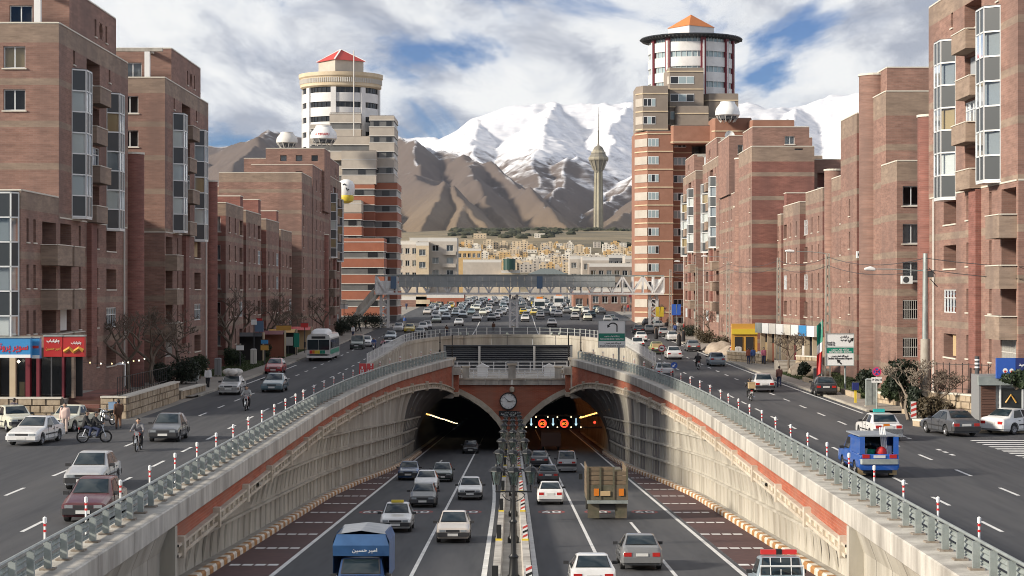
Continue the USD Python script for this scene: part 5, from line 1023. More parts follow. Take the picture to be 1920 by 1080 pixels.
ARAB={'azadi':'251,-102 252,-85 259,-76 272,-71 285,-71 281,-60 274,-59 267,-66 264,-66 256,-61 258,-56 265,-49 272,-46 282,-46 290,-50 298,-64 298,-79 295,-86 273,-84 266,-88 264,-97 269,-123 256,-126/194,-9 201,-4 208,-4 215,-7 224,-5 227,-11 220,-15 214,-15 206,-11 198,-14/205,-24 218,-24 220,-88 206,-88/160,-109 156,-97 172,-90 178,-83 179,-70 174,-56 186,-51 193,-69 193,-80 189,-91 178,-102 164,-109/175,-37 175,-31 179,-27 185,-27 189,-31 189,-37 185,-41 179,-41/141,-88 139,-18 152,-18 154,-88/87,-84 91,-71 109,-74 115,-71 114,-63 103,-44 115,-38 128,-63 129,-75 127,-80 113,-88 100,-88/6,-90 8,-71 10,-66 13,-65 23,-69 19,-83 25,-94 33,-97 46,-97 58,-93 62,-86 46,-79 41,-74 40,-64 42,-58 51,-47 58,-43 72,-42 81,-46 76,-57 64,-55 54,-63 56,-70 70,-75 77,-82 74,-95 64,-104 46,-110 25,-109 13,-103','tohid':'270,-85 271,-68 278,-59 291,-54 304,-54 300,-43 293,-42 286,-49 283,-49 275,-44 277,-39 284,-32 291,-29 301,-29 309,-33 317,-47 317,-62 314,-69 292,-67 285,-71 283,-80 288,-106 275,-109/229,-14 229,-7 233,-4 237,-4 242,-8 242,-13 238,-17/164,-92 161,-79 175,-77 183,-72 169,-69 163,-61 165,-45 174,-34 187,-32 193,-35 200,-45 202,-58 218,-58 225,-51 220,-28 233,-25 238,-44 238,-56 231,-67 219,-71 200,-71 193,-83 175,-92;177,-54 180,-59 188,-59 188,-52 184,-46 178,-48/212,-13 212,-8 217,-4 225,-7 225,-14 221,-17 216,-17/8,-67 12,-55 30,-58 36,-55 35,-47 24,-30 34,-22 41,-29 51,-54 57,-58 64,-58 71,-54 75,-38 87,-40 86,-52 93,-58 115,-57 135,-49 131,-45 121,-43 105,-44 103,-30 108,-29 129,-31 144,-39 155,-41 156,-53 148,-54 125,-67 114,-70 91,-71 80,-65 66,-71 54,-71 46,-66 34,-71 21,-71/79,-90 79,-83 83,-80 87,-80 92,-84 92,-89 88,-93/62,-89 62,-84 67,-80 75,-83 75,-90 71,-93 66,-93','south':'704,-109 700,-97 713,-92 722,-82 723,-72 717,-59 718,-56 730,-51 737,-72 743,-75 753,-75 758,-71 758,-64 753,-46 767,-43 771,-58 771,-75 765,-84 754,-88 734,-86 723,-101 708,-109/751,-106 751,-101 755,-96 763,-98 764,-107 762,-109 755,-110/717,-37 717,-31 721,-27 727,-27 731,-31 731,-37 727,-41 721,-41/665,-110 661,-97 671,-94 681,-86 684,-73 678,-57 691,-52 697,-67 697,-82 693,-92 683,-102 667,-110/578,-109 574,-97 584,-94 594,-86 597,-79 597,-72 591,-57 601,-52 605,-53 613,-74 642,-74 642,-66 623,-49 623,-40 640,-28 660,-20 664,-32 639,-44 657,-65 658,-76 652,-84 640,-88 615,-88 610,-85 597,-101 582,-109/616,-25 650,-5 655,-11 655,-14 621,-32/559,-88 557,-18 570,-18 572,-88/508,-76 510,-61 518,-50 516,-45 525,-36 544,-54 548,-64 547,-77 539,-86 522,-88 514,-85;522,-70 526,-75 534,-73 534,-64 529,-57 523,-62/404,-109 401,-96 415,-94 423,-89 409,-86 403,-78 405,-62 414,-51 427,-49 433,-52 440,-62 442,-75 456,-75 462,-68 457,-46 470,-42 475,-61 475,-73 473,-79 467,-85 457,-88 440,-88 433,-100 415,-109;417,-71 420,-76 428,-76 428,-69 424,-63 418,-65/456,-30 456,-24 460,-20 466,-20 470,-24 470,-30 466,-34 460,-34/380,-88 378,-18 391,-18 393,-88/277,-73 280,-52 292,-54 290,-65 292,-71 307,-77 334,-77 351,-73 354,-70 354,-64 350,-49 360,-46 363,-46 367,-60 367,-74 364,-80 357,-85 342,-89 298,-89 283,-83/316,-103 320,-99 325,-99 329,-104 329,-109 325,-113 320,-113 316,-110/108,-109 105,-96 119,-94 127,-90 113,-86 107,-78 107,-68 110,-60 118,-51 123,-49 131,-49 140,-55 147,-75 158,-75 163,-72 167,-54 179,-56 178,-70 185,-75 206,-74 226,-66 222,-62 212,-60 196,-61 194,-47 199,-46 220,-48 235,-56 246,-58 247,-70 239,-71 213,-85 199,-88 182,-88 175,-86 171,-82 160,-88 145,-88 137,-100 119,-109;121,-71 124,-76 132,-76 132,-69 128,-63 122,-65/211,-106 211,-101 215,-96 223,-98 224,-107 222,-109 215,-110/165,-40 165,-34 169,-30 175,-30 179,-34 179,-40 175,-44 169,-44/7,-73 10,-52 22,-54 20,-65 22,-71 37,-77 64,-77 81,-73 84,-70 84,-64 80,-49 90,-46 93,-46 97,-60 97,-74 94,-80 87,-85 72,-89 28,-89 13,-83/46,-103 50,-99 55,-99 59,-104 59,-109 55,-113 50,-113 46,-110','airport':'710,-109 706,-97 722,-90 729,-80 729,-72 723,-57 736,-52 745,-74 775,-75 782,-69 769,-70 762,-67 758,-60 759,-47 769,-34 775,-32 785,-33 792,-39 797,-53 797,-67 794,-76 788,-83 775,-88 747,-88 742,-85 729,-101 714,-109;772,-52 775,-57 784,-55 782,-47 778,-45 773,-47/771,-19 771,-13 775,-9 781,-9 785,-13 785,-19 781,-23 775,-23/667,-109 664,-96 678,-94 687,-89 674,-87 667,-81 666,-68 670,-58 682,-49 690,-49 696,-52 702,-60 705,-70 705,-82 700,-95 689,-105 678,-109;680,-70 683,-75 692,-73 690,-65 686,-63 681,-65/615,-84 619,-71 637,-74 643,-71 642,-63 631,-44 643,-38 656,-63 657,-75 655,-80 641,-88 628,-88/541,-19 555,-18 557,-69 562,-75 586,-75 590,-73 589,-66 570,-49 570,-40 587,-28 607,-20 611,-32 586,-44 604,-65 605,-76 599,-84 587,-88 558,-88 546,-82 543,-71/563,-25 597,-5 602,-11 602,-14 568,-32/493,-76 495,-61 503,-50 501,-45 510,-36 529,-54 533,-64 532,-77 524,-86 507,-88 499,-85;507,-70 511,-75 519,-73 519,-64 514,-57 508,-62/447,-88 445,-18 458,-18 460,-88/357,-19 371,-18 373,-69 375,-74 387,-75 404,-51 418,-48 425,-51 433,-61 434,-76 431,-82 422,-88 412,-88 400,-83 389,-88 374,-88 365,-85 361,-80 359,-71;406,-71 413,-75 418,-75 421,-69 416,-61 413,-61/301,-102 302,-85 309,-76 322,-71 335,-71 331,-60 324,-59 317,-66 314,-66 306,-61 308,-56 315,-49 322,-46 332,-46 340,-50 348,-64 348,-79 345,-86 323,-84 316,-88 314,-97 319,-123 306,-126/6,-90 7,-74 10,-66 13,-65 23,-69 19,-83 25,-93 35,-96 59,-94 63,-88 52,-82 54,-69 76,-75 86,-75 91,-70 94,-54 106,-56 105,-70 112,-75 125,-74 129,-69 132,-55 144,-57 143,-69 146,-74 159,-75 170,-57 183,-48 195,-50 201,-56 207,-70 214,-75 231,-74 252,-65 238,-60 222,-61 220,-47 224,-46 242,-47 261,-56 271,-57 272,-63 272,-70 264,-71 244,-83 224,-88 210,-88 202,-84 197,-89 187,-90 177,-86 172,-81 162,-88 148,-88 136,-82 123,-88 109,-88 98,-82 91,-87 76,-88 76,-95 70,-102 48,-109 32,-109 17,-105 9,-98;178,-70 186,-77 193,-76 193,-70 187,-61 180,-63/224,-33 224,-27 228,-23 234,-23 238,-27 238,-33 234,-37 228,-37/136,-107 136,-100 140,-97 144,-97 149,-101 149,-106 145,-110/119,-106 119,-101 124,-97 132,-100 132,-107 128,-110 123,-110/92,-34 96,-30 102,-30 106,-34 106,-40 102,-44 96,-44 92,-40','kebab':'219,-95 216,-82 230,-80 238,-75 224,-72 218,-64 220,-48 231,-36 242,-35 248,-38 255,-48 257,-61 273,-60 273,-4 286,-4 288,-54 293,-61 314,-60 334,-51 320,-46 304,-47 303,-33 320,-32 347,-43 354,-43 355,-56 347,-57 318,-72 292,-74 282,-68 278,-72 271,-74 256,-74 248,-86 230,-95;232,-57 235,-62 243,-62 243,-55 239,-49 233,-51/328,-91 329,-85 332,-83 338,-84 340,-87 339,-93 336,-95 330,-94/320,-104 321,-98 324,-96 330,-97 332,-100 331,-106 328,-108 322,-107/313,-91 314,-85 317,-83 323,-84 325,-87 324,-93 321,-95 315,-94/107,-5 121,-4 123,-55 128,-61 138,-61 143,-58 147,-41 159,-43 158,-56 161,-60 191,-60 191,-52 172,-35 172,-26 189,-14 209,-6 213,-18 188,-30 206,-51 207,-62 205,-66 201,-70 189,-74 162,-74 151,-68 140,-74 124,-74 115,-71 111,-66 109,-57/143,-92 143,-86 147,-82 155,-84 156,-93 154,-95 147,-96/7,-59 10,-38 22,-40 20,-51 22,-57 37,-63 64,-63 81,-59 84,-56 84,-50 80,-35 90,-32 93,-32 97,-46 97,-60 94,-66 87,-71 72,-75 28,-75 13,-69/46,-96 48,-86 55,-85 58,-88 59,-95 55,-99','amir':'448,-74 446,-4 459,-4 461,-74/303,-95 299,-83 309,-80 319,-72 322,-65 322,-58 316,-43 326,-38 330,-39 335,-56 342,-61 350,-61 357,-57 361,-41 373,-43 372,-55 375,-60 388,-61 400,-42 412,-34 426,-37 435,-50 434,-65 423,-74 413,-74 401,-69 390,-74 377,-74 365,-68 352,-74 340,-74 334,-71 322,-87 307,-95;407,-57 414,-61 419,-61 422,-55 417,-47 414,-47/365,-86 369,-83 375,-84 378,-87 377,-94 374,-96 367,-95/348,-92 348,-87 353,-83 361,-86 361,-93 357,-96 352,-96/6,-76 7,-60 10,-52 13,-51 23,-55 19,-69 25,-80 32,-82 49,-80 53,-77 56,-69 56,-61 51,-44 61,-41 65,-41 69,-57 76,-61 90,-60 94,-55 97,-41 109,-43 108,-55 115,-61 128,-60 134,-42 146,-44 145,-58 149,-61 160,-59 164,-42 176,-43 175,-58 180,-61 187,-61 192,-57 191,-36 194,-35 204,-35 206,-54 214,-61 234,-60 254,-52 250,-48 240,-46 224,-47 222,-33 227,-32 240,-32 264,-42 273,-43 275,-52 275,-56 267,-57 244,-70 227,-74 208,-73 200,-66 196,-71 189,-74 174,-73 169,-69 159,-74 147,-74 138,-69 127,-74 113,-74 102,-68 88,-74 70,-72 62,-87 52,-93 43,-95 24,-94 15,-90 9,-84/101,-93 101,-86 105,-83 109,-83 114,-87 114,-92 110,-96/84,-92 84,-87 89,-83 97,-86 97,-93 93,-96 88,-96/30,-30 30,-24 34,-20 40,-20 44,-24 44,-30 40,-34 34,-34','sor':'427,-95 424,-82 438,-80 446,-75 432,-72 426,-64 428,-48 439,-36 450,-35 456,-38 463,-48 466,-61 479,-61 483,-57 486,-42 498,-44 497,-58 501,-61 509,-61 514,-56 516,-43 523,-42 529,-43 528,-59 540,-61 545,-57 545,-51 540,-33 551,-29 554,-30 558,-45 558,-61 549,-72 531,-74 521,-69 513,-74 500,-74 490,-69 479,-74 464,-74 456,-86 438,-95;440,-57 443,-62 451,-62 451,-55 447,-49 441,-51/403,-91 404,-85 407,-83 413,-84 415,-87 414,-93 411,-95 405,-94/344,-95 340,-83 356,-76 363,-66 363,-58 357,-43 370,-38 379,-60 395,-61 402,-54 396,-32 410,-29 415,-47 415,-59 408,-70 395,-74 381,-74 375,-71 363,-87 348,-95/395,-104 396,-98 399,-96 405,-97 407,-100 406,-106 403,-108 397,-107/388,-91 389,-85 392,-83 398,-84 400,-87 399,-93 396,-95 390,-94/241,-95 237,-83 253,-76 260,-66 260,-58 254,-43 267,-38 276,-60 292,-61 299,-54 293,-32 307,-29 312,-47 312,-59 305,-70 292,-74 278,-74 272,-71 260,-87 245,-95/300,-91 301,-85 304,-83 310,-84 312,-87 311,-93 308,-95 302,-94/292,-104 293,-98 296,-96 302,-97 304,-100 303,-106 300,-108 294,-107/285,-91 286,-85 289,-83 295,-84 297,-87 296,-93 293,-95 287,-94/198,-95 195,-82 209,-80 218,-75 205,-73 198,-67 197,-54 201,-44 213,-35 221,-35 227,-38 232,-44 236,-56 236,-68 231,-81 220,-91 209,-95;211,-56 214,-61 223,-59 221,-51 217,-49 212,-51/177,-10 181,-7 187,-8 190,-11 189,-18 186,-20 179,-19/6,-76 7,-60 11,-51 23,-55 19,-69 25,-80 42,-82 52,-78 56,-69 56,-61 51,-45 53,-43 65,-41 68,-55 72,-60 86,-61 93,-57 97,-41 107,-42 109,-43 108,-55 111,-60 126,-61 131,-58 134,-41 139,-41 147,-43 146,-56 149,-60 166,-61 173,-54 168,-31 181,-28 184,-36 186,-59 183,-66 172,-73 150,-74 143,-72 139,-68 128,-74 113,-74 102,-68 88,-74 70,-72 62,-87 52,-93 43,-95 24,-94 15,-90 9,-84/160,-16 160,-11 165,-7 173,-10 173,-17 169,-20 164,-20/128,-23 132,-21 129,-17 130,-8 136,-4 143,-4 144,-11 136,-12 136,-15 141,-19 147,-17 149,-24 130,-29/101,-86 105,-83 111,-84 114,-87 113,-94 110,-96 103,-95/84,-92 84,-87 89,-83 97,-86 97,-93 93,-96 88,-96/30,-30 30,-24 34,-20 40,-20 44,-24 44,-30 40,-34 34,-34','tunnel':'446,-17 446,-10 450,-7 454,-7 459,-11 459,-16 455,-20/381,-95 378,-82 392,-80 400,-75 386,-72 380,-64 382,-48 391,-37 404,-35 410,-38 417,-48 419,-61 435,-61 442,-54 437,-31 450,-28 455,-47 455,-59 448,-70 436,-74 417,-74 410,-86 392,-95;394,-57 397,-62 405,-62 405,-55 401,-49 395,-51/429,-16 429,-11 434,-7 442,-10 442,-17 438,-20 433,-20/271,-65 277,-51 288,-55 284,-69 286,-76 291,-81 306,-83 314,-81 318,-77 321,-68 319,-4 333,-4 334,-52 338,-60 351,-61 356,-58 357,-53 352,-32 363,-28 366,-30 370,-47 368,-65 357,-73 340,-74 333,-72 329,-85 317,-94 295,-96 279,-90 271,-77/351,-16 351,-10 355,-6 361,-6 365,-10 365,-16 361,-20 355,-20/229,-10 233,-7 239,-8 242,-11 241,-18 238,-20 231,-19/164,-95 161,-82 175,-80 183,-75 169,-72 163,-64 165,-48 174,-37 187,-35 193,-38 200,-48 202,-61 218,-61 225,-54 220,-31 233,-28 238,-47 238,-59 231,-70 219,-74 200,-74 193,-86 175,-95;177,-57 180,-62 188,-62 188,-55 184,-49 178,-51/212,-16 212,-11 217,-7 225,-10 225,-17 221,-20 216,-20/8,-70 12,-58 30,-61 36,-58 35,-50 24,-33 34,-25 41,-32 51,-57 57,-61 64,-61 71,-57 75,-41 87,-43 86,-55 93,-61 115,-60 135,-52 131,-48 121,-46 105,-47 103,-33 108,-32 129,-34 144,-42 155,-44 156,-56 148,-57 125,-70 114,-73 91,-74 80,-68 66,-74 54,-74 46,-69 34,-74 21,-74/79,-86 83,-83 89,-84 92,-87 91,-94 88,-96 81,-95/62,-92 62,-87 67,-83 75,-86 75,-93 71,-96 66,-96'}
def arab(key,h,depth=.01):
 """Persian lettering in the xy plane, about h tall, from the origin along +x"""
 gs=[]
 for g in ARAB[key].split('/'):
  rings=[[tuple(map(float,p.split(','))) for p in r.split(' ')] for r in g.split(';')]
  P=Polygon(rings[0],rings[1:]).buffer(0)
  for q in getattr(P,'geoms',[P]):
   if q.area>5:gs.append(trimesh.creation.extrude_polygon(q,1.0,engine='earcut'))
 m=trimesh.util.concatenate(gs); k=h/95.0; v=np.array(m.vertices); v[:,:2] *= k; v[:,1] += 95*k; v[:,2] *= depth
 return v,np.array(m.faces)
def letter(T,parent,what,x,z,y,h,m,eng=False,wmax=None,name='lettering',center=False):
 """upright lettering facing the camera, its left bottom at (x, z), lying on the plane y (local to T)"""
 if eng:q=meshkit.text_mesh(what,h,.012,True); v,f=np.array(q.vertices),np.array(q.faces)
 else:v,f=arab(what,h,.012)
 w=v[:,0].max()
 if wmax and w>wmax:v=v*[wmax/w,1,1]; w=wmax
 if center:v[:,0] -= w/2
 T.add(name,(np.c_[x+v[:,0],y-v[:,2],z+v[:,1]],f),M[m],parent)
# ---- guard rails and delineators
def offpath(y,off):
 y0,y1=max(y-.3,-50),min(y+.3,217); t=np.array([float(XS(y1))-float(XS(y0)),y1-y0]); t /= np.linalg.norm(t)
 return float(XS(y))+off*t[1],y-off*t[0]
for s in (-1,1):
 G=Thing('guard_rail','galvanised guard rail with bolted posts along the %s parapet' % ('left' if s<0 else 'right'),'guard rail',(s*13.1,60,.2))
 yy=np.arange(40,216.5,2.0)
 P=[offpath(y,.72) for y in yy]
 def run(h,o,w,hh,name,n=None):
  pts=[(s*(offpath(y,.72+o)[0]),offpath(y,.72+o)[1],zr(y)+.2+h) for y in yy]
  if n:G.add(name,MB().tube(pts,w,n),M['galvanised'],world=True,smooth=50)
  else:
   rows=[[(x-s*0,y,z-hh),(x+s*w,y,z-hh*.45),(x,y,z),(x+s*w,y,z+hh*.45),(x,y,z+hh)] for x,y,z in pts]; G.add(name,loft(rows),M['galvanised'],W1)
 run(.86,.02,.05,0,'top_tube',6); run(.52,.16,.07,.16,'beam'); run(.2,.16,.05,.09,'lower_beam')
 for y,(x,y_) in zip(yy,P):
  z=zr(y)+.2
  q=MB().box(s*x-.10,s*x+.10,y_-.07,y_+.07,z+.04,z+.80)
  p=G.add('post',q,M['galvanised'],W1)
  if y<150:G.add('base_plate',MB().box(s*x-.21,s*x+.21,y_-.2,y_+.2,z+.003,z+.05),M['rusty'] if 'rusty' in M else mat('rusty',(.20,.16,.12),(.30,.26,.22),6),p,W1)
 k=0
 for y in list(np.arange(58,130,5.6))+list(np.arange(130,214,6.2)):
  x,y_=offpath(y,1.28 if y<130 else 1.3)
  t=Thing('delineator_post','thin white and red banded flexible post between road and guard rail','post',(s*x,y_,zr(y)+.02),group='banded flexible posts along the guard rails')
  t.add('tube',MB().tube([(0,0,0),(0,0,1.0),(0,0,1.3)],.036,6),M['white_paint']); t.add('head',MB().lathe([(.0,1.27),(.062,1.27),(.062,1.42),(.0,1.46)],n=8),M['white_paint'])
  for zz in (1.0,1.17):t.add('red_band',MB().lathe([(.036,zz),(.044,zz),(.044,zz+.07),(.036,zz+.07)],n=6),M['sign_red'])
  k += 1
RG=Thing('white_railing','white post railing on top of the curved pit retaining wall','railing',(0,PITB,.8))
acc=0.0; path=[]
for a,b in zip(rp[:-1],rp[1:]):
 a,b=np.array(a),np.array(b); L=np.linalg.norm(b-a); n=np.array([-(b-a)[1],(b-a)[0]])/L; d=(2.0-acc) % 2.0
 while d<L:p=a+(b-a)*d/L+n*.2; path.append((p[0],p[1],zr(p[1])+.75)); d += 2.0
 acc=(L+acc) % 2.0
for x,y,z in path:RG.add('post',MB().box(x-.05,x+.05,y-.05,y+.05,z,z+1.05),M['white_paint'],W1)
mid_=[p for p in path if p[1]>225]
for h in (.45,.95):RG.add('rail',MB().tube([(x,y,z+h) for x,y,z in mid_],.035,5),M['galvanised'],W1)
for nm,x0,x1,y,z,h,lab in (('white_railing',-5.8,5.8,CWY+.15,-1.95,.95,'white railing on the stone cornice above the clock'),('white_railing',-9.5,9.5,236.5,-2.0,1.35,'white and grey railing on the terrace in front of the louvres')):
 t=Thing(nm,lab,'railing',((x0+x1)/2,y,z)); n=int((x1-x0)/1.45)
 for i in range(n+1):xx=x0+(x1-x0)*i/n; t.add('post',MB().box(xx-.05,xx+.05,y-.05,y+.05,z,z+h),M['white_paint'],W1)
 for hh in ((.35,.62,.9) if z>-1.99 else (.5,.9,1.3)):t.add('rail',MB().box(x0,x1,y-.03,y+.03,z+hh,z+hh+.08),M['white_paint'],W1)
for px,lab in ((905,'small white machine cabinet on the terrace behind the clock railing'),(1030,'white gabled tent frame on the terrace behind the clock railing')):
 x=X(px,228); t=Thing('terrace_unit',lab,'cabinet',(x,228,-2.0)); t.add('body',MB().box(x-.6,x+.6,227.6,228.6,-2.0,-.95),M['sign_white'],W1)
 t.add('lid',MB().raw([(x-.8,227.5,-.95),(x+.8,227.5,-.95),(x,227.5,-.5),(x-.8,228.7,-.95),(x+.8,228.7,-.95),(x,228.7,-.5)],[[0,1,2],[3,5,4],[0,2,5],[0,5,3],[1,4,5],[1,5,2],[0,3,4],[0,4,1]]),M['white_paint'],W1)
# ---- median, marker boards, lanterns
for s in (-1,1):
 struct('median_kerb',loft([[(s*.80,y,zt(y)),(s*.74,y,zt(y)+.62),(s*.44,y,zt(y)+.62),(s*.40,y,zt(y)+.2)] for y in np.arange(30,221,6.3)]),M['concrete_light'])
struct('median_fill',sheet(sbox(-.42,-20,.42,221),.25,zt,8),M['concrete'])
plain('marker_red',(.50,.06,.05),.5)
for i,y in enumerate(np.arange(68.9,215,19.8)):
 for s in (-1,1):
  z=zt(y)+.62; x=s*.59
  t=Thing('marker_board',('dark back of a marker board on the left median barrier' if s<0 else 'red and white striped marker board on the right median barrier'),'marker board',(x,y,z),group='marker boards on the %s median barrier' % ('left' if s<0 else 'right'))
  t.add('foot',MB().box(-.15,.15,-.08,.08,0,.09),M['yellow_paint']); b=t.add('board',MB().box(-.11,.11,-.02,.02,.09,.72),M['black_iron' if s<0 else 'white_paint'])
  if s>0:
   for k in range(3):t.add('stripe',MB().raw([(-.11,-.024,.12+k*.2),(.11,-.024,.22+k*.2),(.11,-.024,.32+k*.2),(-.11,-.024,.22+k*.2)],[[0,1,2],[0,2,3]]),M['marker_red' if k % 2==0 else 'sign_black'],b)
pane_mat('lantern_glass',(.62,.72,.66),1.8); plain('lantern_milk',(.34,.38,.34),.4)
LY=[73.5,92,110,130,149,168,187,206]
words=['nearest','second','third','fourth','fifth','sixth','seventh','farthest']
for i,y in enumerate(LY):
 z0=zt(y)+.25
 t=Thing('median_lamp','ornate black iron lamp post with three lanterns, %s in the median row' % words[i],'lamp post',(.06,y,z0),group='lantern posts along the tunnel median')
 t.add('pole',MB().lathe([(.26,0),(.26,.25),(.18,.35),(.15,.9),(.19,1.0),(.11,1.1),(.085,2.2),(.12,2.3),(.07,2.4),(.06,3.55),(.10,3.62),(.0,3.7)],n=10),M['black_iron'],smooth=40)
 t.add('crossarm',MB().bar((-.68,0,3.42),(.68,0,3.42),.06,.06),M['black_iron'])
 for s in (-1,1):t.add('scroll',MB().tube([(s*.08,0,3.05),(s*.3,0,3.15),(s*.42,0,3.3),(s*.3,0,3.38)],.02,5),M['black_iron'])
 for xx in (-.64,.0,.64):
  yo=-.12 if xx==0 else 0; zl=3.46
  L=t.add('lantern_frame',MB().tube([(xx,yo,zl),(xx,yo,zl+.22)],.035,5),M['black_iron'])
  g0,g1,h0,h1=.11,.20,zl+.22,zl+.72
  for a in range(4):
   ca,sa=[(1,1),(-1,1),(-1,-1),(1,-1)][a],[(1,1),(-1,1),(-1,-1),(1,-1)][(a+1) % 4]
   t.add('lantern_bar',MB().bar((xx+ca[0]*g0,yo+ca[1]*g0,h0),(xx+ca[0]*g1,yo+ca[1]*g1,h1),.03),M['black_iron'],L)
   t.add('lantern_pane',MB().quad((xx+ca[0]*g0,yo+ca[1]*g0,h0),(xx+sa[0]*g0,yo+sa[1]*g0,h0),(xx+sa[0]*g1,yo+sa[1]*g1,h1),(xx+ca[0]*g1,yo+ca[1]*g1,h1)),M['lantern_glass'],L)
  t.add('lantern_bulb',MB().lathe([(.05,h0+.06),(.09,h0+.2),(.06,h0+.38),(0,h0+.42)],(xx,yo,0),8),M['lantern_milk'],L)
  t.add('lantern_roof',MB().lathe([(.30,h1-.01),(.29,h1+.03),(.18,h1+.14),(.07,h1+.18),(.05,h1+.25),(0,h1+.3)],(xx,yo,0),8),M['black_iron'],L)
# ---- clock and tunnel signs
t=Thing('wall_clock','round white clock with black hands and rim on the red brick wall','clock',(X(953,CWY),CWY-.12,Z(752,CWY)))
t.add('rim',MB().lathe([(.86,0),(.86,-.12),(.98,-.12),(.98,.1)],n=32,axis='y'),M['black_iron']); t.add('dial',MB().lathe([(0,-.03),(.87,-.03)],n=32,axis='y'),M['sign_white'])
for k in range(12):
 g=k*math.pi/6; t.add('hour_mark',MB().bar((.68*math.sin(g),-.05,.68*math.cos(g)),(.80*math.sin(g),-.05,.80*math.cos(g)),.05,.03),M['sign_black'])
t.add('hand',MB().bar((.12,-.07,-.08),(-.52,-.07,.52),.07,.03),M['sign_black']); t.add('hand',MB().bar((-.12,-.10,-.03),(.62,-.10,.06),.09,.03),M['sign_black'])
t=Thing('name_plaque','black plaque with pale Persian lettering under the clock','plaque',(X(953,CWY),CWY-.1,Z(775,CWY)))
t.add('plate',MB().box(-1.05,1.05,-.08,.02,-.28,.28),M['black_iron']); letter(t,None,'tunnel',0,-.2,-.081,.36,'sign_white',wmax=1.8,center=True)
def lamp_mat(n,c,e):return plain(n,(.02,.02,.02),.5,emit=c,es=e)
lamp_mat('led_red',(1,.06,.03),1.5); lamp_mat('led_white',(1,.8,.5),1.6); lamp_mat('led_cyan',(.55,.85,1),1.0); lamp_mat('led_amber',(1,.30,.03),1.2); lamp_mat('tube_orange',(1,.5,.12),2.2)
SY=236.0
t=Thing('lane_signal_gantry','gantry of lit lane arrows and two red ringed 60 speed signs inside the right tunnel','lane signal',(X(1035,SY),SY,Z(806,SY)))
t.add('beam',MB().box(X(975,SY),X(1150,SY),SY+.1,SY+.25,Z(781,SY),Z(778,SY)),M['dark_grey'],W1); t.add('beam',MB().box(X(975,SY),X(1150,SY),SY+.1,SY+.25,Z(803,SY),Z(800,SY)),M['dark_grey'],W1)
for px in (996,1037,1080):
 x,z=X(px,SY),Z(791,SY); b=t.add('arrow_panel',MB().box(x-.5,x+.5,SY-.05,SY+.05,z-.75,z+.75),M['black_iron'],W1)
 t.add('arrow',MB().box(x-.05,x+.05,SY-.09,SY-.06,z-.25,z+.45).raw([(x-.17,SY-.09,z-.22),(x+.17,SY-.09,z-.22),(x,SY-.09,z-.5)],[[0,1,2]]),M['led_cyan'],b,W1)
for px in (1017,1058):
 x,z=X(px,SY),Z(794,SY); b=t.add('speed_panel',MB().box(x-.6,x+.6,SY-.05,SY+.05,z-.6,z+.6),M['black_iron'],W1)
 t.add('speed_ring',MB().lathe([(.34,-.07),(.5,-.07),(.5,-.09),(.34,-.09)],(x,SY,z),28,'y'),M['led_red'],b,W1)
 q=meshkit.text_mesh('60',.34,.01,True); v=np.array(q.vertices); v[:,0] -= v[:,0].mean(); t.add('speed_number',(np.c_[x+v[:,0],SY-.07-v[:,2],z-.17+v[:,1]],np.array(q.faces)),M['led_amber'],b,W1)
for px in (987,1005,1027,1045,1071,1089):
 for py in (782,801):t.add('flasher',MB().lathe([(0,-.10),(.07,-.07),(.09,0)],(X(px,SY),SY,Z(py,SY)),10,'y'),M['led_white'],W1)
t.add('red_lamp',MB().lathe([(0,-.12),(.13,-.08),(.16,0)],(X(1115,SY),SY,Z(792,SY)),12,'y'),M['led_red'],W1)
for s,px0,py0,px1,py1,Y0,Y1,n,lab in ((1,1089,783,1141,768,232,219,16,'row of glowing orange tube lamps on the vault of the right tunnel'),(-1,765,765,856,794,212,275,20,'row of small warm lamps along the vault of the left tunnel')):
 t=Thing('tunnel_lamp_row',lab,'tunnel lamps',at((px0+px1)/2,(py0+py1)/2,(Y0+Y1)/2))
 for i in range(n):
  k=i/(n-1); p=at(px0+(px1-px0)*k,py0+(py1-py0)*k,Y0+(Y1-Y0)*k); t.add('lamp',MB().cbox(p,(.28,.5 if s>0 else .7,.10)),M['tube_orange' if (s>0 or i<9) else 'led_white'],W1)
t=Thing('tunnel_lamp_row','sodium lamps deep inside the right tunnel lighting its wall orange','tunnel lamps',(8,260,zt(250)+6))
for i in range(10):y=238+i*9; t.add('lamp',MB().box(8.3,8.9,y,y+1.2,zt(y)+6.15,zt(y)+6.3),lamp_mat('sodium',(1,.33,.09),6) if i==0 else M['sodium'],W1)
# ---- traffic signs
def framed(t,w,h,y,m='sign_white'):
 b=t.add('panel',MB().box(-w/2,w/2,y,y+.06,0,h),M[m]); q=MB()
 for a in ((-w/2,w/2,0,.05),(-w/2,w/2,h-.05,h),(-w/2,-w/2+.05,.05,h-.05),(w/2-.05,w/2,.05,h-.05)):q.box(a[0],a[1],y-.03,y-.004,a[2],a[3])
 t.add('frame',q,M['galvanised'],b); return b
def arrow2(t,b,pts,w,y,m='sign_black',head=.22):
 q=MB(); p=[(x,y,z) for x,z in pts]
 for a,c in zip(p[:-1],p[1:]):q.bar(a,c,w,.012,(0,1,0)) if False else q.bar(a,c,.012,w,(c[2]-a[2],0,-(c[0]-a[0])))
 d=np.array(p[-1])-np.array(p[-2]); d /= np.linalg.norm(d); n=np.array([d[2],0,-d[0]]); e=np.array(p[-1]); q.raw([e+n*head,e-n*head,e+d*head*1.5],[[0,1,2]])
 t.add('arrow',q,M[m],b)
Yg=207.0; w,h=51/F*Yg,51/F*Yg
t=Thing('uturn_sign','square white and green direction sign with a black U-turn arrow on a grey post','road sign',(X(1147,Yg),Yg,Z(652,Yg)))
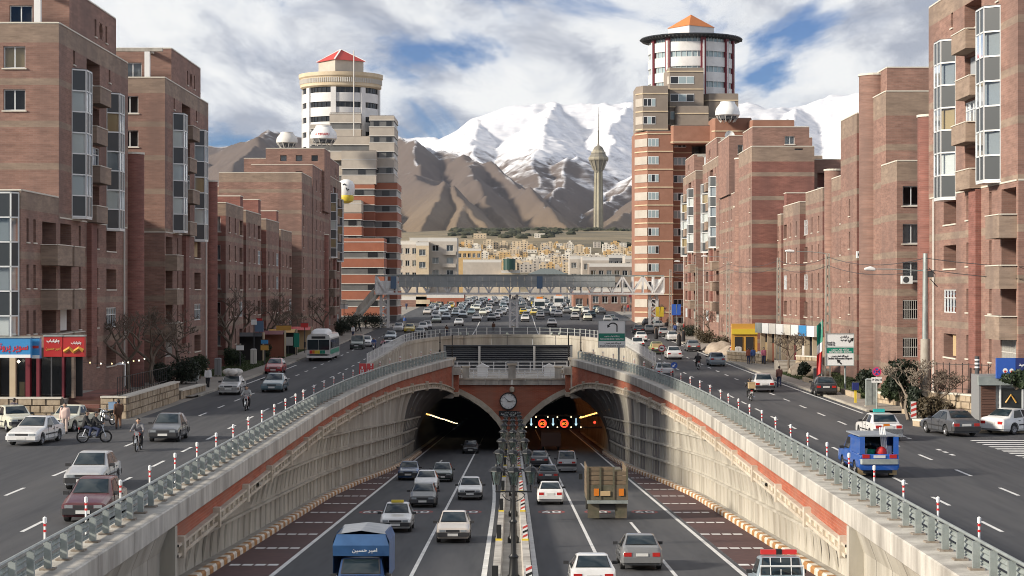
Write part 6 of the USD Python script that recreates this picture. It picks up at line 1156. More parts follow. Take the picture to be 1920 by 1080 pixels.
b=framed(t,w,h,0); t.add('post',MB().box(-.1+.75,.1+.75,.08,.28,-3.4,h-.2),M['galvanised'])
t.add('green_field',MB().box(-w/2+.06,w/2-.06,-.012,-.004,h*.25,h*.53),M['sign_green'],b)
arrow2(t,b,[(.55,h*.58),(.55,h*.80)]+[(.12+.43*math.cos(g),h*.80+.30*math.sin(g)) for g in np.linspace(.3,math.pi-.3,7)]+[(-.31,h*.82)],.13,-.008,head=.2)
t.prim  # heading lines
letter(t,b,'south',0,h*.40,-.013,.20,'sign_white',wmax=w*.78,center=True); letter(t,b,'NAVVAB EXP. SOUTH',0,h*.29,-.013,.17,'sign_white',True,w*.85,center=True)
letter(t,b,'airport',.1,h*.135,-.005,.22,'sign_black',wmax=w*.6,center=True); letter(t,b,'Imam Khomeini Airport',0,h*.04,-.005,.17,'sign_black',True,w*.9,center=True)
Yg=150.0; w,h=53/F*Yg,61/F*Yg
t=Thing('direction_sign','tall white direction sign with green band and black diagonal arrows beside the parked black car','road sign',(X(1575,Yg),Yg,Z(686,Yg)))
b=framed(t,w,h,0); t.add('post',MB().tube([(.42,.2,-2.35),(.42,.2,h-.1)],.08,8),M['galvanised'])
t.add('green_field',MB().box(-w/2+.06,w/2-.06,-.012,-.004,h*.39,h*.56),M['sign_green'],b); t.add('rule',MB().box(-w/2+.05,w/2-.05,-.012,-.004,h*.575,h*.59),M['galvanised'],b)
letter(t,b,'azadi',.0,h*.86,-.005,.21,'sign_black',wmax=.7); letter(t,b,'tohid',.0,h*.75,-.005,.21,'sign_black',wmax=.8)
letter(t,b,'Azadi Sq.',-w/2+.1,h*.69,-.005,.13,'sign_black',True,.6); letter(t,b,'Tohid Sq.',-w/2+.1,h*.625,-.005,.13,'sign_black',True,.6)
letter(t,b,'south',0,h*.475,-.013,.17,'sign_white',wmax=w*.8,center=True); letter(t,b,'NAVVAB EXP. SOUTH',0,h*.405,-.013,.12,'sign_white',True,w*.8,center=True)
letter(t,b,'airport',-.05,h*.27,-.005,.19,'sign_black',wmax=w*.62,center=True); letter(t,b,'Imam Khomeini Airport',0,h*.20,-.005,.14,'sign_black',True,w*.86,center=True)
arrow2(t,b,[(.68,h*.72),(.85,h*.79)],.10,-.008,head=.17); arrow2(t,b,[(.12,h*.05),(-.06,h*.12)],.10,-.008,head=.17)
def disc_sign(px,py,Y,r,face,ring,label,base,inner=None,plate=False):
 x,z=X(px,Y),Z(py,Y); t=Thing('round_sign',label,'road sign',(x,Y,base)); h=z-base
 t.add('post',MB().tube([(0,.06,0),(0,.06,h+r*.5)],.045,6),M['galvanised']); b=t.add('disc',MB().lathe([(0,0),(r,0),(r,.03),(0,.03)],(0,0,h),24,'y'),M[face])
 if ring:t.add('ring',MB().lathe([(r*.72,-.006),(r*.99,-.006)],(0,0,h),24,'y'),M[ring],b)
 if inner=='x':
  for k in (-1,1):t.add('bar',MB().bar((-r*.5,-.01,h-k*r*.5),(r*.5,-.01,h+k*r*.5),.012,r*.26,(k*1,0,-1)),M['pink_sign'],b)
 if inner=='truck':t.add('symbol',MB().box(-r*.45,r*.15,-.01,-.004,h-r*.2,h+r*.2).box(r*.18,r*.42,-.01,-.004,h-r*.2,h+r*.05),M['sign_black'],b)
 if inner=='arrow':arrow2(t,b,[(r*.35,h+r*.4),(-r*.15,h-r*.15)],r*.26,-.01,'sign_white',r*.4)
 if plate:t.add('plate',MB().box(-.34,.34,.0,.03,h-r-.42,h-r-.06),M['sign_white']); letter(t,None,'P 24 H',0,h-r-.3,-.002,.14,'sign_black',True,center=True)
plain('pink_sign',(.62,.05,.13),.4)
disc_sign(1241,653,168,.31,'sign_white','sign_red','red ringed no lorries sign on a thin pole beside the right guard rail',.2,'truck')
disc_sign(1264,685,160,.27,'sign_blue',None,'small blue keep-left sign behind the grey taxi on the right road',.2,'arrow')
disc_sign(1644,697,129,.30,'sign_blue','pink_sign','pink and blue no stopping sign with a white plate on the right pavement',.1,'x',True)
for px,lab in ((680,'left red and white plastic barrier at the tip of the pit wall'),(694,'right red and white plastic barrier at the tip of the pit wall')):
 x=X(px,184); t=Thing('plastic_barrier',lab,'barrier',(x,184,zr(184)+.03)); t.add('body',MB().raw([(a,b,c) for c,k in ((0,.3),(.35,.26),(1.05,.1)) for a,b in ((-.32,-k),(.32,-k),(.32,k),(-.32,k))],[[i+j,i+(j+1) % 4,i+4+(j+1) % 4,i+4+j] for i in (0,4) for j in range(4)]+[[8,9,10,11]]),M['sign_red'])
 for k in range(2):t.add('white_stripe',MB().box(-.2+.24*k,-.1+.24*k,-.31,-.29 if 0 else -.302,.1,.5),M['white_paint'])
# ---- vehicles
def mani(v,f):return m3.Manifold(m3.Mesh(np.asarray(v,np.float32),np.asarray(f,np.uint32)))
def mcyl(x,y0,y1,z,r,n=20):return m3.Manifold.cylinder(y1-y0,r,r,n).rotate([-90,0,0]).translate([x,y0,z])
def mbox(x0,x1,y0,y1,z0,z1):return m3.Manifold.cube([x1-x0,y1-y0,z1-z0]).translate([x0,y0,z0])
def marr(m):
 q=m.to_mesh(); return np.array(q.vert_properties[:,:3],float),np.array(q.tri_verts)
PROFILES={}
def prof(name,L,W,H,wb,wr,st,glass,**kw):PROFILES[name]=dict(L=L,W=W,H=H,wb=wb,wr=wr,st=st,glass=glass,**kw)
def sedan(L,W,H,hood,boot,cowl,wt,rt,rb_,nose=.52,tail=.62,belt=.86,roofw=.70):
 f=L/2; return [(f,.34,nose,nose+.08,.80,.88),(f-.09,.22,nose+.12,nose+.20,.88,.97),(f-.75,.19,belt-.08,hood-.05,.88,1),(cowl,.19,belt,hood,.88,1),(wt,.19,belt+.02,H-.045,roofw,1),
        ((wt+rt)/2,.19,belt+.03,H,roofw,1),(rt,.19,belt+.03,H-.04,roofw,1),(rb_,.19,belt+.02,boot,.86,1),(-f+.1,.22,belt-.02,boot-.05,.88,.97),(-f,.36,tail,tail+.10,.80,.90)]
prof('boxy',3.95,1.62,1.44,2.35,.29,sedan(3.95,1.62,1.44,.92,.97,.82,.12,-1.05,-1.5),(.82,.12,-1.05,-1.5))
prof('saloon',4.45,1.72,1.42,2.66,.31,sedan(4.45,1.72,1.42,.93,1.0,.80,.02,-1.05,-1.62,roofw=.68),(.80,.02,-1.05,-1.62))
prof('classic',4.3,1.62,1.42,2.5,.30,sedan(4.3,1.62,1.42,.95,.97,.72,.22,-.98,-1.38,nose=.6,tail=.72,belt=.88,roofw=.73),(.72,.22,-.98,-1.38))
prof('hatch',3.85,1.66,1.44,2.44,.30,sedan(3.85,1.66,1.44,.95,.98,.98,.10,-1.15,-1.72,nose=.5,tail=.66,belt=.90,roofw=.68),(.98,.10,-1.15,-1.72))
prof('van',4.1,1.68,1.82,2.6,.31,sedan(4.1,1.68,1.82,1.08,1.15,1.12,.45,-1.80,-1.96,nose=.6,tail=.8,belt=1.0,roofw=.80),(1.12,.45,-1.80,-1.96))
prof('pickup',4.5,1.66,1.45,2.6,.31,sedan(4.5,1.66,1.45,.95,.90,.78,.22,-.42,-.70,nose=.58,tail=.66,belt=.88,roofw=.74),(.78,.22,-.42,-.70),bed=(-2.1,-.85,.64))
prof('truckette',4.8,1.72,1.72,2.65,.34,[(2.4,.45,.80,.95,.86,.94),(2.3,.34,.95,1.06,.9,.99),(1.5,.32,1.0,1.10,.9,1),(1.25,.32,1.02,1.14,.88,1),(.85,.32,1.05,1.66,.80,1),(.4,.32,1.06,1.72,.80,1),(-.1,.32,1.06,1.68,.80,1),(-.22,.32,1.0,1.06,.92,1),(-2.35,.36,.98,1.04,.94,1),(-2.4,.5,.9,.98,.94,.98)],(1.25,.85,-.1,-.22),bed=(-2.3,-.34,.72))
CACHE={}
def car_geo(kind):
 if kind in CACHE:return CACHE[kind]
 p=PROFILES[kind]; W=p['W']/2; st=p['st']; rows=[]
 for x,zb,be,tp,wt,wf in st:
  w=W*wf; half=[(w*.90,zb),(w,zb+.12),(w*1.0,(zb+be)/2+.06),(w*.975,be),(w*wt,tp-.035),(w*wt*.82,tp)]
  rows.append([(x,y,z) for y,z in half]+[(x,-y,z) for y,z in half[::-1]])
 v=np.array(rows).reshape(-1,3); n=12; f=[]
 for i in range(len(rows)-1):
  for j in range(n):j2=(j+1) % n; a,b,c,d=i*n+j,i*n+j2,(i+1)*n+j2,(i+1)*n+j; f += [[a,c,b],[a,d,c]]
 e=(len(rows)-1)*n
 f += [[0,j,j+1] for j in range(1,n-1)]+[[e,e+j+1,e+j] for j in range(1,n-1)]
 f=np.array(f); m=trimesh.Trimesh(v,f,process=False)
 if m.volume<0:f=f[:,::-1]
 body=mani(v,f); wb,wr=p['wb'],p['wr']; xo=p.get('xo',.06)
 for x in (wb/2+xo,-wb/2+xo):
  for s in (-1,1):body=body-mcyl(x,*sorted((s*(W-.24),s*(W+.1))),wr,wr+.065)
 if 'bed' in p:x0,x1,z=p['bed']; body=body-mbox(x0,x1,-W+.10,W-.10,z,3)
 g={'body':marr(body)}; cx,wx,rx,bx_=p['glass']
 S=np.array([s_[:6] for s_ in st])[::-1]
 def sd(x,t,s,o=.012):
  be,tp,wt,wf=(np.interp(x,S[:,0],S[:,k]) for k in (2,3,4,5)); w=W*wf
  return (x,s*(w*.975+t*(w*wt-w*.975)+o),be+t*(tp-.035-be))
 def tt(x,u,o):wt,wf,tp=(np.interp(x,S[:,0],S[:,k]) for k in (4,5,3)); return np.array((x,u*W*wf*wt*.86,tp)) 
 def scr(xa,xb,dirx):
  a,b=tt(xa,1,0),tt(xb,1,0); d=b-a; nrm=np.array([abs(d[2])*dirx,0,abs(d[0])]); nrm /= np.linalg.norm(nrm)
  q=[[tt(xa+(xb-xa)*k,u*.985,0)+nrm*(.014+.05*(1-u*u)*math.sin(math.pi*k)) for u in np.linspace(-1,1,9)] for k in np.linspace(.07,.93,6)]; return loft(q)
 g['windscreen']=scr(cx,wx,1).arr(); g['rear_window']=scr(bx_,rx,-1).arr(); sw=[]
 xm=(wx+rx)/2+.05; xm=xm if kind not in ('pickup','truckette') else rx
 for s in (-1,1):
  sw.append(MB().quad(sd(cx-.16,.10,s),sd(wx-.03,.90,s),sd(xm+.04,.90,s),sd(xm+.04,.08,s)).arr())
  if xm != rx:
   sw.append(MB().quad(sd(xm-.04,.08,s),sd(xm-.04,.90,s),sd(rx+.04,.90,s),sd(bx_+.30 if kind != 'van' else rx+.05,.10,s)).arr())
 g['side_window']=sw; f0,r0=st[0][0],st[-1][0]; zf,zr_=st[0][2],st[-1][2]
 def rbox(x0,x1,y0,y1,z0,z1,c=.05):
  pl=[(x0,y0+c),(x0+(c if x0<0 else 0),y0),(x1-(c if x1>0 else 0),y0),(x1,y0+c),(x1,y1-c),(x1-(c if x1>0 else 0),y1),(x0+(c if x0<0 else 0),y1),(x0,y1-c)]
  return MB().prism(pl,z0,z1).arr()
 g['bumper']=[rbox(f0-.14,f0+.07,-W*.985,W*.985,zf-.20,zf+.0,.09),rbox(r0-.07,r0+.14,-W*.985,W*.985,zr_-.28,zr_-.06,.09)]
 g['grille']=MB().box(f0-.05,f0+.012,-W*.40,W*.40,zf+.015,zf+.12).arr(); hl=[]
 for s in (-1,1):hl.append(MB().box(f0-.12,f0+.02,*sorted((s*W*.45,s*W*.80)),zf+.02,zf+.125).arr())
 g['headlight']=hl
 g['door_seam']=[MB().bar(sd(xx,-.02,s,.006),(xx,s*(W+.004),.30),.018,.012,(1,0,0)).arr() for s in (-1,1) for xx in ((xm,) if xm==rx else (xm,cx-.28))]
 g['side_strip']=[MB().box(-wb/2+.45,wb/2-.40,*sorted((s*(W-.01),s*(W+.018))),.50,.56).arr() for s in (-1,1)]
 g['door_handle']=[MB().cbox((xx,s*(W-.005),.76),(.16,.03,.035)).arr() for s in (-1,1) for xx in ((xm+.2,) if xm==rx else (xm+.16,rx+.22))]
 g['glass_seal']=[MB().quad(*(v_[[0,8,53,45]]-[0,0,.006]+(v_[[0,8,53,45]]-v_.mean(0))*.07)).arr() for v_,f_ in (g['windscreen'],g['rear_window'])]
 g['taillight']=[MB().box(r0-.02,r0+.1,*sorted((s*W*.50,s*W*.86)),zr_-.03,zr_+.13).arr() for s in (-1,1)]
 g['plate']=[MB().box(f0+.07,f0+.085,-.25,.25,zf-.17,zf-.05).arr(),MB().box(r0-.03 if zr_>.5 else r0-.085,r0-.0,-.25,.25,zr_-.02,zr_+.10).arr()]
 g['mirror']=[MB().cbox((cx-.22,s*(W+.09),st[3][2]+.07),(.10,.20,.13)).arr() for s in (-1,1)]
 ty,rim=[],[]
 for x in (wb/2+xo,-wb/2+xo):
  for s in (-1,1):
   y1,y0=s*(W-.01),s*(W-.20)
   ty.append(MB().lathe([(wr*.62,y1),(wr*.93,y1),(wr,y1-s*.03),(wr,y0),(wr*.6,y0)],(x,0,wr),18,'y').arr()); rim.append(MB().lathe([(0,y1-s*.03),(wr*.2,y1-s*.005),(wr*.28,y1-s*.05),(wr*.55,y1-s*.045),(wr*.66,y1-s*.01)],(x,0,wr),12,'y').arr())
 g['tyre'],g['rim']=ty,rim
 g['under']=MB().box(r0+.3,f0-.3,-W*.72,W*.72,.2,.42).arr()
 CACHE[kind]=g; return g
plain('chrome',(.55,.55,.55),.18,1.0); plain('rim_grey',(.30,.30,.31),.35,.7); plain('headlamp',(.34,.37,.39),.08,.3,.8); plain('tail_red',(.40,.02,.015),.25); plain('tail_amber',(.60,.18,.02),.3); plain('bumper_black',(.028,.028,.03),.55); plain('plate_white',(.60,.60,.58),.5)
PAINT={}
def paint(c,rough=.28):
 k=tuple(c)
 if k not in PAINT:
  n='car_paint_%d' % (len(PAINT)+1)
  MATS[n]=usdkit.material(stage,'/World/Looks/' +n,{'g':('geometry',{}),'n':('noise_texture',{'scale':2.2,'detail':5.0}),'s':('separate_xyz',{}),
   'r':('rgb_ramp',{'ramp':[(.4,c),(.75,tuple(.82*q+.18*d for q,d in zip(c,(.20,.18,.15))))]}),'p':('principled_bsdf',{'roughness':rough,'coat_weight':.6,'coat_roughness':.08})},
   [('g.position','n.vector'),('n.fac','r.fac'),('r.color','p.base_color')],surface='p.BSDF'); PAINT[k]=MATS[n]
 return PAINT[k]
COL=dict(white=(.70,.70,.69),cream=(.66,.66,.54),silver=(.42,.43,.44),beige=(.52,.47,.42),maroon=(.085,.018,.022),dark=(.035,.038,.045),charcoal=(.07,.075,.085),teal=(.09,.15,.18),red=(.36,.018,.025),green=(.06,.085,.08),darkgreen=(.025,.05,.045),blue=(.02,.055,.15),brightblue=(.015,.10,.42),paleblue=(.30,.37,.42),grey=(.16,.165,.17),yellow=(.60,.44,.03),taxi=(.68,.68,.60),lime=(.42,.47,.22),olive=(.09,.085,.055),orange=(.55,.22,.03),black=(.015,.015,.017))
def car(kind,color,x,y,z,head,label,group=None,cat='car',detail=2,name=None,trim='bumper_black',yaw=0.0,pitch=0.0):
 """head: -1 comes towards the camera, +1 drives away"""
 g=car_geo(kind); rz=(math.pi/2 if head>0 else -math.pi/2)+yaw
 T=Thing(name or {'hatch':'hatchback_car','van':'small_van','pickup':'pickup_truck','truckette':'light_truck'}.get(kind,'saloon_car'),label,cat,(x,y,z),rz,group)
 if pitch:UsdGeom.Xformable(T.prim).AddRotateYOp().Set(math.degrees(pitch))
 T.body=T.add('body',g['body'],paint(COL[color]),smooth=32); T.g=g; T.k=PROFILES[kind]
 T.add('windscreen',g['windscreen'],M['windscreen'],smooth=True); T.add('rear_window',g['rear_window'],M['windscreen'],smooth=True)
 for i in range(4):w=T.add('wheel',g['tyre'][i],M['rubber'],smooth=40 if detail>1 else False); detail and T.add('rim',g['rim'][i],M['rim_grey'],w)
 for w in g['side_window']:T.add('side_window',w,M['side_glass'])
 for b in g['bumper']:T.add('bumper',b,M[trim] if isinstance(trim,str) and trim in M else paint(COL[trim]))
 if detail:
  if head<0 or detail>1 or 1:
   if head<0:
    T.add('grille',g['grille'],M['bumper_black'])
    for h in g['headlight']:T.add('headlight',h,M['headlamp'])
    T.add('number_plate',g['plate'][0],M['plate_white'])
   else:
    for h in g['taillight']:T.add('taillight',h,M['tail_red'])
    T.add('number_plate',g['plate'][1],M['plate_white'])
  for q_ in g['side_strip']:T.add('side_strip',q_,M['bumper_black'])
  for q_ in g['door_seam']:T.add('door_seam',q_,M['void'])
  for q_ in g['door_handle']:T.add('door_handle',q_,M['bumper_black'])
  for q_ in g['glass_seal']:T.add('glass_seal',q_,M['bumper_black'])
  for m_ in g['mirror']:T.add('mirror',m_,M['bumper_black'])
  T.add('underbody',g['under'],M['bumper_black'])
 return T
MATS['windscreen']=usdkit.material(stage,'/World/Looks/windscreen',{'p':('principled_bsdf',{'base_color':(.016,.026,.032),'roughness':.04,'specular_ior_level':.6})},[],surface='p.BSDF')
MATS['side_glass']=usdkit.material(stage,'/World/Looks/side_glass',{'p':('principled_bsdf',{'base_color':(.022,.026,.028),'roughness':.1,'specular_ior_level':.4})},[],surface='p.BSDF')
def on(px,py):Y=gY(py); return X(px,Y),Y,zr(Y)+.035
def onT(px,py):Y=tY(py); return X(px,Y),Y,zt(Y)+.005
SL=math.atan(.0476)
def scar(kind,color,px,py,head,label,**k):
 """a car on the surface roads; (px, py) is the middle of its near end on the road in the photograph"""
 x,y,z=on(px,py); return car(kind,color,x,y+PROFILES[kind]['L']/2,z,head,label,**k)
def tcar(kind,color,px,py,head,label,**k):
 x,y,z=onT(px,py); y += PROFILES[kind]['L']/2; return car(kind,color,x,y,zt(y)+.006,head,label,pitch=SL if head>0 else -SL,**k)
scar('boxy','maroon',156,984,-1,'maroon boxy hatch-tailed saloon nearest the left guard rail'); scar('boxy','silver',155,922,-1,'silver-white boxy saloon right behind the maroon one')
scar('boxy','charcoal',305,831,-1,'dark blue-grey boxy saloon beside the rider in the middle of the left road'); scar('saloon','white',48,838,-1,'white saloon with dark grille at the left edge by the side street',trim='white',yaw=-.10)
T=scar('pickup','cream',118,812,-1,'cream pickup with open bed waiting behind the white saloon',cat='pickup',yaw=-.22); scar('classic','cream',8,812,-1,'pale green classic saloon cut by the left edge of the picture',yaw=.5)
scar('pickup','cream',45,783,-1,'long cream pickup parked across the side street below the stone wall',cat='pickup',yaw=1.15)
T=scar('classic','white',428,742,-1,'white classic saloon carrying white sacks on its roof rack',trim='chrome')
rk=Thing('roof_load','white sacks tied on the roof of the classic saloon','sacks',(T.loc[0],T.loc[1]+.1,T.loc[2]+1.44))
ic=trimesh.creation.icosphere(2,1.0); 
for i,(dx,dy,sx) in enumerate(((-.3,0,.45),(.3,.15,.5),(.05,-.3,.4))):
 V=np.array(ic.vertices)*[sx,.42,.26]*(1+.16*(meshkit.noise(np.array(ic.vertices)*3+i,3)[:,None]-.5)); rk.add('sack',(V+[dx,dy,.24],ic.faces),M['off_white'],smooth=True)
scar('saloon','teal',509,737,-1,'teal grey saloon in the middle lane behind the red hatchback',trim='teal'); scar('hatch','red',512,702,-1,'red hatchback in the lane next to the left pavement',trim='red')
scar('saloon','white',684,651,-1,'white saloon between the scooters beyond the bus',trim='white'); scar('boxy','white',727,661,-1,'white saloon at the left rail, in front of the silver one'); scar('saloon','paleblue',731,640,-1,'pale silver estate behind the white saloon at the left rail')
scar('saloon','white',746,622,-1,'white saloon beside the yellow taxi near the bridge pier',trim='white'); scar('saloon','yellow',767,624,-1,'yellow taxi saloon near the left bridge pier',cat='taxi',trim='yellow')
scar('van','green',668,656,-1,'small dark green vehicle near the scooter rider beyond the bus',detail=1)
T=scar('classic','white',1662,829,1,'white classic taxi with a turquoise roof sign ahead of the blue truck',cat='taxi',trim='chrome',yaw=.06); T.add('roof_sign',MB().box(-.1,.1,-.3,.3,1.43,1.60),plain('turquoise',(.02,.35,.33),.4)); T.add('orange_sticker',MB().box(-2.17,-2.155,-.05,.3,.75,.93),M['tail_amber'])
scar('saloon','charcoal',1798,821,1,'dark grey saloon with black bumper parked by the stone wall on the right',yaw=.20); scar('saloon','white',1925,818,1,'white car cut by the right edge of the picture',trim='white',yaw=-.9)
scar('hatch','black',1552,744,1,'black hatchback parked beside the direction sign',yaw=-.05); scar('boxy','white',1434,737,1,'white boxy saloon with black bumper driving beside the walking man')
scar('classic','paleblue',1346,688,1,'pale blue-grey pickup-like saloon in the outer right lane',trim='paleblue'); scar('saloon','silver',1247,712,1,'silver taxi with yellow panels next to the right guard rail',cat='taxi',trim='charcoal')
scar('saloon','white',1265,675,1,'white saloon in the middle right lane past the no lorries sign',trim='white'); scar('saloon','grey',1301,660,1,'grey-green saloon beyond the white one in the outer right lane')
T=scar('pickup','lime',1233,665,1,'pale yellow-green pickup with loaded bed in the inner right lane',cat='pickup'); T.add('load',MB().box(-1.9,-.95,-.55,.55,.7,1.25),M['curtain_warm'])
scar('pickup','white',1197,655,1,'white pickup beside the right pit wall, before the sign',cat='pickup'); scar('saloon','white',1203,641,1,'white saloon ahead of the white pickup by the pit wall',trim='white')
scar('saloon','dark',1198,626,1,'dark saloon farther up the inner right lane'); scar('saloon','white',1263,640,-1,'white saloon parked facing the camera by the right pavement',trim='white'); scar('boxy','silver',1245,632,1,'silver saloon parked behind the white one near the lattice pole')
T=tcar('boxy','white',741,999,-1,'white taxi with yellow roof sign in the left tunnel lanes',cat='taxi'); T.add('roof_sign',MB().prism([(-.12,-.32),(.12,-.32),(.12,.32),(-.12,.32)],1.43,1.56),M['yellow_paint'])
tcar('boxy','beige',849,1019,-1,'beige boxy saloon nearest the camera in the left tunnel lanes'); tcar('hatch','dark',792,952,-1,'dark hatchback with one amber light in the left tunnel lanes',trim='dark')
tcar('hatch','white',798,922,-1,'white saloon half hidden behind the dark hatchback',trim='white'); tcar('boxy','white',881,938,-1,'white boxy saloon in the lane by the median')
tcar('pickup','blue',765,901,-1,'blue pickup hugging the left tunnel wall',cat='pickup'); tcar('boxy','darkgreen',828,904,-1,'dark green boxy saloon just out of the left tunnel')
car('saloon','dark',-4.5,215,zt(215),-1,'dark saloon with lights barely seen inside the left tunnel',pitch=-SL)
tcar('saloon','grey',1204,1071,1,'dark grey saloon with bright red tail lights in the right tunnel lanes',trim='grey'); car('hatch','white',2.95,73.4,zt(73.4),1,'white saloon cut by the lower edge right of the median',pitch=SL,trim='white')
tcar('hatch','white',1032,947,1,'white hatchback in the lane right of the median',trim='white'); tcar('hatch','dark',1028,908,1,'dark hatchback in front of the white hatchback',trim='dark')
tcar('van','silver',1063,886,1,'silver small van entering the right tunnel'); car('saloon','charcoal',2.5,182,zt(182),1,'dark saloon entering the right tunnel beside the median',pitch=SL)
t=Thing('box_truck','brown box truck deep inside the right tunnel','truck',(4.4,226,zt(226))); t.add('box',MB().box(-1.1,1.1,-3,2,.6,2.15),M['dark_brown']); t.add('cab',MB().box(-1.0,1.0,2.05,3.6,.5,1.95),M['off_white'])
for s in (-1,1):
 for y in (-2,2.8):t.add('wheel',MB().lathe([(0,s*.75),(.45,s*.75),(.45,s*1.0),(0,s*1.0)],(0,y,.45),14,'x'),M['rubber'])
y0=66.5
T=car('truckette','blue',-5.2,y0+2.4,zt(y0+2.4),-1,'blue light truck with a tall blue tarpaulin at the bottom of the picture',cat='truck',pitch=-SL)
mat('tarp_blue',(.025,.085,.21),(.035,.11,.26),1.5,.6,c3=(.02,.05,.13),s3=.6); mat('tarp_grey',(.20,.22,.25),(.26,.28,.31),1.6,.7)
zt1=2.62
T.add('tarpaulin',MB().raw([(x,y,z) for x in (-2.35,1.0) for y,z in ((-.97,1.0),(-.97,2.25),(-.82,zt1-.04),(.82,zt1-.04),(.97,2.25),(.97,1.0))],[[i,i+1,i+7,i+6] for i in (0,1,3,4)]+[[0,5,4,1],[1,4,3,2]]),M['tarp_blue'])
T.add('tarpaulin_front',MB().raw([(1.0,-.97,1.75),(1.0,.97,1.75),(1.14,.97,2.12),(1.14,-.97,2.12),(1.02,-.84,zt1-.12),(1.02,.84,zt1-.12)],[[0,1,2],[0,2,3],[3,2,5],[3,5,4]]),M['tarp_blue'])
T.add('tarpaulin_top',MB().raw([(-2.36,-.85,zt1-.03),(1.02,-.85,zt1-.12),(1.02,.85,zt1-.12),(-2.36,.85,zt1-.03),(-2.36,0,zt1+.06),(1.0,0,zt1)],[[0,1,5],[0,5,4],[4,5,2],[4,2,3]]),M['tarp_grey'])
v,f=arab('amir',.18,.01); v[:,0] -= v[:,0].mean(); T.add('lettering',(np.c_[1.135-(2.25-1.98)*.0+0*v[:,0]+.012,v[:,0]+.1,1.86+v[:,1]],f),M['sign_white'])
x,y,z=on(1646,899)
T=car('truckette','brightblue',x,y+2.4,z,1,'bright blue pickup with a loaded high-sided bed and white poles on the right road',cat='truck',trim='galvanised',yaw=.03)
for s in (-1,1):T.add('side_panel',MB().box(-2.3,-.3,*sorted((s*.78,s*.83)),1.04,1.75),paint(COL['brightblue'])); T.add('rear_post',MB().box(-2.36,-2.28,*sorted((s*.62,s*.83)),1.04,1.78),paint(COL['brightblue']))
T.add('roof_board',MB().box(-2.3,.6,-.84,.84,1.79,1.84),M['tarp_grey']); T.add('mudflap',MB().box(-1.95,-1.92,.50,.84,.12,.5),M['curtain_warm']); T.add('mudflap',MB().box(-1.95,-1.92,-.84,-.50,.12,.5),M['curtain_warm'])
t=Thing('pole_bundle','bundle of white poles leaning up from the blue pickup bed','poles',(x+.3,y+.5,z+.9))
for i in range(4):t.add('pole',MB().tube([(i*.07,0,0),(i*.07-.10,.15,1.25)],.03,6),M['white_paint'])
t=Thing('red_bag','orange-red bag among the load of the blue pickup','bag',(x+.22,y+.45,z+.85)); V=np.array(ic.vertices)*[.24,.2,.26]*(1+.3*(meshkit.noise(np.array(ic.vertices)*2.5,9)[:,None]-.5)); t.add('bag',(V+[0,0,.24],ic.faces),M['sign_red'],smooth=True)
for i,(dx,c,h,lb) in enumerate(((-.55,'curtain_grey',.5,'grey tool box in the blue pickup bed'),(-.2,'sign_green',.45,'green crate in the blue pickup bed'),(.55,'off_white',.6,'white bucket in the blue pickup bed'))):
 t=single('cargo_item',MB().lathe([(0,0),(.2,0),(.22,h),(.17,h),(.16,.1)],(x+dx,y+.6+.1*i,z+.75),8),M[c],lb,'cargo')
T=car('truckette','paleblue',9.3,68.4,zt(68.4),1,'pale blue police pickup with red and blue light bar at the lower right',cat='police pickup',pitch=SL)
T.add('light_bar',MB().box(.25,.5,-.62,-.1,1.74,1.9),M['sign_red']); T.add('light_bar',MB().box(.25,.5,.1,.62,1.74,1.9),M['sign_red']); T.add('light_bar_centre',MB().box(.24,.51,-.1,.1,1.74,1.92),M['black_iron'])
for yy in (-.36,0,.36):T.add('window_bar',MB().bar((-.14,yy,1.66),(-.26,yy,1.08),.03),M['white_paint'])
T.add('bed_rail',MB().tube([(-.5,-.75,1.05),(-.5,-.75,1.4),(-.5,.75,1.4),(-.5,.75,1.05)],.035,6),M['white_paint'])
x,y,z=onT(1139,975)
T=Thing('cargo_lorry','olive lorry with high wooden plank sides seen from behind in the right tunnel lanes','lorry',(x,y,zt(y)+.01)); mat('planks',(.13,.095,.06),(.19,.14,.09),3,.85,c3=(.12,.09,.06),s3=1,stretch=(1,1,3)); mat('olive_paint',(.075,.072,.045),(.11,.105,.07),2,.6,c3=(.15,.11,.08),s3=1)
T.add('cab',MB().box(-1.05,1.05,4.6,6.4,.7,2.4),M['olive_paint']); T.add('chassis',MB().box(-.45,.45,.1,6.3,.55,.85),M['black_iron']); T.add('bed_floor',MB().box(-1.12,1.12,.05,4.5,.95,1.1),M['olive_paint'])
T.add('tailgate',MB().box(-1.12,1.12,0,.06,1.12,1.95),M['olive_paint']); T.add('rear_bar',MB().box(-1.15,1.15,-.1,.04,.92,1.10),M['galvanised'])
for k in range(4):
 T.add('rear_plank',MB().box(-1.12,1.12 if k<3 else .3,.01,.06,1.98+k*.26,2.2+k*.26),M['planks'])
 for s in (-1,1):T.add('side_plank',MB().box(*sorted((s*1.08,s*1.13)),.08,4.5,1.14+k*.45,1.54+k*.45),M['planks'])
for xx in (-1.1,-.4,.35,1.1):T.add('stake',MB().box(xx-.05,xx+.05,-.05,.0,1.12,2.95),M['olive_paint'])
for xx in (-.62,.78):T.add('rear_lamp',MB().box(xx-.14,xx+.14,-.06,-.001,1.35,1.75),M['tail_amber'])
T.add('number_plate',MB().box(-.4,.15,-.07,-.002,1.35,1.62),M['curtain_warm'])
for s in (-1,1):
 T.add('mudflap',MB().box(*sorted((s*.45,s*1.1)),.15,.18,.08,.88),M['olive_paint']); T.add('mirror',MB().box(*sorted((s*1.2,s*1.4)),5.9,5.95,1.7,2.05),M['black_iron'])
 for yy in (1.0,5.4):T.add('wheel',MB().lathe([(.2,s*.5),(.48,s*.5),(.52,s*.6),(.52,s*.98),(.46,s*1.02),(.2,s*.95)],(0,yy,.52),16,'x'),M['rubber'])
x,y,z=on(597,678)
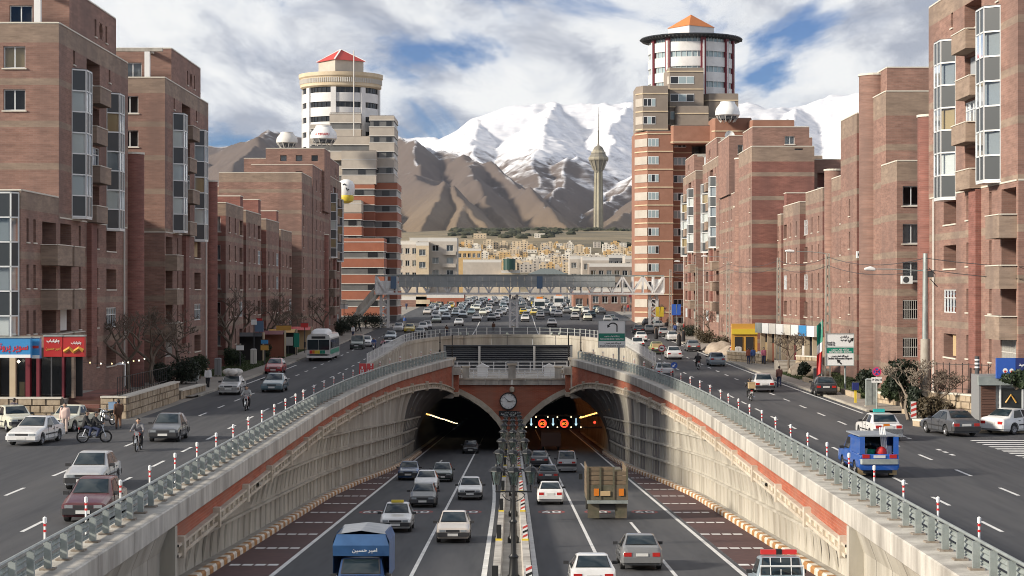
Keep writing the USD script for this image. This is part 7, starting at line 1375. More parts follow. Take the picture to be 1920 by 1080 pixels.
T=Thing('city_bus','white city bus with a humped roof fairing and colourful front panel','bus',(x,y,z)); W2=1.27
sec_=[(-W2,.35),(-W2,2.5),(-W2+.15,2.85),(-.7,2.98),(.7,2.98),(W2-.15,2.85),(W2,2.5),(W2,.35)]
T.add('body',MB().raw([(a,yy,b) for yy in (0.0,11.5) for a,b in sec_],[[i,(i+1) % 8,8+(i+1) % 8,8+i] for i in range(8)]).raw([(a,0,b) for a,b in sec_],[[0,i+1,i] for i in range(1,7)]).raw([(a,11.5,b) for a,b in sec_],[[0,i,i+1] for i in range(1,7)]),paint((.62,.62,.60)))
for i in (0,1):T.add('windscreen',MB().box(-W2+.08+i*1.19,-.04+i*1.2,-.03,-.004,1.25,2.32),M['windscreen'])
T.add('destination_board',MB().box(-.75,.75,-.03,-.004,2.45,2.72),M['black_iron'])
for i,c in enumerate(('sign_red','tail_amber','yellow_paint','yellow_paint','sign_green','sign_green')):T.add('front_panel',MB().box(-.95+i*.28,-.68+i*.28,-.03,-.004,.82,1.2),M[c])
T.add('bumper',MB().box(-W2,W2,-.12,-.002,.38,.58),M['white_paint']); T.add('grille',MB().box(-1.0,1.0,-.03,-.003,.6,.78),M['black_iron'])
for s in (-1,1):
 T.add('headlight',MB().box(*sorted((s*.98,s*1.2)),-.035,-.004,.64,.8),M['headlamp']); T.add('mirror',MB().box(*sorted((s*1.35,s*1.55)),-.25,-.15,1.5,2.1),M['black_iron'])
 for k in range(6):T.add('side_window',MB().box(*sorted((s*W2,s*(W2+.015))),.5+k*1.8,2.1+k*1.8,1.35,2.35),M['side_glass'])
 for yy in (2.3,8.6):w=T.add('wheel',MB().lathe([(.25,s*1.0),(.46,s*1.0),(.48,s*1.2),(.42,s*1.275),(.1,s*1.25)],(0,yy,.48),16,'x'),M['rubber'])
T.add('side_stripe',MB().box(W2,W2+.012,.3,11,.75,1.25),M['sign_green'])
fa=[(0,.0),(.12,.28),(.5,.5),(1.0,.55)]
rows=[[(a*k,yy,2.9+h*k2) for a,h in ((-1.0,0),(-.9,.35),(-.6,.55),(.6,.55),(.9,.35),(1.0,0))] for yy,k,k2 in ((.5,.7,.1),(.9,.95,.85),(2.2,1,1),(5.5,1,1),(6.4,.85,.2))]
T.add('roof_fairing',loft(rows),M['white_paint'],smooth=50)
rv=random.Random(23); spots=[]
FAR=[(786,632,1),(800,618,0),(818,606,0),(860,612,0),(836,600,0),(852,600,0),(868,596,0),(893,603,0),(905,592,0),(922,602,0),(935,594,0),(930,600,0),(1035,613,2),(1002,592,0),(990,588,0),(1024,592,1),(1047,595,1),(1062,589,1),(1078,600,1),(1102,602,1),(1080,588,1),(1100,590,1),(1128,590,1),(1140,606,1),(1215,612,1),(1225,604,1),(1236,617,1),(1218,626,1)]
names_={'white':'white','silver':'silver','dark':'dark','green':'dark green','paleblue':'pale blue','yellow':'yellow','cream':'cream','charcoal':'charcoal','teal':'teal','beige':'beige','grey':'grey'}
def farcar(px,py,head):
 Y=gY(py); x=X(px,Y)
 for a,b in spots:
  if abs(a-x)<2.0 and abs(b-Y)<4.9:return
 spots.append((x,Y)); c=rv.choice(['white','white','white','silver','silver','dark','green','paleblue','cream','charcoal','teal','beige','grey','yellow']); k=rv.choice(['boxy','boxy','saloon','saloon','classic','hatch'])
 car(k,c,x,Y+2,zr(Y)+.035,head,'%s car in the dense far traffic %s' % (names_[c],'coming towards the footbridge' if head<0 else 'queueing beyond the signs'),group='%s cars in the dense far traffic %s' % (names_[c],'coming' if head<0 else 'going'),detail=0,yaw=rv.uniform(-.05,.05))
for px,py,h in FAR:farcar(px,py,1 if h==1 else -1)
for i in range(420):
 Y=rv.uniform(330,640); lane=rv.choice([-18.5,-15.2,-11.9,-8.6,-5.3,-2.0,2.6,5.9,9.2,12.5,15.8,19.1])
 if Y<420 and rv.random()<.82:continue
 if Y<375 and abs(lane)<13:continue
 x=lane+rv.uniform(-.5,.5); py=540+(CZ-zr(Y))*F/Y; px=960+x*F/Y; farcar(px,py,-1 if lane<0 else 1)
for px,py,lb,c in ((1048,577,'white bus with orange roof sign among the far traffic','white'),(1080,578,'second white bus in the far traffic, right of the first','silver'),(1012,585,'white minibus in the far traffic left of the buses','white')):
 Y=gY(py); t=Thing('far_bus',lb,'bus',(X(px,Y),Y,zr(Y)+.03)); t.add('body',MB().box(-1.2,1.2,0,9,.35,2.95),paint(COL[c])); t.add('windscreen',MB().box(-1.1,1.1,-.03,-.004,1.3,2.3),M['windscreen']); t.add('roof_box',MB().box(-.7,.7,.5,3,2.96,3.4),M['tail_amber' if c=='white' else 'off_white'])
 for s in (-1,1):t.add('wheel',MB().lathe([(0,s*.9),(.45,s*.9),(.45,s*1.15),(0,s*1.15)],(0,1.8,.45),12,'x'),M['rubber'])
# ---- people and motorcycles
def sph(p,r,n=10):return m3.Manifold.sphere(r,n).translate([float(q) for q in p])
def bone(a,b,ra,rb_):return m3.Manifold.batch_hull([sph(a,ra),sph(b,rb_)])
def hullof(*ps):return m3.Manifold.batch_hull([sph(p,r) for p,r in ps])
def smoothed(m,it=4):
 v,f=marr(m.refine_to_length(.07)); t=trimesh.Trimesh(v,f,process=False); trimesh.smoothing.filter_taubin(t,iterations=it); return np.array(t.vertices),np.array(t.faces)
POSES={}
def pose_joints(kind):
 """joints in metres, x forward, y left, for a 1.72 m figure"""
 J=dict(hip=(0,0,.93),chest=(.0,0,1.28),neck=(.0,0,1.46),head=(.03,0,1.60))
 def limbs(sh,la,ra,hl,ll,rl):
  J.update(la=la,ra=ra,ll=ll,rl=rl)
 if kind=='stand':limbs(0,[(0,.19,1.40),(-.02,.24,1.12),(.05,.25,.88)],[(0,-.19,1.40),(-.02,-.24,1.12),(.05,-.25,.88)],0,[(0,.09,.90),(.02,.10,.49),(-.01,.10,.09)],[(0,-.09,.90),(.02,-.10,.49),(-.01,-.10,.09)])
 if kind=='walk':limbs(0,[(0,.19,1.40),(-.14,.23,1.14),(-.10,.24,.90)],[(0,-.19,1.40),(.08,-.23,1.13),(.24,-.21,.95)],0,[(0,.09,.90),(.18,.09,.52),(.22,.09,.09)],[(0,-.09,.90),(.02,-.10,.50),(-.26,-.09,.16)])
 if kind=='ride':
  J.update(hip=(-.12,0,.84),chest=(.02,0,1.18),neck=(.08,0,1.35),head=(.13,0,1.50))
  limbs(0,[(.07,.19,1.29),(.22,.30,1.06),(.44,.31,1.02)],[(.07,-.19,1.29),(.22,-.30,1.06),(.44,-.31,1.02)],0,[(-.10,.10,.80),(.28,.20,.70),(.16,.18,.34)],[(-.10,-.10,.80),(.28,-.20,.70),(.16,-.18,.34)])
 if kind=='pillion':
  J.update(hip=(-.5,0,.90),chest=(-.42,0,1.24),neck=(-.38,0,1.41),head=(-.34,0,1.56))
  limbs(0,[(-.40,.19,1.35),(-.30,.25,1.10),(-.10,.17,1.0)],[(-.40,-.19,1.35),(-.30,-.25,1.10),(-.10,-.17,1.0)],0,[(-.48,.10,.86),(-.12,.20,.76),(-.22,.20,.36)],[(-.48,-.10,.86),(-.12,-.20,.76),(-.22,-.20,.36)])
 return J
def person_geo(kind):
 if kind in POSES:return POSES[kind]
 J=pose_joints(kind); A=lambda k:np.array(J[k],float)
 def torso(g):return hullof((A('hip')+[0,.09,0],.115+g),(A('hip')-[0,.09,0],.115+g),(A('chest')+[0,.10,.06],.115+g),(A('chest')-[0,.10,.06],.115+g))+hullof((A('chest')+[0,.13,.10],.085+g),(A('chest')-[0,.13,.10],.085+g),(A('neck')-[0,0,.04],.07+g))
 def arm(k,g):a,b,c=map(np.array,J[k]); return bone(a,b,.058+g,.045+g)+bone(b,c,.045+g,.033+g)
 def leg(k,g):a,b,c=map(np.array,J[k]); return bone(a,b,.088+g,.06+g)+bone(b,c,.06+g,.04+g)
 n,h=A('neck'),A('head')
 head=hullof((h+[.01,0,.03],.098),(h+[-.03,0,.02],.095),(h+[.045,0,-.07],.055))+bone(n-[0,0,.05],h-[0,0,.08],.055,.05)+hullof((h+[.105,0,-.01],.014),(h+[.118,0,-.03],.018))+sph(h+[-.01,.10,-.01],.026)+sph(h+[-.01,-.10,-.01],.026)
 body=torso(0)+head
 for k in ('la','ra'):
  body=body+arm(k,0); b,c=map(np.array,J[k][1:]); d=(c-b)/np.linalg.norm(c-b); s=1 if k=='la' else -1
  palm=c+d*.06; body=body+hullof((c+d*.02,.030),(palm,.036))
  for q in range(4):o=np.array([.018*(q-1.5),0,0]); body=body+bone(palm+o+d*.02,palm+o*1.1+d*(.075+.012*(q in (1,2))),.012,.009)
  body=body+bone(c+d*.03,c+d*.07+[.045,0,0],.013,.010)
 for k in ('ll','rl'):body=body+leg(k,0)
 out={'body':smoothed(body,3),'jacket':smoothed(torso(.018)+bone(*map(np.array,J['la'][:2]),.078,.063)+bone(*map(np.array,J['la'][1:]),.063,.05)+bone(*map(np.array,J['ra'][:2]),.078,.063)+bone(*map(np.array,J['ra'][1:]),.063,.05),4)}
 out['trousers']=smoothed(hullof((A('hip')+[0,.08,-.02],.128),(A('hip')-[0,.08,.02],.128))+leg('ll',.018)+leg('rl',.018),4); sh=[]
 for k in ('ll','rl'):c=np.array(J[k][2]); sh.append(smoothed(hullof((c+[-.03,0,-.03],.055),(c+[.14,0,-.045],.042),(c+[.0,0,.03],.05)),2))
 out['shoe']=sh; hair=hullof((h+[-.012,0,.055],.098),(h+[-.05,0,.02],.088),(h+[-.055,0,-.03],.06))-mbox(h[0]+.055,h[0]+.3,-.3,.3,h[2]-.3,h[2]+.045)
 out['hair']=smoothed(hair,2); out['helmet']=smoothed(hullof((h+[-.01,0,.05],.128),(h+[-.03,0,-.02],.115))-mbox(h[0]+.04,h[0]+.3,-.09,.09,h[2]-.12,h[2]+.06),2)
 out['chador']=smoothed(hullof((h+[-.02,0,.03],.125),(n,.16))+hullof((A('chest'),.26),(n+[0,0,.0],.15),(np.array([0,0,.35]),.30),(np.array([0,0,.12]),.31))-mbox(h[0]+.075,1,-.075,.075,h[2]-.13,h[2]+.08),4)
 POSES[kind]=out; return out
plain('skin',(.42,.26,.18),.6); plain('hair_black',(.02,.017,.015),.6)
CLOTH={}
def cloth(c):
 if c not in CLOTH:CLOTH[c]=plain('cloth_%d' % (len(CLOTH)+1),c,.9)
 return CLOTH[c]
BLK,NAVY,BRN,WHT,GRY,BLU,RED,TAN=(.02,.02,.022),(.03,.04,.085),(.10,.05,.03),(.66,.66,.66),(.16,.16,.17),(.05,.10,.28),(.32,.03,.03),(.26,.19,.12)
def person(kind,x,y,z,yaw,top,legs,label,head='hair',group=None,chador=False,sc=1.0):
 g=person_geo(kind); T=Thing('person',label,'person',(x,y,z),yaw,group)
 k=lambda m:(m[0]*sc,m[1])
 b=T.add('body',k(g['body']),M['skin'],smooth=True)
 if chador:T.add('chador',k(g['chador']),cloth(BLK),smooth=True); return T
 T.add('jacket',k(g['jacket']),cloth(top),smooth=True); T.add('trousers',k(g['trousers']),cloth(legs),smooth=True)
 for s in g['shoe']:T.add('shoe',k(s),M['rubber'],smooth=True)
 T.add('hair' if head=='hair' else 'helmet',k(g[head]),M['hair_black'] if head=='hair' else cloth(GRY),smooth=True); return T
def moto(x,y,z,yaw,label,tank='red_paint',box=None,name='motorcycle'):
 T=Thing(name,label,'motorcycle',(x,y,z),yaw)
 for xx in (.62,-.58):
  w=T.add('wheel',MB().lathe([(.30+.035*math.cos(a),.04*math.sin(a)) for a in np.linspace(0,2*math.pi,9)],(xx,0,.31),20,'y'),M['rubber'],smooth=True)
  T.add('rim',MB().lathe([(.255,-.02),(.27,0),(.255,.02),(.24,0),(.255,-.02)],(xx,0,.31),20,'y'),M['chrome'],w)
  q=MB()
  for i in range(8):a=i*math.pi/4; q.bar((xx,0,.31),(xx+.25*math.cos(a),0,.31+.25*math.sin(a)),.01)
  T.add('spokes',q,M['chrome'],w,kind='stuff'); T.add('hub',MB().lathe([(0,-.05),(.05,-.05),(.05,.05),(0,.05)],(xx,0,.31),8,'y'),M['rim_grey'],w)
  T.add('mudguard',MB().raw([(xx+.345*math.cos(a),s*.055,.31+.345*math.sin(a)) for a in np.linspace(.4 if xx>0 else 0.2,2.7,8) for s in (-1,1)],[[i*2,i*2+1,i*2+3,i*2+2] for i in range(7)]),M['chrome' if xx>0 else 'bumper_black'])
 for s in (-1,1):T.add('fork',MB().tube([(.62,s*.085,.31),(.40,s*.085,.92)],.022,6),M['chrome']); T.add('shock',MB().tube([(-.58,s*.10,.33),(-.42,s*.10,.72)],.03,6),M['chrome'])
 T.add('frame',MB().tube([(.42,0,.85),(.30,0,.42),(-.15,0,.36),(-.30,0,.70),(-.62,0,.74)],.03,6),M['bumper_black']); T.add('engine',marr(m3.Manifold.batch_hull([sph((.12,0,.44),.15),sph((-.12,0,.40),.14),sph((.14,0,.60),.10)])),M['rim_grey'],smooth=40)
 T.add('tank',marr(m3.Manifold.batch_hull([sph((.30,.05,.84),.10),sph((.30,-.05,.84),.10),sph((-.02,0,.80),.08)])),M[tank],smooth=40)
 T.add('seat',marr(m3.Manifold.batch_hull([sph((-.05,.07,.80),.055),sph((-.05,-.07,.80),.055),sph((-.66,.08,.83),.055),sph((-.66,-.08,.83),.055)])),M['rubber'],smooth=40)
 T.add('handlebar',MB().tube([(.32,.36,1.02),(.38,.20,1.03),(.41,0,.96),(.38,-.20,1.03),(.32,-.36,1.02)],.017,6),M['chrome']); T.add('headlamp',MB().lathe([(0,.52),(.08,.52),(.095,.48),(.05,.38)],(0,0,.86),12,'x'),M['headlamp'])
 T.add('exhaust',MB().tube([(.18,-.12,.36),(-.2,-.16,.28),(-.75,-.17,.33)],[.025,.035,.045],8),M['chrome']); T.add('tail_lamp',MB().box(-.80,-.74,-.06,.06,.70,.80),M['tail_red']); T.add('number_plate',MB().box(-.80,-.785,-.10,.10,.52,.68),M['plate_white'])
 if box:b=T.add('carrier_box',MB().box(-.98,-.5,-.24,.24,.92,1.32),M[box]); T.add('lid',MB().box(-1.0,-.48,-.26,.26,1.322,1.36),M[box],b)
 return T
TOW,AWAY=-math.pi/2,math.pi/2
def rider(px,py,yaw,label,mlabel,top=BLK,legs=GRY,head='helmet',**k):
 x,y,z=on(px,py); moto(x,y,z,yaw,mlabel,**k); person('ride',x,y,z,yaw,top,legs,label,head)
rider(260,846,TOW,'rider in a grey jacket on the motorcycle left of the dark saloon','motorcycle coming down the left road beside the dark blue-grey saloon',GRY,BLK,'hair')
rider(463,770,TOW,'rider in a light grey jacket on the motorcycle behind the white classic saloon','motorcycle with leg covers in the middle of the left road',(.34,.34,.33),BLK,'hair')
rider(884,0,TOW,'','') if False else None
rider(701,658,TOW,'scooter rider in blue right of the white saloon beyond the bus','motorcycle in the middle of the left road beyond the bus',BLU,NAVY); rider(719,660,TOW,'rider in pink next to the left rail beyond the bus','motorcycle next to the white railing posts beyond the bus',(.45,.25,.27),NAVY)
rider(1407,752,AWAY,'rider in black seen from behind in front of the white boxy saloon','motorcycle with a tan carrier box on the right road',BLK,BLK,'hair',box='curtain_warm',name='motorcycle'); rider(1309,693,AWAY,'rider in black alone in the middle right lane','motorcycle in the middle right lane beside the pale blue saloon',BLK,BLK)
x,y,z=on(176,831); moto(x,y,z,.12,'black motorcycle standing sideways at the mouth of the left side street','bumper_black'); person('ride',x,y,z,.12,BLK,NAVY,'front rider in black on the sideways motorcycle','hair'); person('pillion',x,y,z,.12,BLK,NAVY,'pillion passenger in black on the sideways motorcycle','hair')
x,y,z=on(200,799); moto(x,y,z,-2.0,'parked motorcycle with a blue delivery box by the stone steps','chrome',box='sign_blue2')
x,y,z=on(222,806); person('walk',x,y,z,AWAY+.3,BRN,(.12,.06,.035),'man in brown walking beside the motorcycle with the blue box')
x,y,z=on(390,729); person('walk',x,y,z,TOW,WHT,BLK,'man in a white shirt and black trousers walking along the left kerb')
x,y,z=on(1461,727); person('walk',x,y,z,AWAY,(.16,.08,.07),NAVY,'man in a brown top and blue jeans walking on the right road edge')
x,y,z=on(150,822); person('stand',x-1.5,y+3,z,TOW,(.6,.45,.4),(.5,.4,.35),'woman in pale clothes standing behind the sideways motorcycle')
x,y,z=on(38,806); person('stand',x-.6,y+1,z,1.2,(.07,.06,.08),NAVY,'person in a dark jacket standing among the cream cars at the left edge')
ppl=[(420,686,'couple by the grey cabinet on the left pavement: the one in blue jeans',NAVY,BLU),(426,686,'couple by the grey cabinet on the left pavement: the one in a tan coat',TAN,GRY),(520,672,'person in black on the left pavement behind the red hatchback',BLK,BLK),(513,670,'person in grey on the left pavement behind the red hatchback',GRY,NAVY),(527,669,'person in navy on the left pavement near the grey utility box',NAVY,BLK),(662,634,'traffic officer in a white shirt beyond the bus',WHT,NAVY),(1404,668,'person in red-brown walking before the yellow shop front',(.25,.08,.05),NAVY),(1432,666,'person with a pink scarf outside the clothes shop on the right',(.5,.15,.22),NAVY),(1470,665,'person in black at the top of the right steps',BLK,BLK),(1412,668,'person in a blue top in front of the yellow shop',BLU,GRY)]
for i,(px,py,lb,a,b) in enumerate(ppl):
 Yp=gY(py) if py>669 or px<700 else 205.0; person('walk' if i % 2 else 'stand',X(px,Yp),Yp,zr(Yp)+.14,(TOW if i % 3 else AWAY),a,b,lb)
for i,(px,lb) in enumerate(((1273,'woman in a black chador on the right pavement beside the lattice pole'),(1281,'second woman in a black chador walking behind the first'),(1230,'woman in black crossing between the far parked cars'))):
 Yp=262+14*i; person('stand',X(px,Yp),Yp,zr(Yp)+.1,TOW,BLK,BLK,lb,chador=True)
rp_=random.Random(31)
cols=[BLK,BLK,NAVY,BRN,GRY,RED,WHT,BLU,TAN]; cn=['black','black','navy','brown','grey','red','white','blue','tan']
for i in range(46):
 s=rp_.choice([-1,1]); Yp=rp_.uniform(300,470); xx=s*rp_.uniform(24.2,27.8) if rp_.random()<.75 else s*rp_.uniform(2,22)
 if abs(xx)<23 and any(abs(a-xx)<2 and abs(b-Yp)<4 for a,b in spots):continue
 c=rp_.randrange(len(cols)); person(rp_.choice(['walk','stand']),xx,Yp,zr(Yp)+(.14 if abs(xx)>23.3 else .03),rp_.choice([TOW,AWAY,0]),cols[c],rp_.choice([BLK,NAVY,GRY]),'far pedestrian in %s %s near the footbridge' % (cn[c],('on the left pavement' if s<0 else 'on the right pavement') if abs(xx)>23.3 else 'crossing the road'),group='far pedestrians in %s %s' % (cn[c],'left' if s<0 else 'right'))
# ---- street edge: kerbs, walls, shops, poles, planting
def kerbline(s,x,y0,y1,label):
 T=Thing('road_kerb',label,'kerb',(s*x,y0,0)); y=y0
 while y<y1:T.add('kerb_stone',MB().raw([(s*(x+o),yy,zr(yy)+h) for yy in (y,y+1.97) for o,h in ((0,.0),(.02,.15),(.2,.16),(.2,0))],[[0,1,5,4],[1,2,6,5],[2,3,7,6],[0,3,2,1],[4,5,6,7]]),M['concrete'],W1); y += 2.0
kerbline(-1,23.35,148,330,'pale kerb stones along the left pavement'); kerbline(1,23.35,130,330,'pale kerb stones along the right pavement')
for s,y0 in ((-1,146),(1,129)):struct('raised_pavement',sheet(sbox(*sorted((s*23.55,s*29.2))[:1],y0,sorted((s*23.55,s*29.2))[1],420),.13),M['pavement'])
mat('grass',(.035,.06,.018),(.06,.09,.028),1.5,.95,c3=(.08,.075,.04),s3=.3)
def lawn(x0,x1,y0,y1,label):
 mb=MB(); r_=np.random.RandomState(int(abs(x0*7+y0))); n=int((x1-x0)*(y1-y0)*26); xs_,ys_=r_.uniform(x0,x1,n),r_.uniform(y0,y1,n)
 mb.mesh((lambda q:q)(trimesh.Trimesh(*sheet(sbox(x0,y0,x1,y1),.15).arr(),process=False)))
 h=r_.uniform(.08,.2,n); a=r_.uniform(0,6.28,n); z=ZR(ys_)+.14; w=.05
 v=np.stack([np.c_[xs_-w*np.cos(a),ys_-w*np.sin(a),z],np.c_[xs_+w*np.cos(a),ys_+w*np.sin(a),z],np.c_[xs_+r_.uniform(-.06,.06,n),ys_+r_.uniform(-.06,.06,n),z+h]],1).reshape(-1,3); mb.raw(v,np.arange(3*n).reshape(-1,3))
 p=put('/World/' +numbered('/World','grass'),mb,M['grass']); setdata(p.GetPrim(),label,'grass',kind='stuff')
lawn(-29.0,-25.5,178,262,'green verge between the left pavement and the brick buildings'); lawn(25.2,29.0,143,171,'green lawn behind the right pavement by the direction sign'); lawn(25.0,30.5,172,186,'green lawn below the steps on the right')
for i,(y0,y1) in enumerate(((143,150),(152,170))):single('planter_wall',MB().box(25.0,25.25,y0,y1,.1,.55),M['stone_wall'],'low stone edging of the right lawn, %s stretch' % ('near' if i==0 else 'far'),'low wall')
def stonewall(label,pts,h,z0=0.0,th=.5):
 T=Thing('stone_wall',label,'wall',(pts[0][0],pts[0][1],z0)); r_=random.Random(len(label))
 for a,b in zip(pts[:-1],pts[1:]):
  a,b=np.array(a),np.array(b); L=np.linalg.norm(b-a); t=(b-a)/L; n=np.array([-t[1],t[0]]); rows=max(1,int(h/.42))
  T.add('core',MB().raw([(*(p+n*o),z) for p in (a,b) for o,z in ((.06,z0),(.06,z0+h-.05),(th,z0+h-.05),(th,z0))],[[0,1,5,4],[1,2,6,5],[2,3,7,6],[0,3,2,1],[4,5,6,7]]),M['earth'],W1)
  for k in range(rows):
   u=-.2*(k % 2); zz=z0+h*k/rows
   while u<L-.05:
    w=r_.uniform(.5,.95); u0,u1=max(u,0)+.02,min(u+w,L)-.02
    if u1-u0>.1:
     e=r_.uniform(-.035,.05); p,q=a+t*u0,a+t*u1; z1=zz+h/rows-.03
     v=[(*(p+n*.09),zz),(*(q+n*.09),zz),(*(q+n*.09),z1),(*(p+n*.09),z1),(*(p-n*e+t*.03),zz+.03),(*(q-n*e-t*.03),zz+.03),(*(q-n*(e+.01)-t*.03),z1-.03),(*(p-n*(e+.01)+t*.03),z1-.03)]
     T.add('stone',MB().raw(v,[[4,5,6,7],[0,1,5,4],[1,2,6,5],[2,3,7,6],[3,0,4,7]]),M['stone_wall'],W1)
    u += w
  T.add('coping',MB().bar((*(a+n*th/2),z0+h-.02),(*(b+n*th/2),z0+h-.02),th+.12,.1),M['stone_sill'],W1)
Yw=138.0
stonewall('tan rubble stone retaining wall left of the brown steps, below the red shop sign',[(-41,122.15),(-27.9,122.15)],1.4); stonewall('tan rubble stone wall right of the brown steps with a white canopy lamp',[(-25.75,123.4),(-24.1,123.4),(-24.2,143.5)],1.4); stonewall('lower stone wall running on beside the left kerb',[(-24.2,144.6),(-23.9,154)],.7)
T=Thing('stone_steps','wide brown stone steps between the two stone walls at the left shops','steps',(-26.8,123,0))
for k in range(6):T.add('step',MB().box(-27.85,-25.8,122.3+k*.38,122.68+k*.38 if k<5 else 133,0,.22+.23*k),M['dark_brown'] if k % 2==0 else M['brick_red'],W1)
struct('shop_terrace',MB().box(-25.79,-24.7,124.0,143.3,0,1.25),M['earth'])
def panel(name,label,x0,x1,y,z0,z1,m,d=.5):
 T=Thing(name,label,'shop sign',((x0+x1)/2,y,z0)); w=(x1-x0)/2; b=T.add('box',MB().box(-w,w,0,d,0,z1-z0),M[m]); T.add('trim',MB().box(-w-.04,w+.04,-.05,d+.05,z1-z0+.003,z1-z0+.09),M['galvanised']); return T,b,w,z1-z0
plain('shop_blue',(.05,.26,.55),.35); plain('shop_red',(.42,.03,.03),.35); plain('shop_navy',(.02,.03,.14),.35); plain('gold',(.55,.30,.06),.4)
def PX(px,py,Y):q=at(px,py,Y); return q[0],q[2]
Ys=121.5
(x0,z1),(x1,z0)=PX(-40,634,Ys),PX(57,671,Ys); T,b,w,h=panel('shop_sign','light blue shop sign with large red Persian letters at the left edge',x0,x1,Ys,z0,z1,'shop_blue')
T.add('white_band',MB().box(-w,w,-.012,-.003,.0,.2),M['sign_white'],b); letter(T,b,'sor',w-2.6,.36,-.012,.58,'sign_red',wmax=2.45)
(x0,z1),(x1,z0)=PX(59,634,Ys+.8),PX(80,671,Ys+1.6); T,b,w,h=panel('shop_sign','narrow blue return of the light blue shop sign',x0,x1,Ys+.8,z0,z1,'shop_blue'); T.add('white_band',MB().box(-w,w,-.012,-.003,.0,.2),M['sign_white'],b); T.add('red_band',MB().box(-w*.7,w*.8,-.012,-.003,.62,.78),M['sign_red'],b)
Ys=124.0
(x0,z1),(x1,z0)=PX(82,631,Ys),PX(117,669,Ys); T,b,w,h=panel('shop_sign','red shop sign with cream Persian letters, left half',x0,x1,Ys,z0,z1,'shop_red'); letter(T,b,'kebab',0,h*.68,-.012,.26,'sign_white',wmax=w*1.4,center=True); letter(T,b,'amir',0,h*.3,-.012,.26,'gold',wmax=w*1.6,center=True)
(x0,z1),(x1,z0)=PX(118,631,Ys),PX(158,669,Ys); T,b,w,h=panel('shop_sign','red shop sign with an orange swirl, right half',x0,x1,Ys+.02,z0,z1,'shop_red'); T.add('swirl',MB().tube([(-w*.9,-.01,h*.25),(-w*.4,-.01,h*.42),(0,-.01,h*.25),(w*.5,-.01,h*.42),(w*.9,-.01,h*.3)],.12,4),M['gold'],b); letter(T,b,'kebab',.15,h*.6,-.012,.22,'sign_white',wmax=w*1.0,center=True)
T=Thing('street_shop','dark glazed shop fronts with red and cream pillars below the left signs','shop',(-28.5,125,1.35)); zb0,zb1=1.3,CZ-(671-540)/F*123
struct('shop_floor',MB().box(-42,-27.86,122.7,133.0,0,1.3),M['pavement'])
(x0,_),(x1,_)=PX(-60,0,124),PX(152,0,124)
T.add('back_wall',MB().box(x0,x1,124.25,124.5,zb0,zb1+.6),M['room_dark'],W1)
for px0,px1,m in ((20,31,'far_wall_cream'),(50,58,'maroon'),(70,76,'maroon'),(118,122,'maroon'),(136,141,'brick_tan'),(-5,0,'dark_brown')):(a,_),(b_,_)=PX(px0,0,124),PX(px1,0,124); T.add('pillar',MB().box(a,b_,123.7,124.2,zb0,zb1),M[m],W1)
for px0,px1 in ((0,20),(31,50),(76,97),(97,118),(122,136)):(a,_),(b_,_)=PX(px0,0,124),PX(px1,0,124); T.add('pane',MB().quad((a,124.0,zb0),(b_,124.0,zb0),(b_,124.0,zb1),(a,124.0,zb1)),M['pane'],W1); T.add('mullion',MB().box(b_-.04,b_+.04,123.92,124.02,zb0,zb1),M['dark_grey'],W1)
T.add('display',MB().box(PX(36,0,124)[0],PX(46,0,124)[0],124.05,124.2,zb0+.1,zb0+1.0),M['curtain_warm'],W1); T.add('lamp_globe',MB().lathe([(0,-.12),(.12,0),(0,.12)],(PX(32,0,123)[0],123.4,3.6),10),lamp_mat('shop_globe',(1,.9,.7),2.0),W1)
T.add('fascia_wall',MB().box(x0,x1,124.25,124.6,zb1+.61,5.2),M['brick_tan'],W1)
for px,py,Yc,lb,s in ((98,731,131,'white canopy lamp on a post by the left shop steps',1),(235,731,137,'white canopy lamp on a post above the right stone wall',-1)):
 x,z=PX(px,729,Yc); T=Thing('canopy_lamp',lb,'lamp',(x,Yc,1.4)); h=CZ-(683-540)/F*Yc-1.4
 T.add('post',MB().tube([(0,0,0),(0,0,h)],.045,6),M['white_paint']); T.add('arm',MB().bar((0,0,h),(s*.35,0,h+.02),.05),M['white_paint']); T.add('shade',MB().lathe([(.34,0),(.26,.08),(.0,.16)],(s*.36,0,h-.02),14),M['white_paint'])
T=Thing('string_lights','string of small white bulbs hung between the canopy lamps','string lights',PX(190,677,134)[0:1]+(134.0,PX(190,677,134)[1])); pts=[]
for i in range(15):px=128+i*10.2; x,z=PX(px,673+9*math.sin(i/14*math.pi)+(i % 2),132+i*.4); pts.append((x,132+i*.4,z))
T.add('wire',MB().tube(pts,.012,4),M['black_iron'],W1)
for i,p in enumerate(pts):
 if i % 2==0 or i>9:T.add('bulb',MB().lathe([(0,-.07),(.06,0),(0,.07)],p,8),M['shop_globe'] if i % 4 else lamp_mat('bulb_warm',(1,.75,.35),1.6),W1)
T=Thing('iron_fence','thin dark iron fence on the stone wall right of the left steps','fence',(-26,141,1.4))
for i in range(22):x,y=-25.2+i*.01,126+i*.8; T.add('bar',MB().box(x-.02,x+.02,y-.02,y+.02,1.3,2.5),M['black_iron'],W1)
for zz in (1.5,2.45):T.add('rail',MB().bar((-25.2,126,zz),(-25.0,142.8,zz),.04),M['black_iron'],W1)
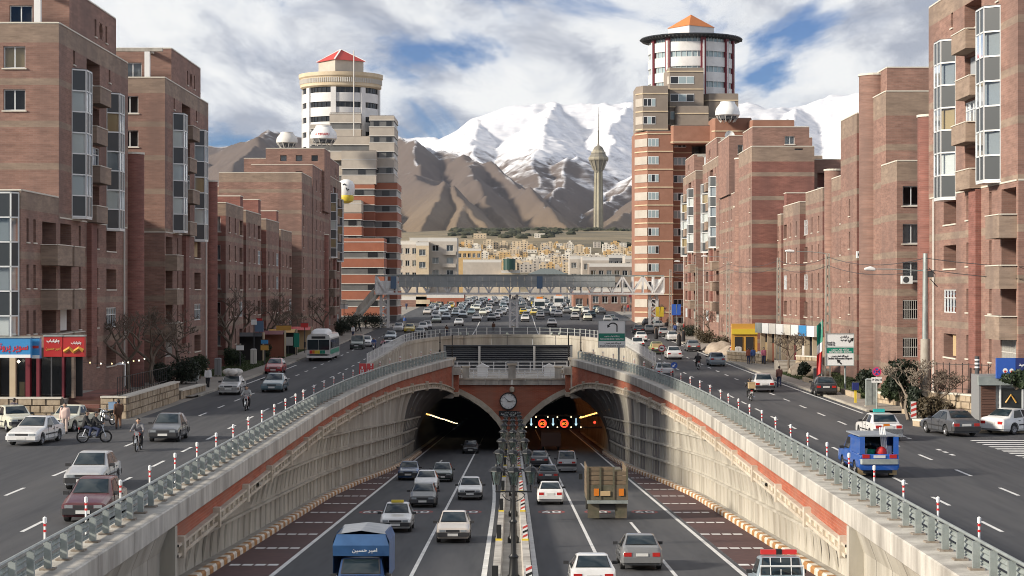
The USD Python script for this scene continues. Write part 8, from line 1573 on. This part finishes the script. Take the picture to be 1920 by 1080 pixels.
def cabinet(px,py,wpx,hpx,label,m='mid_grey',name='utility_cabinet',dx=0):
 Y=gY(py); k=F/Y; w,h=wpx/k,hpx/k; T=Thing(name,label,'cabinet',(X(px,Y),Y,zr(Y)+.13)); T.add('body',MB().box(-w/2,w/2,0,w*.7,.08,h),M[m]); T.add('plinth',MB().box(-w/2-.05,w/2+.05,-.05,w*.7+.05,0,.079),M['concrete'])
 T.add('lid',MB().raw([(-w/2-.03,-.04,h),(w/2+.03,-.04,h),(w/2+.03,w*.74,h),(-w/2-.03,w*.74,h),(-w*.3,.06,h+.1),(w*.3,.06,h+.1),(w*.3,w*.6,h+.1),(-w*.3,w*.6,h+.1)],[[0,1,5,4],[1,2,6,5],[2,3,7,6],[3,0,4,7],[4,5,6,7]]),M[m]); T.add('door_seam',MB().box(-.012,.012,-.012,-.002,.15,h-.08),M['dark_grey']); return T
cabinet(475,686,11,28,'pale grey slim utility cabinet on the left pavement near the red hatchback','off_white'); cabinet(544,664,13,22,'pale utility cabinet beside the green kiosk on the left','off_white'); cabinet(408,708,12,32,'blue-grey cabinet beside the couple on the left pavement','mid_grey')
cabinet(1635,766,21,50,'large grey pitched-top electrical cabinet beside the no stopping sign','galvanised'); cabinet(1531,729,10,34,'dark green tall cabinet behind the parked black hatchback','dark_grey'); cabinet(1385,674,11,20,'small grey stone marker beside the right pavement poles','off_white')
Y=gY(722); T=Thing('waste_skip','grey dented metal waste container at the left kerb by the hedge','skip',(X(358,Y),Y+.5,zr(Y)+.03)); T.add('bin',MB().raw([(a,b,c) for c,k in ((.25,.75),(1.15,1.0)) for a,b in ((-.65*k,-.5*k),(.65*k,-.5*k),(.65*k,.5*k),(-.65*k,.5*k))],[[i,(i+1) % 4,4+(i+1) % 4,4+i] for i in range(4)]+[[0,3,2,1]]),M['galvanised']); T.add('rim',MB().box(-.72,.72,-.55,-.5,1.12,1.2).box(-.72,.72,.5,.55,1.12,1.2),M['galvanised'],kind='stuff')
for sx in (-.45,.45):T.add('castor',MB().lathe([(0,-.05),(.1,-.05),(.1,.05),(0,.05)],(sx,-.35,.1),8,'x'),M['rubber'])
T=Thing('post_box','dark blue post box on a yellow post beside the right lawn','post box',(X(1604,138),138,.13)); T.add('post',MB().box(-.08,.08,-.06,.06,0,.95),M['yellow_paint']); T.add('box',MB().box(-.22,.22,-.16,.16,.951,1.45),M['shop_navy'])
T=Thing('flag','green white and red flag hanging beside the direction sign','flag',(X(1541,152),152,.2)); 
T.add('pole',MB().tube([(0,0,0),(0,0,5.6)],.04,6),M['galvanised'])
for k,(m,a,b_) in enumerate((('sign_green',3.9,5.5),('sign_white',3.2,3.9),('sign_red',1.6,3.2))):
 rows=[[(.05-.45*u,.10*math.sin(u*7+z),z-u*.4) for u in np.linspace(0,1,7)] for z in (a,(a+b_)/2,b_)]; T.add('cloth',loft(rows),M[m],smooth=True)
mat('pole_concrete',(.36,.33,.28),(.44,.41,.36),2.5,.85,c3=(.26,.23,.19),s3=.6)
def latpole(px,py0,py1,Y,label,w=.42,arm=None):
 x=X(px,Y); z0,z1=zr(Y)+.1,Z(py0,Y); T=Thing('concrete_pole',label,'utility pole',(x,Y,z0)); h=z1-z0
 for s in (-1,1):T.add('flange',MB().raw([(s*w*k+a,b,c) for c,k in ((0,.5),(h,.26)) for a,b in ((-.06,-.09),(.06,-.09),(.06,.09),(-.06,.09))],[[i,(i+1) % 4,4+(i+1) % 4,4+i] for i in range(4)]+[[4,5,6,7]]),M['pole_concrete'])
 n=int(h/.75)
 for i in range(n):zz=.3+i*h/n; k=w*(.5-.24*zz/h); T.add('rung',MB().box(-k,k,-.06,.06,zz,zz+.22),M['pole_concrete'])
 if arm:
  l,za=arm; A=T.add('lamp_arm',MB().tube([(0,0,za-.1),(-l*.5,0,za+.05),(-l,0,za+.1)],.03,5),M['galvanised']); T.add('lamp_head',marr(m3.Manifold.batch_hull([sph((-l-.25,0,za+.1),.11),sph((-l-.9,0,za+.12),.09),sph((-l-.6,0,za+.16),.1)])),M['white_paint'],A,smooth=40)
 return x,z1
wires=[]
Y=124; x=X(1735,Y); z0,z1=.1,Z(475,Y); T=Thing('steel_pole','tall galvanised steel pole with a lamp arm rising from the planting at the right','utility pole',(x,Y,z0))
T.add('lower_shaft',MB().tube([(0,0,0),(0,0,4.6),(0,0,4.9)],[.34,.30,.30],10),M['pole_concrete'],smooth=40); T.add('upper_shaft',MB().tube([(0,0,4.9),(0,0,z1-z0)],[.20,.15],10),M['galvanised'],smooth=40)
za=Z(505,Y)-z0; A=T.add('lamp_arm',MB().tube([(0,0,za-.1),(-1.6,0,za+.0),(-3.2,0,za+.02)],.03,5),M['galvanised']); T.add('lamp_head',marr(m3.Manifold.batch_hull([sph((-3.2,0,za),.10),sph((-3.75,0,za+.02),.09),sph((-3.45,0,za+.1),.1)])),M['white_paint'],A,smooth=40)
T.add('cable_box',MB().box(.15,.5,-.1,.1,za-.5,za-.1),M['dark_grey']); T.add('loose_cable',MB().tube([(.2,0,za+.1),(.6,-.1,za-.3),(.5,-.1,za-.9),(.75,-.1,za-1.1),(.3,0,za-.6)],.025,5),M['black_iron'])
wires.append((x,Y,z1))
for px,py0,Y,lb,arm in ((1552,475,165,'concrete lattice pole behind the direction sign',(2.6,11.0)),(1460,483,205,'concrete lattice pole at the right end of the shops',(0.1,12.3)),(1365,490,250,'concrete lattice pole by the rocky right verge',(2.4,11.6)),(1306,500,285,'concrete lattice pole beside the blue banner',(2.2,11.2)),(1257,505,318,'lattice pole just before the footbridge on the right',None)):
 wires.append((latpole(px,py0,0,Y,lb,arm=arm if arm and arm[0]>1 else None)[0],Y,Z(py0,Y)))
q=Thing('overhead_cables','black overhead cables strung between the right-hand poles','cables',(wires[0][0],wires[0][1],9))
wires=[(34.5,96,10.0)]+wires
for a,b in zip(wires[:-1],wires[1:]):
 for o in (.3,1.0):
  A,B_=np.array(a)-[0,0,o],np.array(b)-[0,0,o]; q.add('cable',MB().tube([A+(B_-A)*t-[0,0,1.1*4*t*(1-t)*.5] for t in np.linspace(0,1,9)],.022,4),M['black_iron'],W1)
for px,py,Y,lb in ((825,625,222,'black lamp post on the left stone pedestal'),(848,628,225,'second dark post just right of the left pedestal lamp'),(1089,625,222,'black lamp post on the right stone pedestal'),(1066,625,226,'thin dark post left of the right pedestal lamp')):
 x=X(px,Y); z0=1.0 if 'pedestal lamp' not in lb else -2.0; h=Z(py,Y)-z0; T=Thing('dark_post',lb,'post',(x,Y,z0)); T.add('shaft',MB().lathe([(.14,0),(.13,.2),(.07,.3),(.06,h*.95),(.09,h),(0,h+.06)],n=8),M['black_iron']); T.add('collar',MB().lathe([(.1,h*.5),(.12,h*.52),(.1,h*.54)],n=8),M['black_iron'])
for px,lb in ((870,'small twin globe lamp on the left of the pit wall'),(1042,'small twin globe lamp on the right of the pit wall'),(951,'small globe lamp at the middle of the pit')):
 x=X(px,262); T=Thing('globe_lamp',lb,'lamp',(x,262,-2.0)); hh=3.9; T.add('pole',MB().tube([(0,0,0),(0,0,hh)],.05,6),M['dark_grey']); T.add('arm',MB().bar((-.55,0,hh),(.55,0,hh),.05),M['dark_grey'])
 for s in ((-1,1) if 'twin' in lb else (0,)):T.add('globe',MB().lathe([(0,0),(.14,.08),(.18,.22),(.12,.36),(0,.4)],(s*.5,0,hh),10),M['lantern_milk'],smooth=True)
T=Thing('shop_row','row of small shops with white and blue box signs under the right brick block','shops',(30,205,.2)); Ysr=200.0
xs0,xs1=X(1432,215),X(1540,196)
p0,p1=np.array([X(1425,212),212.0]),np.array([X(1538,192),192.0]); d=(p1-p0)/np.linalg.norm(p1-p0); n_=np.array([-d[1],d[0]])*-1; Ls=np.linalg.norm(p1-p0)
n_=n_ if n_[1]<0 else -n_
def sp(u,o,z):q_=p0+d*u+n_*o; return (q_[0],q_[1],z)
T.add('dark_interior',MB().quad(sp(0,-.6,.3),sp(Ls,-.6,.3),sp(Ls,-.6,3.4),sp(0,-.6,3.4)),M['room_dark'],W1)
for i in range(9):
 u=i*Ls/8; T.add('pillar',MB().bar(sp(u,-.3,.3),sp(u,-.3,3.4),.35,.5),M['far_wall_cream'],W1)
 if i<8:
  T.add('display',MB().quad(sp(u+.3,-.5,.4),sp(u+Ls/8*.6,-.5,.4),sp(u+Ls/8*.6,-.5,2.4),sp(u+.3,-.5,2.4)),M[['curtain_warm','band_red','curtain_grey','brick_brown','maroon','curtain','room_dark','sign_blue2'][i]],W1)
  T.add('box_sign',MB().bar(sp(u+.15,.35,3.95),sp(u+Ls/8-.12,.35,3.95),.5,1.05),M[['galvanised','sign_white','off_white','sign_white','far_wall_white','sign_white','shop_blue','sign_white'][i]],W1)
T.add('floor',MB().quad(sp(-1,3,.28),sp(Ls+1,3,.28),sp(Ls+1,-1,.28),sp(-1,-1,.28)),M['pavement'],W1)
T=Thing('stone_steps','broad steps rising to the right shop row','steps',(X(1475,192),190,.1))
for k in range(7):T.add('step',MB().box(X(1459,190),X(1500,190),188+k*.35,188.4+k*.35 if k<6 else 193,.1,.2+k*.16),M['concrete' if k % 2 else 'pavement'],W1)
stonewall('pale rubble wall right of the shop steps',[(X(1492,187),187.0),(X(1540,183),183.0)],1.7,.1); stonewall('low rubble wall along the right verge below the yellow shop',[(X(1400,196),214.0),(X(1428,206),206.0)],1.3,.1)
T=Thing('street_shop','yellow shop front with dark openings at the right, before the clothes shop','shop',(X(1398,222),222,.2)); x0,x1=X(1372,222),X(1420,222); T.add('wall',MB().box(x0,x1,222,222.6,.1,Z(607,222)),M['gold'],W1)
for a in (.12,.55):T.add('opening',MB().box(x0+(x1-x0)*a,x0+(x1-x0)*(a+.3),221.93,221.99,.2,2.7),M['room_dark'],W1)
T.add('fascia',MB().box(x0,x1,221.8,222,3.0,3.6),M['yellow_paint'],W1)
stonewall('pale rubble stone wall behind the parked grey saloon on the right',[(X(1690,128),128.0),(X(1762,122),122.0),(X(1838,118),118.0)],1.75); stonewall('low stone planter below the no stopping sign',[(25.3,139.5),(X(1702,133),133.0)],.9); stonewall('low tan stone kerb wall at the foot of the steel pole',[(X(1715,116),116.5),(X(1756,114),114.5)],.45)
T=Thing('iron_fence','dark iron rail fence on the right stone wall','fence',(X(1790,121),121,1.75))
for i in range(12):x=X(1745,122.6)+i*.33; y=122.6-i*.28; T.add('bar',MB().box(x-.02,x+.02,y-.02,y+.02,1.75,3.6),M['black_iron'],W1)
for zz in (2.0,3.5):T.add('rail',MB().bar((X(1745,122.6),122.6,zz),(X(1745,122.6)+3.7,119.4,zz),.04),M['black_iron'],W1)
Yk=111.0; T=Thing('corner_shop','grey corner kiosk shop with a rolling shutter and glass door under a blue sign','shop',(X(1890,Yk),Yk,0)); x0,xm,x1=X(1838,Yk),X(1872,Yk),X(1935,Yk); zt_=Z(722,Yk)
T.add('wall',MB().box(x0,x1,Yk+.3,Yk+2.2,0,zt_+.55),M['mid_grey'],W1); T.add('header',MB().box(x0-.1,x1,Yk-.1,Yk+.3,zt_,zt_+.5),M['galvanised'],W1)
for k in range(16):T.add('shutter_slat',MB().box(x0+.1,xm-.1,Yk+.2-.03*(k % 2),Yk+.29,.3+k*(zt_-.35)/16,.3+(k+.9)*(zt_-.35)/16),M['dark_brown'],W1)
T.add('door_glass',MB().box(xm+.2,xm+1.35,Yk+.2,Yk+.25,.25,zt_-.2),M['side_glass'],W1); T.add('door_frame',MB().box(xm+.1,xm+.19,Yk+.15,Yk+.29,.2,zt_).box(xm+1.36,xm+1.45,Yk+.15,Yk+.29,.2,zt_),M['alu_white'],world=True,kind='stuff'); T.add('gold_emblem',MB().tube([(xm+.45,Yk+.17,zt_-1.0),(xm+.75,Yk+.17,zt_-.55),(xm+1.05,Yk+.17,zt_-1.0)],.05,4),M['gold'],W1)
T.add('green_panel',MB().box(xm+1.5,x1,Yk+.1,Yk+.28,.2,zt_),M['sign_green2'] if 'sign_green2' in M else plain('sign_green2',(.01,.09,.06),.5),W1); T.add('base',MB().box(x0-.2,x1,Yk-.3,Yk+.29,0,.22),M['stone_wall'],W1)
T=Thing('shop_sign','blue and navy picture sign above the grey corner kiosk on the right','shop sign',(X(1895,Yk),Yk-.3,Z(709,Yk))); h=(709-671)/F*Yk; a,c,b_=X(1866,Yk)-X(1895,Yk),X(1902,Yk)-X(1895,Yk),X(1960,Yk)-X(1895,Yk)
p=T.add('picture_panel',MB().box(a,c-.01,0,.2,0,h),M['sign_blue']); T.add('navy_panel',MB().box(c+.01,b_,0,.2,0,h),M['shop_navy'])
for i,(u,r) in enumerate(((.45,.14),(.78,.12))):T.add('round_motif',MB().lathe([(0,-.01),(r,-.01)],(a+(c-a)*u,0,h*.38),14,'y'),M['sign_white'],p); T.add('red_motif',MB().lathe([(0,-.02),(r*.5,-.02)],(a+(c-a)*u,0,h*.34),10,'y'),M['sign_red'],p)
letter(T,None,'tohid',c+.15,h*.55,-.01,.26,'sign_white',wmax=.8)
T=Thing('striped_post','black and white striped post behind the corner kiosk','post',(X(1832,113),113,0)); T.add('post',MB().tube([(0,0,0),(0,0,Z(668,113))],.13,8),M['dark_grey'])
for k in range(3):T.add('white_band',MB().lathe([(.14,Z(690-7*k,113)),(.14,Z(687-7*k,113))],n=8),M['white_paint'])
for px,py,Y,lb in ((1713,790,118.5,'red and white chevron marker beside the right planting'),(1423,690,208,'red and white chevron marker by the right verge wall'),(1371,672,225,'small red and white chevron marker farther up the right verge')):
 T=Thing('chevron_marker',lb,'marker',(X(px,Y),Y,zr(Y)+.1)); T.add('post',MB().box(-.04,.04,.03,.09,0,1.0),M['galvanised']); b=T.add('board',MB().box(-.16,.16,-.02,.02,.25,1.25),M['white_paint'])
 for k in range(3):T.add('stripe',MB().raw([(-.16,-.026,.3+k*.32),(.16,-.026,.42+k*.32),(.16,-.026,.58+k*.32),(-.16,-.026,.46+k*.32)],[[0,1,2],[0,2,3]]),M['marker_red'],b)
for px,py,Y,lb in ((1614,477,171.6,'white air conditioner box under a window left of the round brick pillar'),(1699,525,150.6,'white air conditioner box under a window right of the round brick pillar')):
 T=Thing('air_conditioner',lb,'air conditioner',(X(px,Y),Y,Z(py+7,Y))); T.add('case',MB().box(-.42,.42,-.4,0,0,.6),M['sign_white']); T.add('fan',MB().lathe([(0,-.41),(.22,-.41),(.24,-.405)],(-.08,0,.3),14,'y'),M['dark_grey'])
for px,py,w_,h_,Y,m,lb,nm in ((450,652,14,9,198,'sign_white','white board sign on a post before the left hedge','board_sign'),(496,641,13,7,205,'shop_blue','small pale blue shop board on the left pavement','board_sign'),(496,652,14,9,204.5,'gold','orange board below the small blue shop board','board_sign'),(486,601,11,8,214,'sign_red','red round-cornered shop sign high on the left','board_sign'),(532,615,28,9,226,'gold','long orange shop fascia along the left row','shop_fascia'),(571,610,14,8,236,'sign_red','red shop canopy sign behind the bus','shop_fascia'),(540,640,18,16,230,'off_white','white and green kiosk front behind the utility cabinets','kiosk'),(556,638,10,26,229,'sign_green','tall green kiosk side panel left of the bus','kiosk'),(486,612,16,20,213,'sign_blue2','blue-grey shop poster panel on the left row','shop_fascia'),(476,604,10,10,211,'sign_white','white oval shop sign on the left row','board_sign'),(645,575,14,8,330,'sign_white','white shop sign near the bridge stair on the left','board_sign'),(645,566,8,6,329,'far_wall_white','small lit sign above the white shop sign','board_sign'),(1147,615,0,0,0,'','','')):
 if not m:continue
 x,z=PX(px,py,Y); w,h=w_/F*Y,h_/F*Y; T=Thing(nm,lb,'shop sign',(x,Y,zr(Y)+.1)); zz=z-zr(Y)-.1
 T.add('panel',MB().box(-w/2,w/2,-.1,.1,zz-h/2,zz+h/2),M[m]); T.add('edge',MB().box(-w/2-.04,w/2+.04,-.06,.06,zz+h/2+.003,zz+h/2+.06),M['dark_grey'])
 T.add('support',MB().box(-.05,.05,.11,.2,0,zz),M['dark_grey'])
for i,(px,Y,wd,c) in enumerate(((470,213,2.6,'room_dark'),(506,222,3.2,'band_red'),(530,231,3.0,'room_dark'),(560,245,3.0,'curtain_warm'))):
 T=Thing('street_shop',['dark open shop front under the white oval sign','reddish shop front beside the blue poster panel','dark shop front under the orange fascia','tan shop front under the red canopy sign'][i],'shop',(X(px,Y),Y,.3)); T.add('opening',MB().box(-wd/2,wd/2,0,.2,0,2.7),M[c]); T.add('awning',MB().raw([(-wd/2,0,3.1),(wd/2,0,3.1),(wd/2,-1.2,2.7),(-wd/2,-1.2,2.7)],[[0,1,2,3]]),M[['dark_grey','maroon','gold','sign_red'][i]])
 for s in (-1,1):T.add('jamb',MB().box(*sorted((s*wd/2,s*(wd/2+.2))),-.1,.2,0,3.1),M['far_wall_cream'])
for px,py,Y,lb,c in ((1268,580,306,'blue banner hanging at the right before the footbridge','sign_blue'),(1237,584,340,'yellow parasol at the right end of the footbridge','yellow_paint')):
 x,z=PX(px,py,Y); T=Thing('banner',lb,'banner',(x,Y,zr(Y))); T.add('pole',MB().tube([(0,0,0),(0,0,z-zr(Y)+.8)],.04,5),M['galvanised']); T.add('cloth',loft([[(-.7*k+.0,.1*math.sin(3*u),z-zr(Y)+u) for k in (-1,-.3,.4,1)] for u in (-.9,0,.8)]),M[c])
# ---- planting
mat('bark',(.11,.085,.065),(.17,.135,.105),5,.9,stretch=(1,1,.3)); mat('bark_pale',(.19,.155,.12),(.26,.215,.17),5,.9)
def leafmat(n,c1,c2):
 MATS[n]=usdkit.material(stage,'/World/Looks/' +n,{'g':('geometry',{}),'r':('rgb_ramp',{'ramp':[(0,c1),(1,c2)]}),'p':('principled_bsdf',{'roughness':.6}),'t':('translucent_bsdf',{}),'m':('mix_closure',{'fac':.25})},
  [('g.random_per_island','r.fac'),('r.color','p.base_color'),('r.color','t.color'),('p.BSDF','m.closure1'),('t.BSDF','m.closure2')],surface='m.closure')
leafmat('leaf_dark',(.018,.028,.014),(.05,.065,.028)); leafmat('leaf_green',(.03,.05,.018),(.07,.10,.035)); leafmat('leaf_dry',(.09,.07,.04),(.16,.12,.07))
def leaves(r_,centers,rad,n,size,zs=.8):
 c=np.array(centers)[r_.randint(0,len(centers),n)]; d=r_.normal(size=(n,3)); d /= np.linalg.norm(d,axis=1,keepdims=True); p=c+d*(np.array(rad)*r_.uniform(.35,1,n)**.6)[:,None]*[1,1,zs]
 a=r_.normal(size=(n,3)); a /= np.linalg.norm(a,axis=1,keepdims=True); b=np.cross(a,d+.3*r_.normal(size=(n,3))); b /= np.linalg.norm(b,axis=1,keepdims=True)+1e-9; s=size*r_.uniform(.6,1.4,n)[:,None]
 v=np.stack([p-a*s,p+b*s*.5,p+a*s,p-b*s*.5],1).reshape(-1,3); k=np.arange(n)*4; return v,np.stack([k,k+1,k+2,k+3],1)
def shrub(x,y,z,w,h,label,m='leaf_dark',seed=0,n=2200,size=.11,group=None):
 r_=np.random.RandomState(seed); T=Thing('shrub',label,'shrub',(x,y,z),0,group); cs=[(r_.uniform(-.5,.5)*w*.6,r_.uniform(-.5,.5)*w*.6,h*r_.uniform(.25,.72)) for _ in range(9)]
 q=MB(); 
 for c in cs:q.tube([(0,0,0),(c[0]*.5,c[1]*.5,c[2]*.55),c],[.045,.03,.015],5)
 T.add('stems',q,M['bark']); v,f=leaves(r_,cs,w*.30,n,size,min(1.1,h/w)); v[:,2]=np.maximum(v[:,2],.03); T.add('foliage',MB().raw(v,f),M[m],kind='stuff')
def bare_tree(x,y,z,h,label,seed=0,m='bark',spread=.6,depth=6,group=None,leaf=None,r0=None):
 r_=random.Random(seed); segs=[]
 T=Thing('bare_tree',label,'tree',(x,y,z),0,group)
 def grow(p,d,L,r,k):
  q=p+d*L; mid_=(p+q)/2+np.array([r_.uniform(-1,1),r_.uniform(-1,1),0])*L*.08; segs.append((k,[p,mid_,q],[r,r*.85,r*.68]))
  if k>=depth:return
  for _ in range(r_.choice([2,3]) if k else 3):
   a=np.array([r_.gauss(0,1),r_.gauss(0,1),r_.gauss(.25,.5)]); a /= np.linalg.norm(a); nd=d*(1-spread)+a*spread+np.array([0,0,.15]); nd /= np.linalg.norm(nd); grow(p+d*L*r_.uniform(.72,1),nd,L*r_.uniform(.58,.8),r*.58,k+1)
 grow(np.zeros(3),np.array([r_.uniform(-.08,.08),r_.uniform(-.08,.08),1.0]),h*.30,r0 or h*.026,0)
 tk,br,tw=MB(),MB(),MB()
 for k,p,r in segs:(tk if k==0 else br if k<3 else tw).tube(p,np.maximum(r,.019),6 if k<3 else 4,cap=False)
 T.add('trunk',tk,M[m]); T.add('limbs',br,M[m]); T.add('twigs',tw,M[m],kind='stuff')
 if leaf:rr=np.random.RandomState(seed); ends=[p[2] for k,p,r in segs if k>=depth-1]; v,f=leaves(rr,ends,h*.07,leaf[1],leaf[2]); T.add('foliage',MB().raw(v,f),M[leaf[0]],kind='stuff')
 return T
def onp(px,py):Y=gY(py); return X(px,Y),Y,zr(Y)+.12
for i,(px,py,hp,lb,kw) in enumerate(((290,735,150,'bare tree with tangled branches before the second tall left building',{}),(245,742,150,'slender bare tree beside the round stair tower at left',dict(depth=5)),(338,722,120,'bare tree behind the dark hedge on the left',{}),(440,690,135,'tall bare street tree by the white board sign on the left',{}),(455,676,125,'bare branching tree on the left pavement behind the red hatchback',{}),(505,665,105,'bare tree with a hazy crown before the low left blocks',dict(spread=.7)),(530,660,92,'second hazy bare tree before the low left blocks',{}),(558,655,75,'bare tree left of the bus',{}),(610,640,80,'bare tree behind the bus',{}))):
 x,y,z=onp(px,py); bare_tree(x-.5,y+2,z,1.4*hp/F*y,lb,40+i,**kw)
for i,(px,py,hp,lb,m) in enumerate(((1755,812,150,'bare multi-stemmed tree in front of the right brick wall','bark'),(1703,800,165,'pale bare tree with bright branches beside the steel pole','bark_pale'),(1784,808,120,'low bare bush tree behind the parked grey saloon','bark'),(1240,610,46,'bare tree at the right end of the footbridge','bark'),(1213,605,44,'bare tree in front of the long brown wall building','bark'),(1330,640,60,'bare tree on the right verge near the lattice poles','bark'),(1480,700,80,'small bare tree above the right steps','bark'),(1530,640,90,'thin bare tree before the second low right block','bark'))):
 if py>780:Y=120.0+i*1.5; x,y,z=X(px,Y),Y,.1
 else:Y=gY(max(py,605)); x,y,z=X(px,Y),Y,zr(Y)+.1
 bare_tree(x,y,z,(.95 if py>780 else 1.3)*hp/F*y,lb,70+i,m,spread=.62,depth=6)
for i,(px,py,wp,hp,lb,m) in enumerate(((340,726,62,74,'large dark rounded hedge beside the waste container on the left','leaf_dark'),(308,728,50,45,'dark hedge left of the large rounded one','leaf_dark'),(375,716,40,50,'dark green hedge right of the large rounded one','leaf_green'),(160,735,34,60,'dark conifer shrub behind the left canopy lamp','leaf_dark'),(212,735,40,60,'dark evergreen behind the iron fence at left','leaf_dark'),(440,692,40,40,'green hedge behind the white board sign','leaf_green'),(490,676,34,30,'clipped green bush on the left verge','leaf_green'),(665,625,56,42,'large dark evergreen shrub at the foot of the bridge stair','leaf_dark'),(700,618,44,36,'dark evergreen shrub left of the white bridge pier','leaf_dark'),(640,632,34,34,'dark shrub on the left pavement before the banded tower','leaf_dark'))):
 x,y,z=onp(px,py); y += 2.5; shrub(x*y/(y-2.5),y,z,wp/F*y,hp/F*y,lb,m,100+i,2600)
for i,(px,Y,wp,hp,lb,m,z0) in enumerate(((1693,124,62,105,'large dark evergreen in front of the round brick pillar on the right','leaf_dark',.6),(1720,121,40,70,'dark evergreen shrub at the foot of the steel pole','leaf_dark',.2),(1668,132,36,60,'green shrub behind the grey electrical cabinet','leaf_green',.5),(1625,146,40,52,'shrub behind the right lawn beside the round brick pillar','leaf_dark',.3),(1745,119,44,52,'dry brown bush beside the steel pole','leaf_dry',.1),(1782,118.5,36,40,'dry tangled bush in front of the right stone wall','leaf_dry',.1),(1510,176,28,30,'dark shrub on the rocky slope below the shops','leaf_dark',.4),(1350,238,34,40,'dry brown shrub on the right verge slope','leaf_dry',.2),(1380,226,30,26,'dark shrub beside the small grey stone marker','leaf_dark',.2),(1400,232,18,46,'slim dark conifer before the yellow shop','leaf_dark',.2),(1295,300,40,36,'dark shrubbery beneath the blue banner','leaf_dark',.6),(1320,270,40,32,'reddish dry shrubbery along the right pavement','leaf_dry',.5),(1905,109,60,40,'leafy shrub at the right edge below the blue sign','leaf_green',2.6))):
 shrub(X(px,Y),Y,z0,wp/F*Y,hp/F*Y,lb,m,130+i,2600 if hp>50 else 1600,.12)
mat('rock',(.33,.27,.21),(.45,.38,.30),1.5,.9,c3=(.22,.17,.13),s3=.8)
for i,(px,Y,r_) in enumerate(((1352,236,1.5),(1372,230,1.3),(1338,243,1.1),(1390,225,.9),(1515,180,1.3),(1532,178,1.0),(1500,183,.9))):
 V=np.array(ic.vertices); V=V*[r_*1.3,r_,r_*.8]*(1+.5*(meshkit.fbm(V*1.6+i*3,3,i)[:,None]-.5)); single('boulder',MB().raw(V+[X(px,Y),Y,.1+r_*.3],ic.faces),M['rock'],['broad tan boulder, leftmost big one on the right verge slope','tan boulder right of the broad one on the verge slope','small tan boulder at the left end of the verge slope','smallest tan boulder near the grey stone marker','large pale boulder below the right shop row','pale boulder next to the direction sign below the shops','small pale boulder by the shop steps'][i],'boulder',smooth=40)
